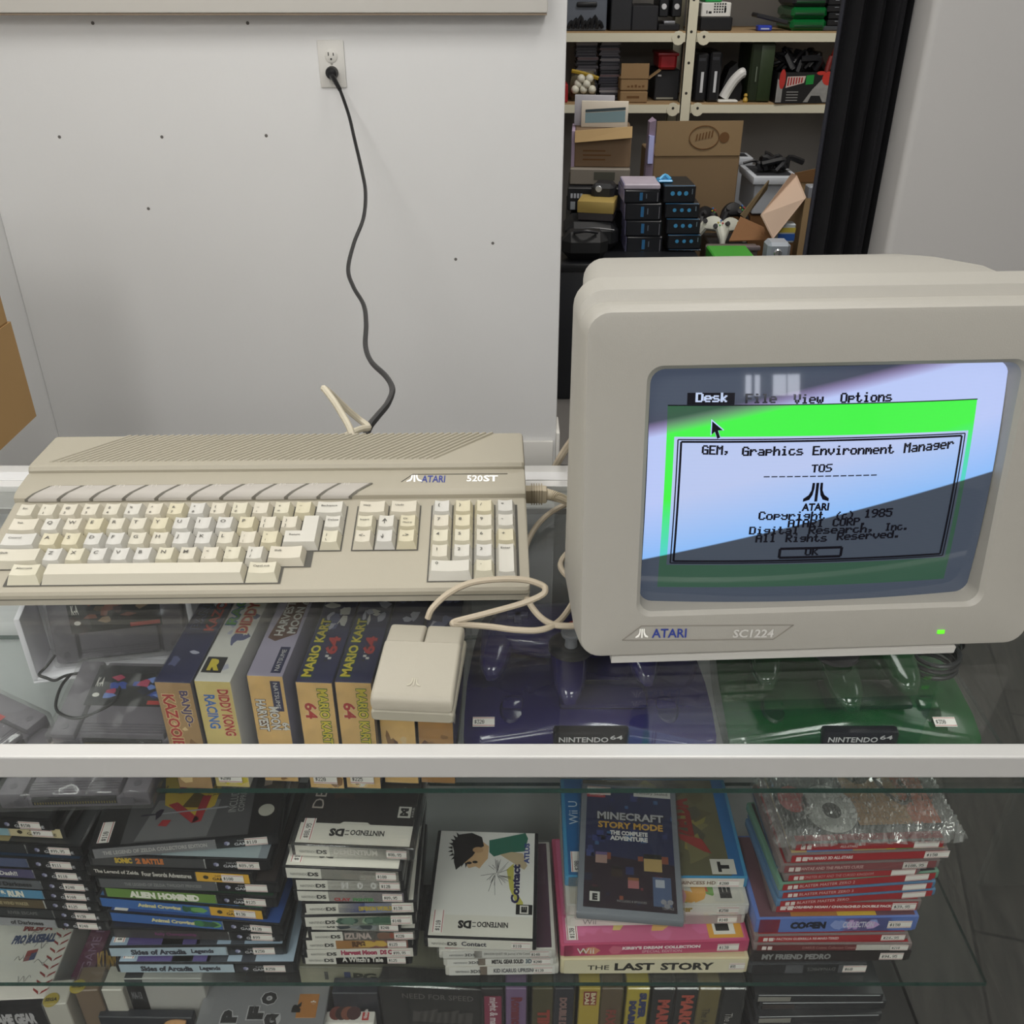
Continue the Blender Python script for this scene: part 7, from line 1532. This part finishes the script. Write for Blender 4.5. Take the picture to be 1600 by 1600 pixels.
fbox('flat_carton', 'flat grey-white box under the opened carton', 'box', 890, 983, 264, 289.5, 3.72, .3, M('#7f786e', .6), yaw=-4, deco=lambda t, hw, d, h: dpart_(t, 'label', lambda m: m.box((-hw * .2, -.0006, h * .3), (hw * .5, .0003, h * .8), M('#4a4a40', .5))))
fbox('flat_carton', 'flat black box with white lettering under the grey-white box', 'box', 886, 985, 294, 330, 3.68, .32, M('#17181c', .5), yaw=-4, deco=lambda t, hw, d, h: (dpart_(t, 'front_print', lambda m: [m.box((-hw * .9 + .012 * q, -.0006, h * .55), (-hw * .9 + .012 * q + .008, .0003, h * .75), M('#b9bcc4', .4)) for q in range(4)]), dpart_(t, 'side_label', lambda m: m.box((-hw * .9, -.0006, h * .05), (-hw * .75, .0003, h * .4), M('#9aa0a6', .5)))))
zs = ony(935, 330, 3.68).z
sbox('support_carton', 'dark carton beneath the flat black box', 'box', 884, 972, 331, zt0 - .5 if False else ZF, 3.72, .3, BK2)
fbox('yellow_carton', 'small yellow-topped carton among the black bags', 'box', 902, 957, 318, 346, 3.49, .12, M('#3a3638', .5), yaw=-12, deco=lambda t, hw, d, h: dpart_(t, 'yellow_lid', lambda m: m.rbox((-hw - .002, -.002, h * .45), (hw + .002, d, h + .006), .002, M('#a68f4e', .6))))
fbox('black_case', 'soft black case with a silver badge leaning on the yellow carton', 'case', 922, 958, 288, 314, 3.57, .09, M('#1e1f23', .5), yaw=-14, r=.015, deco=lambda t, hw, d, h: dpart_(t, 'badge', lambda m: m.lathe([(.012, 0), (.010, .003)], M('#c9ccd0', .25, .5), 10, Matrix.Translation((-hw * .3, -.001, h * .7)) @ Matrix.Rotation(R(90), 4, 'X'))))
sbox('black_bag', 'slumped black bag under the yellow carton', 'bag', 883, 966, 350, zt0, 3.46, .2, M('#101115', .6), r=.03, deco=lambda t, hw, d, h: dpart_(t, 'zip', lambda m: m.tube([(-hw * .8, .0, h * .8), (0, -.003, h * .86), (hw * .8, 0, h * .78)], .003, M('#3a3c42', .3), 6, 3)))
sbox('black_bag', 'slumped black bag nearest the white wall', 'bag', 878, 950, 366, zt0, 3.33, .11, M('#0d0e11', .6), r=.03, deco=lambda t, hw, d, h: dpart_(t, 'strap', lambda m: m.tube([(-hw * .5, .02, h), (0, .0, h + .01), (hw * .5, .02, h)], .006, M('#1a1b20', .5), 6, 3)))
# right side: pads, bins, open carton
GRB = M('#a9aeb6', .45)
def binrim(t, hw, d, h): dpart_(t, 'rim', lambda m: m.rbox((-hw - .012, -.014, h - .03), (hw + .012, d, h), .004, M('#c3c8d0', .4))); dpart_(t, 'inside', lambda m: m.box((-hw * .9, .02, h - .002), (hw * .9, d - .02, h + .001), M('#23252a', .7)))
fbox('grey_bin', 'tall pale grey bin behind the big taped carton', 'bin', 1128, 1162, 246, 330, 4.37, .12, GRB, deco=binrim)
fbox('grey_bin', 'pale grey bin heaped with black pads beside the open carton', 'bin', 1174, 1236, 276, 335, 3.98, .26, GRB, deco=binrim)
for (a, b, y) in ((1128, 1162, 4.37), (1174, 1236, 3.98)):
    zz_ = ony((a + b) / 2, 331 if a < 1150 else 336, y).z; x0, x1 = ony(a, 331, y).x, ony(b, 331, y).x
    t = thing('brown_crate', ('plain crate under the tall grey bin', 'plain crate under the grey bin heaped with pads')[a > 1150], 'box', ((x0 + x1) / 2, y, ZF)); m = MB(); m.box((-(x1 - x0) / 2, .005, 0), ((x1 - x0) / 2, .115, zz_ - ZF - .004), KBD); m.build('body', t)
zz_ = ony(1205, 276, 3.98).z
pt = thing('pad_heap', 'black pads and leads heaped in the pale grey bin', 'controllers', (ony(1212, 270, 4.1).x, 4.1, zz_)); pt['kind'] = 'stuff'
m = MB(); rd = random.Random(16)
for k in range(14):
    a = Vector((rd.uniform(-.1, .12), rd.uniform(-.06, .06), .012)); m.tube([a, a + Vector((rd.uniform(-.04, .04), 0, rd.uniform(.02, .05))), a + Vector((rd.uniform(-.07, .07), 0, rd.uniform(.0, .03)))], rd.choice([.006, .012, .016]), BK, 6, 4)
m.build('heap', pt)
def pad(label, px, py, y, col, yaw, roll=0):
    p = ony(px, py, y); t = thing('game_pad', label, 'controller', p, rot=(R(60), roll, yaw), group='loose game pads on the storeroom heap'); t.scale = (.74, .74, .74); mt_ = M(col, .4)
    m = MB(); m.loft([[(.07 * k * math.cos(q), .038 * k * math.sin(q) - .012 * math.cos(2 * q) * k, z) for q in [6.283 * i / 24 for i in range(24)]] for k, z in ((.8, -.022), (1, -.012), (1, 0), (.85, .012), (.3, .016))], mt_)
    m.build('body', t)
    for sx in (-1, 1): m = MB(); m.tube([(sx * .045, -.01, 0), (sx * .065, -.05, -.005), (sx * .075, -.085, -.012)], [.026, .022, .013], mt_, 10, 4); m.build('grip', t)
    for (a, b) in ((-.035, .012), (.025, -.008)): m = MB(); m.lathe([(.012, .012), (.009, .02), (.012, .026)], M('#3a3a3c', .4), 12, Matrix.Translation((a, b, 0))); m.build('thumb_stick', t)
    m = MB()
    for k, cc in enumerate(('#b03a3a', '#3a6ab0', '#b0a03a', '#3a9a4a')): m.lathe([(.0045, .014), (.0045, .019)], M(cc, .35), 8, Matrix.Translation((.045 + .012 * math.cos(k * 1.57), .012 + .012 * math.sin(k * 1.57), 0)))
    m.build('buttons', t)['kind'] = 'stuff'
YP = 3.66
sbox('dark_carton', 'dark carton carrying the loose game pads', 'box', 1101, 1160, 398, ZF, 3.60, .34, BK2)
pad('white game pad lying on the heap beside the dark boxes', 1113, 352, 3.68, '#cfd0c4', R(-30)); pad('white game pad turned away beneath the brown flap', 1143, 354, 3.76, '#c3c4b8', R(25)); pad('black game pad above the white pads', 1146, 330, 3.92, '#15161a', R(10)); pad('black game pad just beside the blue-dotted column', 1104, 336, 3.84, '#121317', R(40))
fbox('grey_tub', 'long grey-brown tub under the white pads', 'tub', 1101, 1180, 385, 425, 3.47, .04, M('#5d5350', .5), deco=lambda t, hw, d, h: dpart_(t, 'rim', lambda m: m.rbox((-hw - .006, -.012, h - .014), (hw + .006, .01, h + .002), .004, M('#6f6668', .4))))
zz_ = ony(1150, 425, 3.47).z; t = thing('brown_crate', 'plain crate under the long grey-brown tub', 'box', (ony(1150, 425, 3.47).x, 3.47, ZF)); m = MB(); m.box((-.07, .003, 0), (.07, .035, zz_ - ZF - .002), KBD); m.build('body', t)
# open carton with wide flaps
YO = 3.55
oc = thing('cardboard_carton', 'large open carton with a pale flap hanging out beside the curtain', 'box', (ony(1262, 420, YO).x, YO, ZF))
oo = Vector(oc.location); Pp = lambda px, py, y: ony(px, py, y) - oo
KO = M('#a08662', .85, var=.05, vscale=6); KIN = M('#6e4f2e', .9)
def sheet(name, pts, mat, th=.005):
    n = (pts[1] - pts[0]).cross(pts[2] - pts[0]).normalized() * th; m = MB(); k = len(pts); m.add(list(pts) + [p + n for p in pts], [tuple(range(k))[::-1], tuple(range(k, 2 * k))] + [(i, (i + 1) % k, (i + 1) % k + k, i + k) for i in range(k)], mat); m.build(name, oc, smooth=0)
fl_ = Pp(1258, 310, YO); fr_ = Pp(1300, 308, YO); bl, br = Pp(1242, 270, YO + .30), Pp(1300, 258, YO + .30)
m = MB(); m.add([(fl_.x, 0, 0), (fr_.x, 0, 0), (br.x, .3, 0), (bl.x, .3, 0), fl_, fr_, (br.x, .3, fr_.z), (bl.x, .3, fl_.z)], [(0, 1, 5, 4), (1, 2, 6, 5), (2, 3, 7, 6), (3, 0, 4, 7), (3, 2, 1, 0)], KO); m.build('body', oc)
sheet('back_flap', [Vector((bl.x, .3, fl_.z)), Vector((br.x, .3, fl_.z)), br, bl], KIN)
sheet('front_flap', [fl_, Vector((bl.x, .3, fl_.z)) * .5 + fl_ * .5 + Vector((-.02, 0, .05)), Pp(1236, 272, YO + .12), Pp(1188, 336, YO - .02), Pp(1207, 374, YO - .06)], M('#bda592', .8, var=.03, vscale=6))
sheet('side_flap', [Pp(1158, 336, YO + .1), Pp(1202, 282, YO + .2), Pp(1199, 296, YO + .2), Pp(1164, 342, YO + .1)], M('#5f5038', .85))
sheet('lower_flap', [Pp(1139, 378, YO + .02), Pp(1203, 376, YO - .03), Pp(1193, 356, YO + .05), Pp(1157, 340, YO + .1)], M('#7a5534', .85))
fbox('grey_pad_pack', 'pack of pale grey sleeves poking out of the open carton', 'pack', 1262, 1290, 292, 312, YO + .1, .06, M('#8d939c', .3), deco=lambda t, hw, d, h: dpart_(t, 'dark_band', lambda m: m.box((-hw * .2, -.001, 0), (hw * .3, .0005, h), BK)))
fbox('snack_packet', 'blue and yellow packet beneath the pale flap', 'packet', 1214, 1240, 350, 380, YO - .02, .05, M('#b9c2c8', .3), deco=lambda t, hw, d, h: (dpart_(t, 'yellow_band', lambda m: m.box((-hw, -.001, h * .55), (hw, .0005, h * .8), M('#c0b04c', .4))), dpart_(t, 'blue_band', lambda m: m.box((-hw, -.001, h * .12), (hw, .0005, h * .48), M('#2f5ca8', .4)))))
fbox('grey_gadget', 'pale grey gadget with a silver lens beside the green carton', 'device', 1196, 1232, 380, 420, YO - .2, .08, M('#9aa2ac', .35), r=.012, deco=lambda t, hw, d, h: dpart_(t, 'lens', lambda m: m.lathe([(.016, 0), (.012, .006), (.004, .004)], M('#d8dce0', .1, .8), 14, Matrix.Translation((-hw * .1, -.001, h * .6)) @ Matrix.Rotation(R(90), 4, 'X'))))
fbox('green_carton', 'bright green carton just above the monitor top', 'box', 1114, 1178, 402, 425, YO - .25, .16, M('#3f9a34', .45), deco=lambda t, hw, d, h: dpart_(t, 'front_print', lambda m: m.box((-hw * .7, -.0006, h * .6), (hw * .1, .0003, h * .72), M('#7ec070', .4))))
for nm, (a, b, y, w_) in (('grey gadget', (1214, 420, YO - .2, .045)), ('green carton', (1146, 425, YO - .25, .08)), ('snack packet', (1227, 380, YO - .02, .03))):
    p = ony(a, b, y); t = thing('brown_crate', f'plain crate under the {nm}', 'box', (p.x, y, ZF)); m = MB(); m.box((-w_, .002, 0), (w_, .08 if nm != 'green carton' else .16, p.z - ZF - .001), KBD); m.build('body', t)
# loose lead beneath the doorway edge

# ---------------------------------------------------------------- lift everything so that the floor lies at z = 0
for o in list(bpy.data.objects):
    if o.parent is None: o.location.z += T
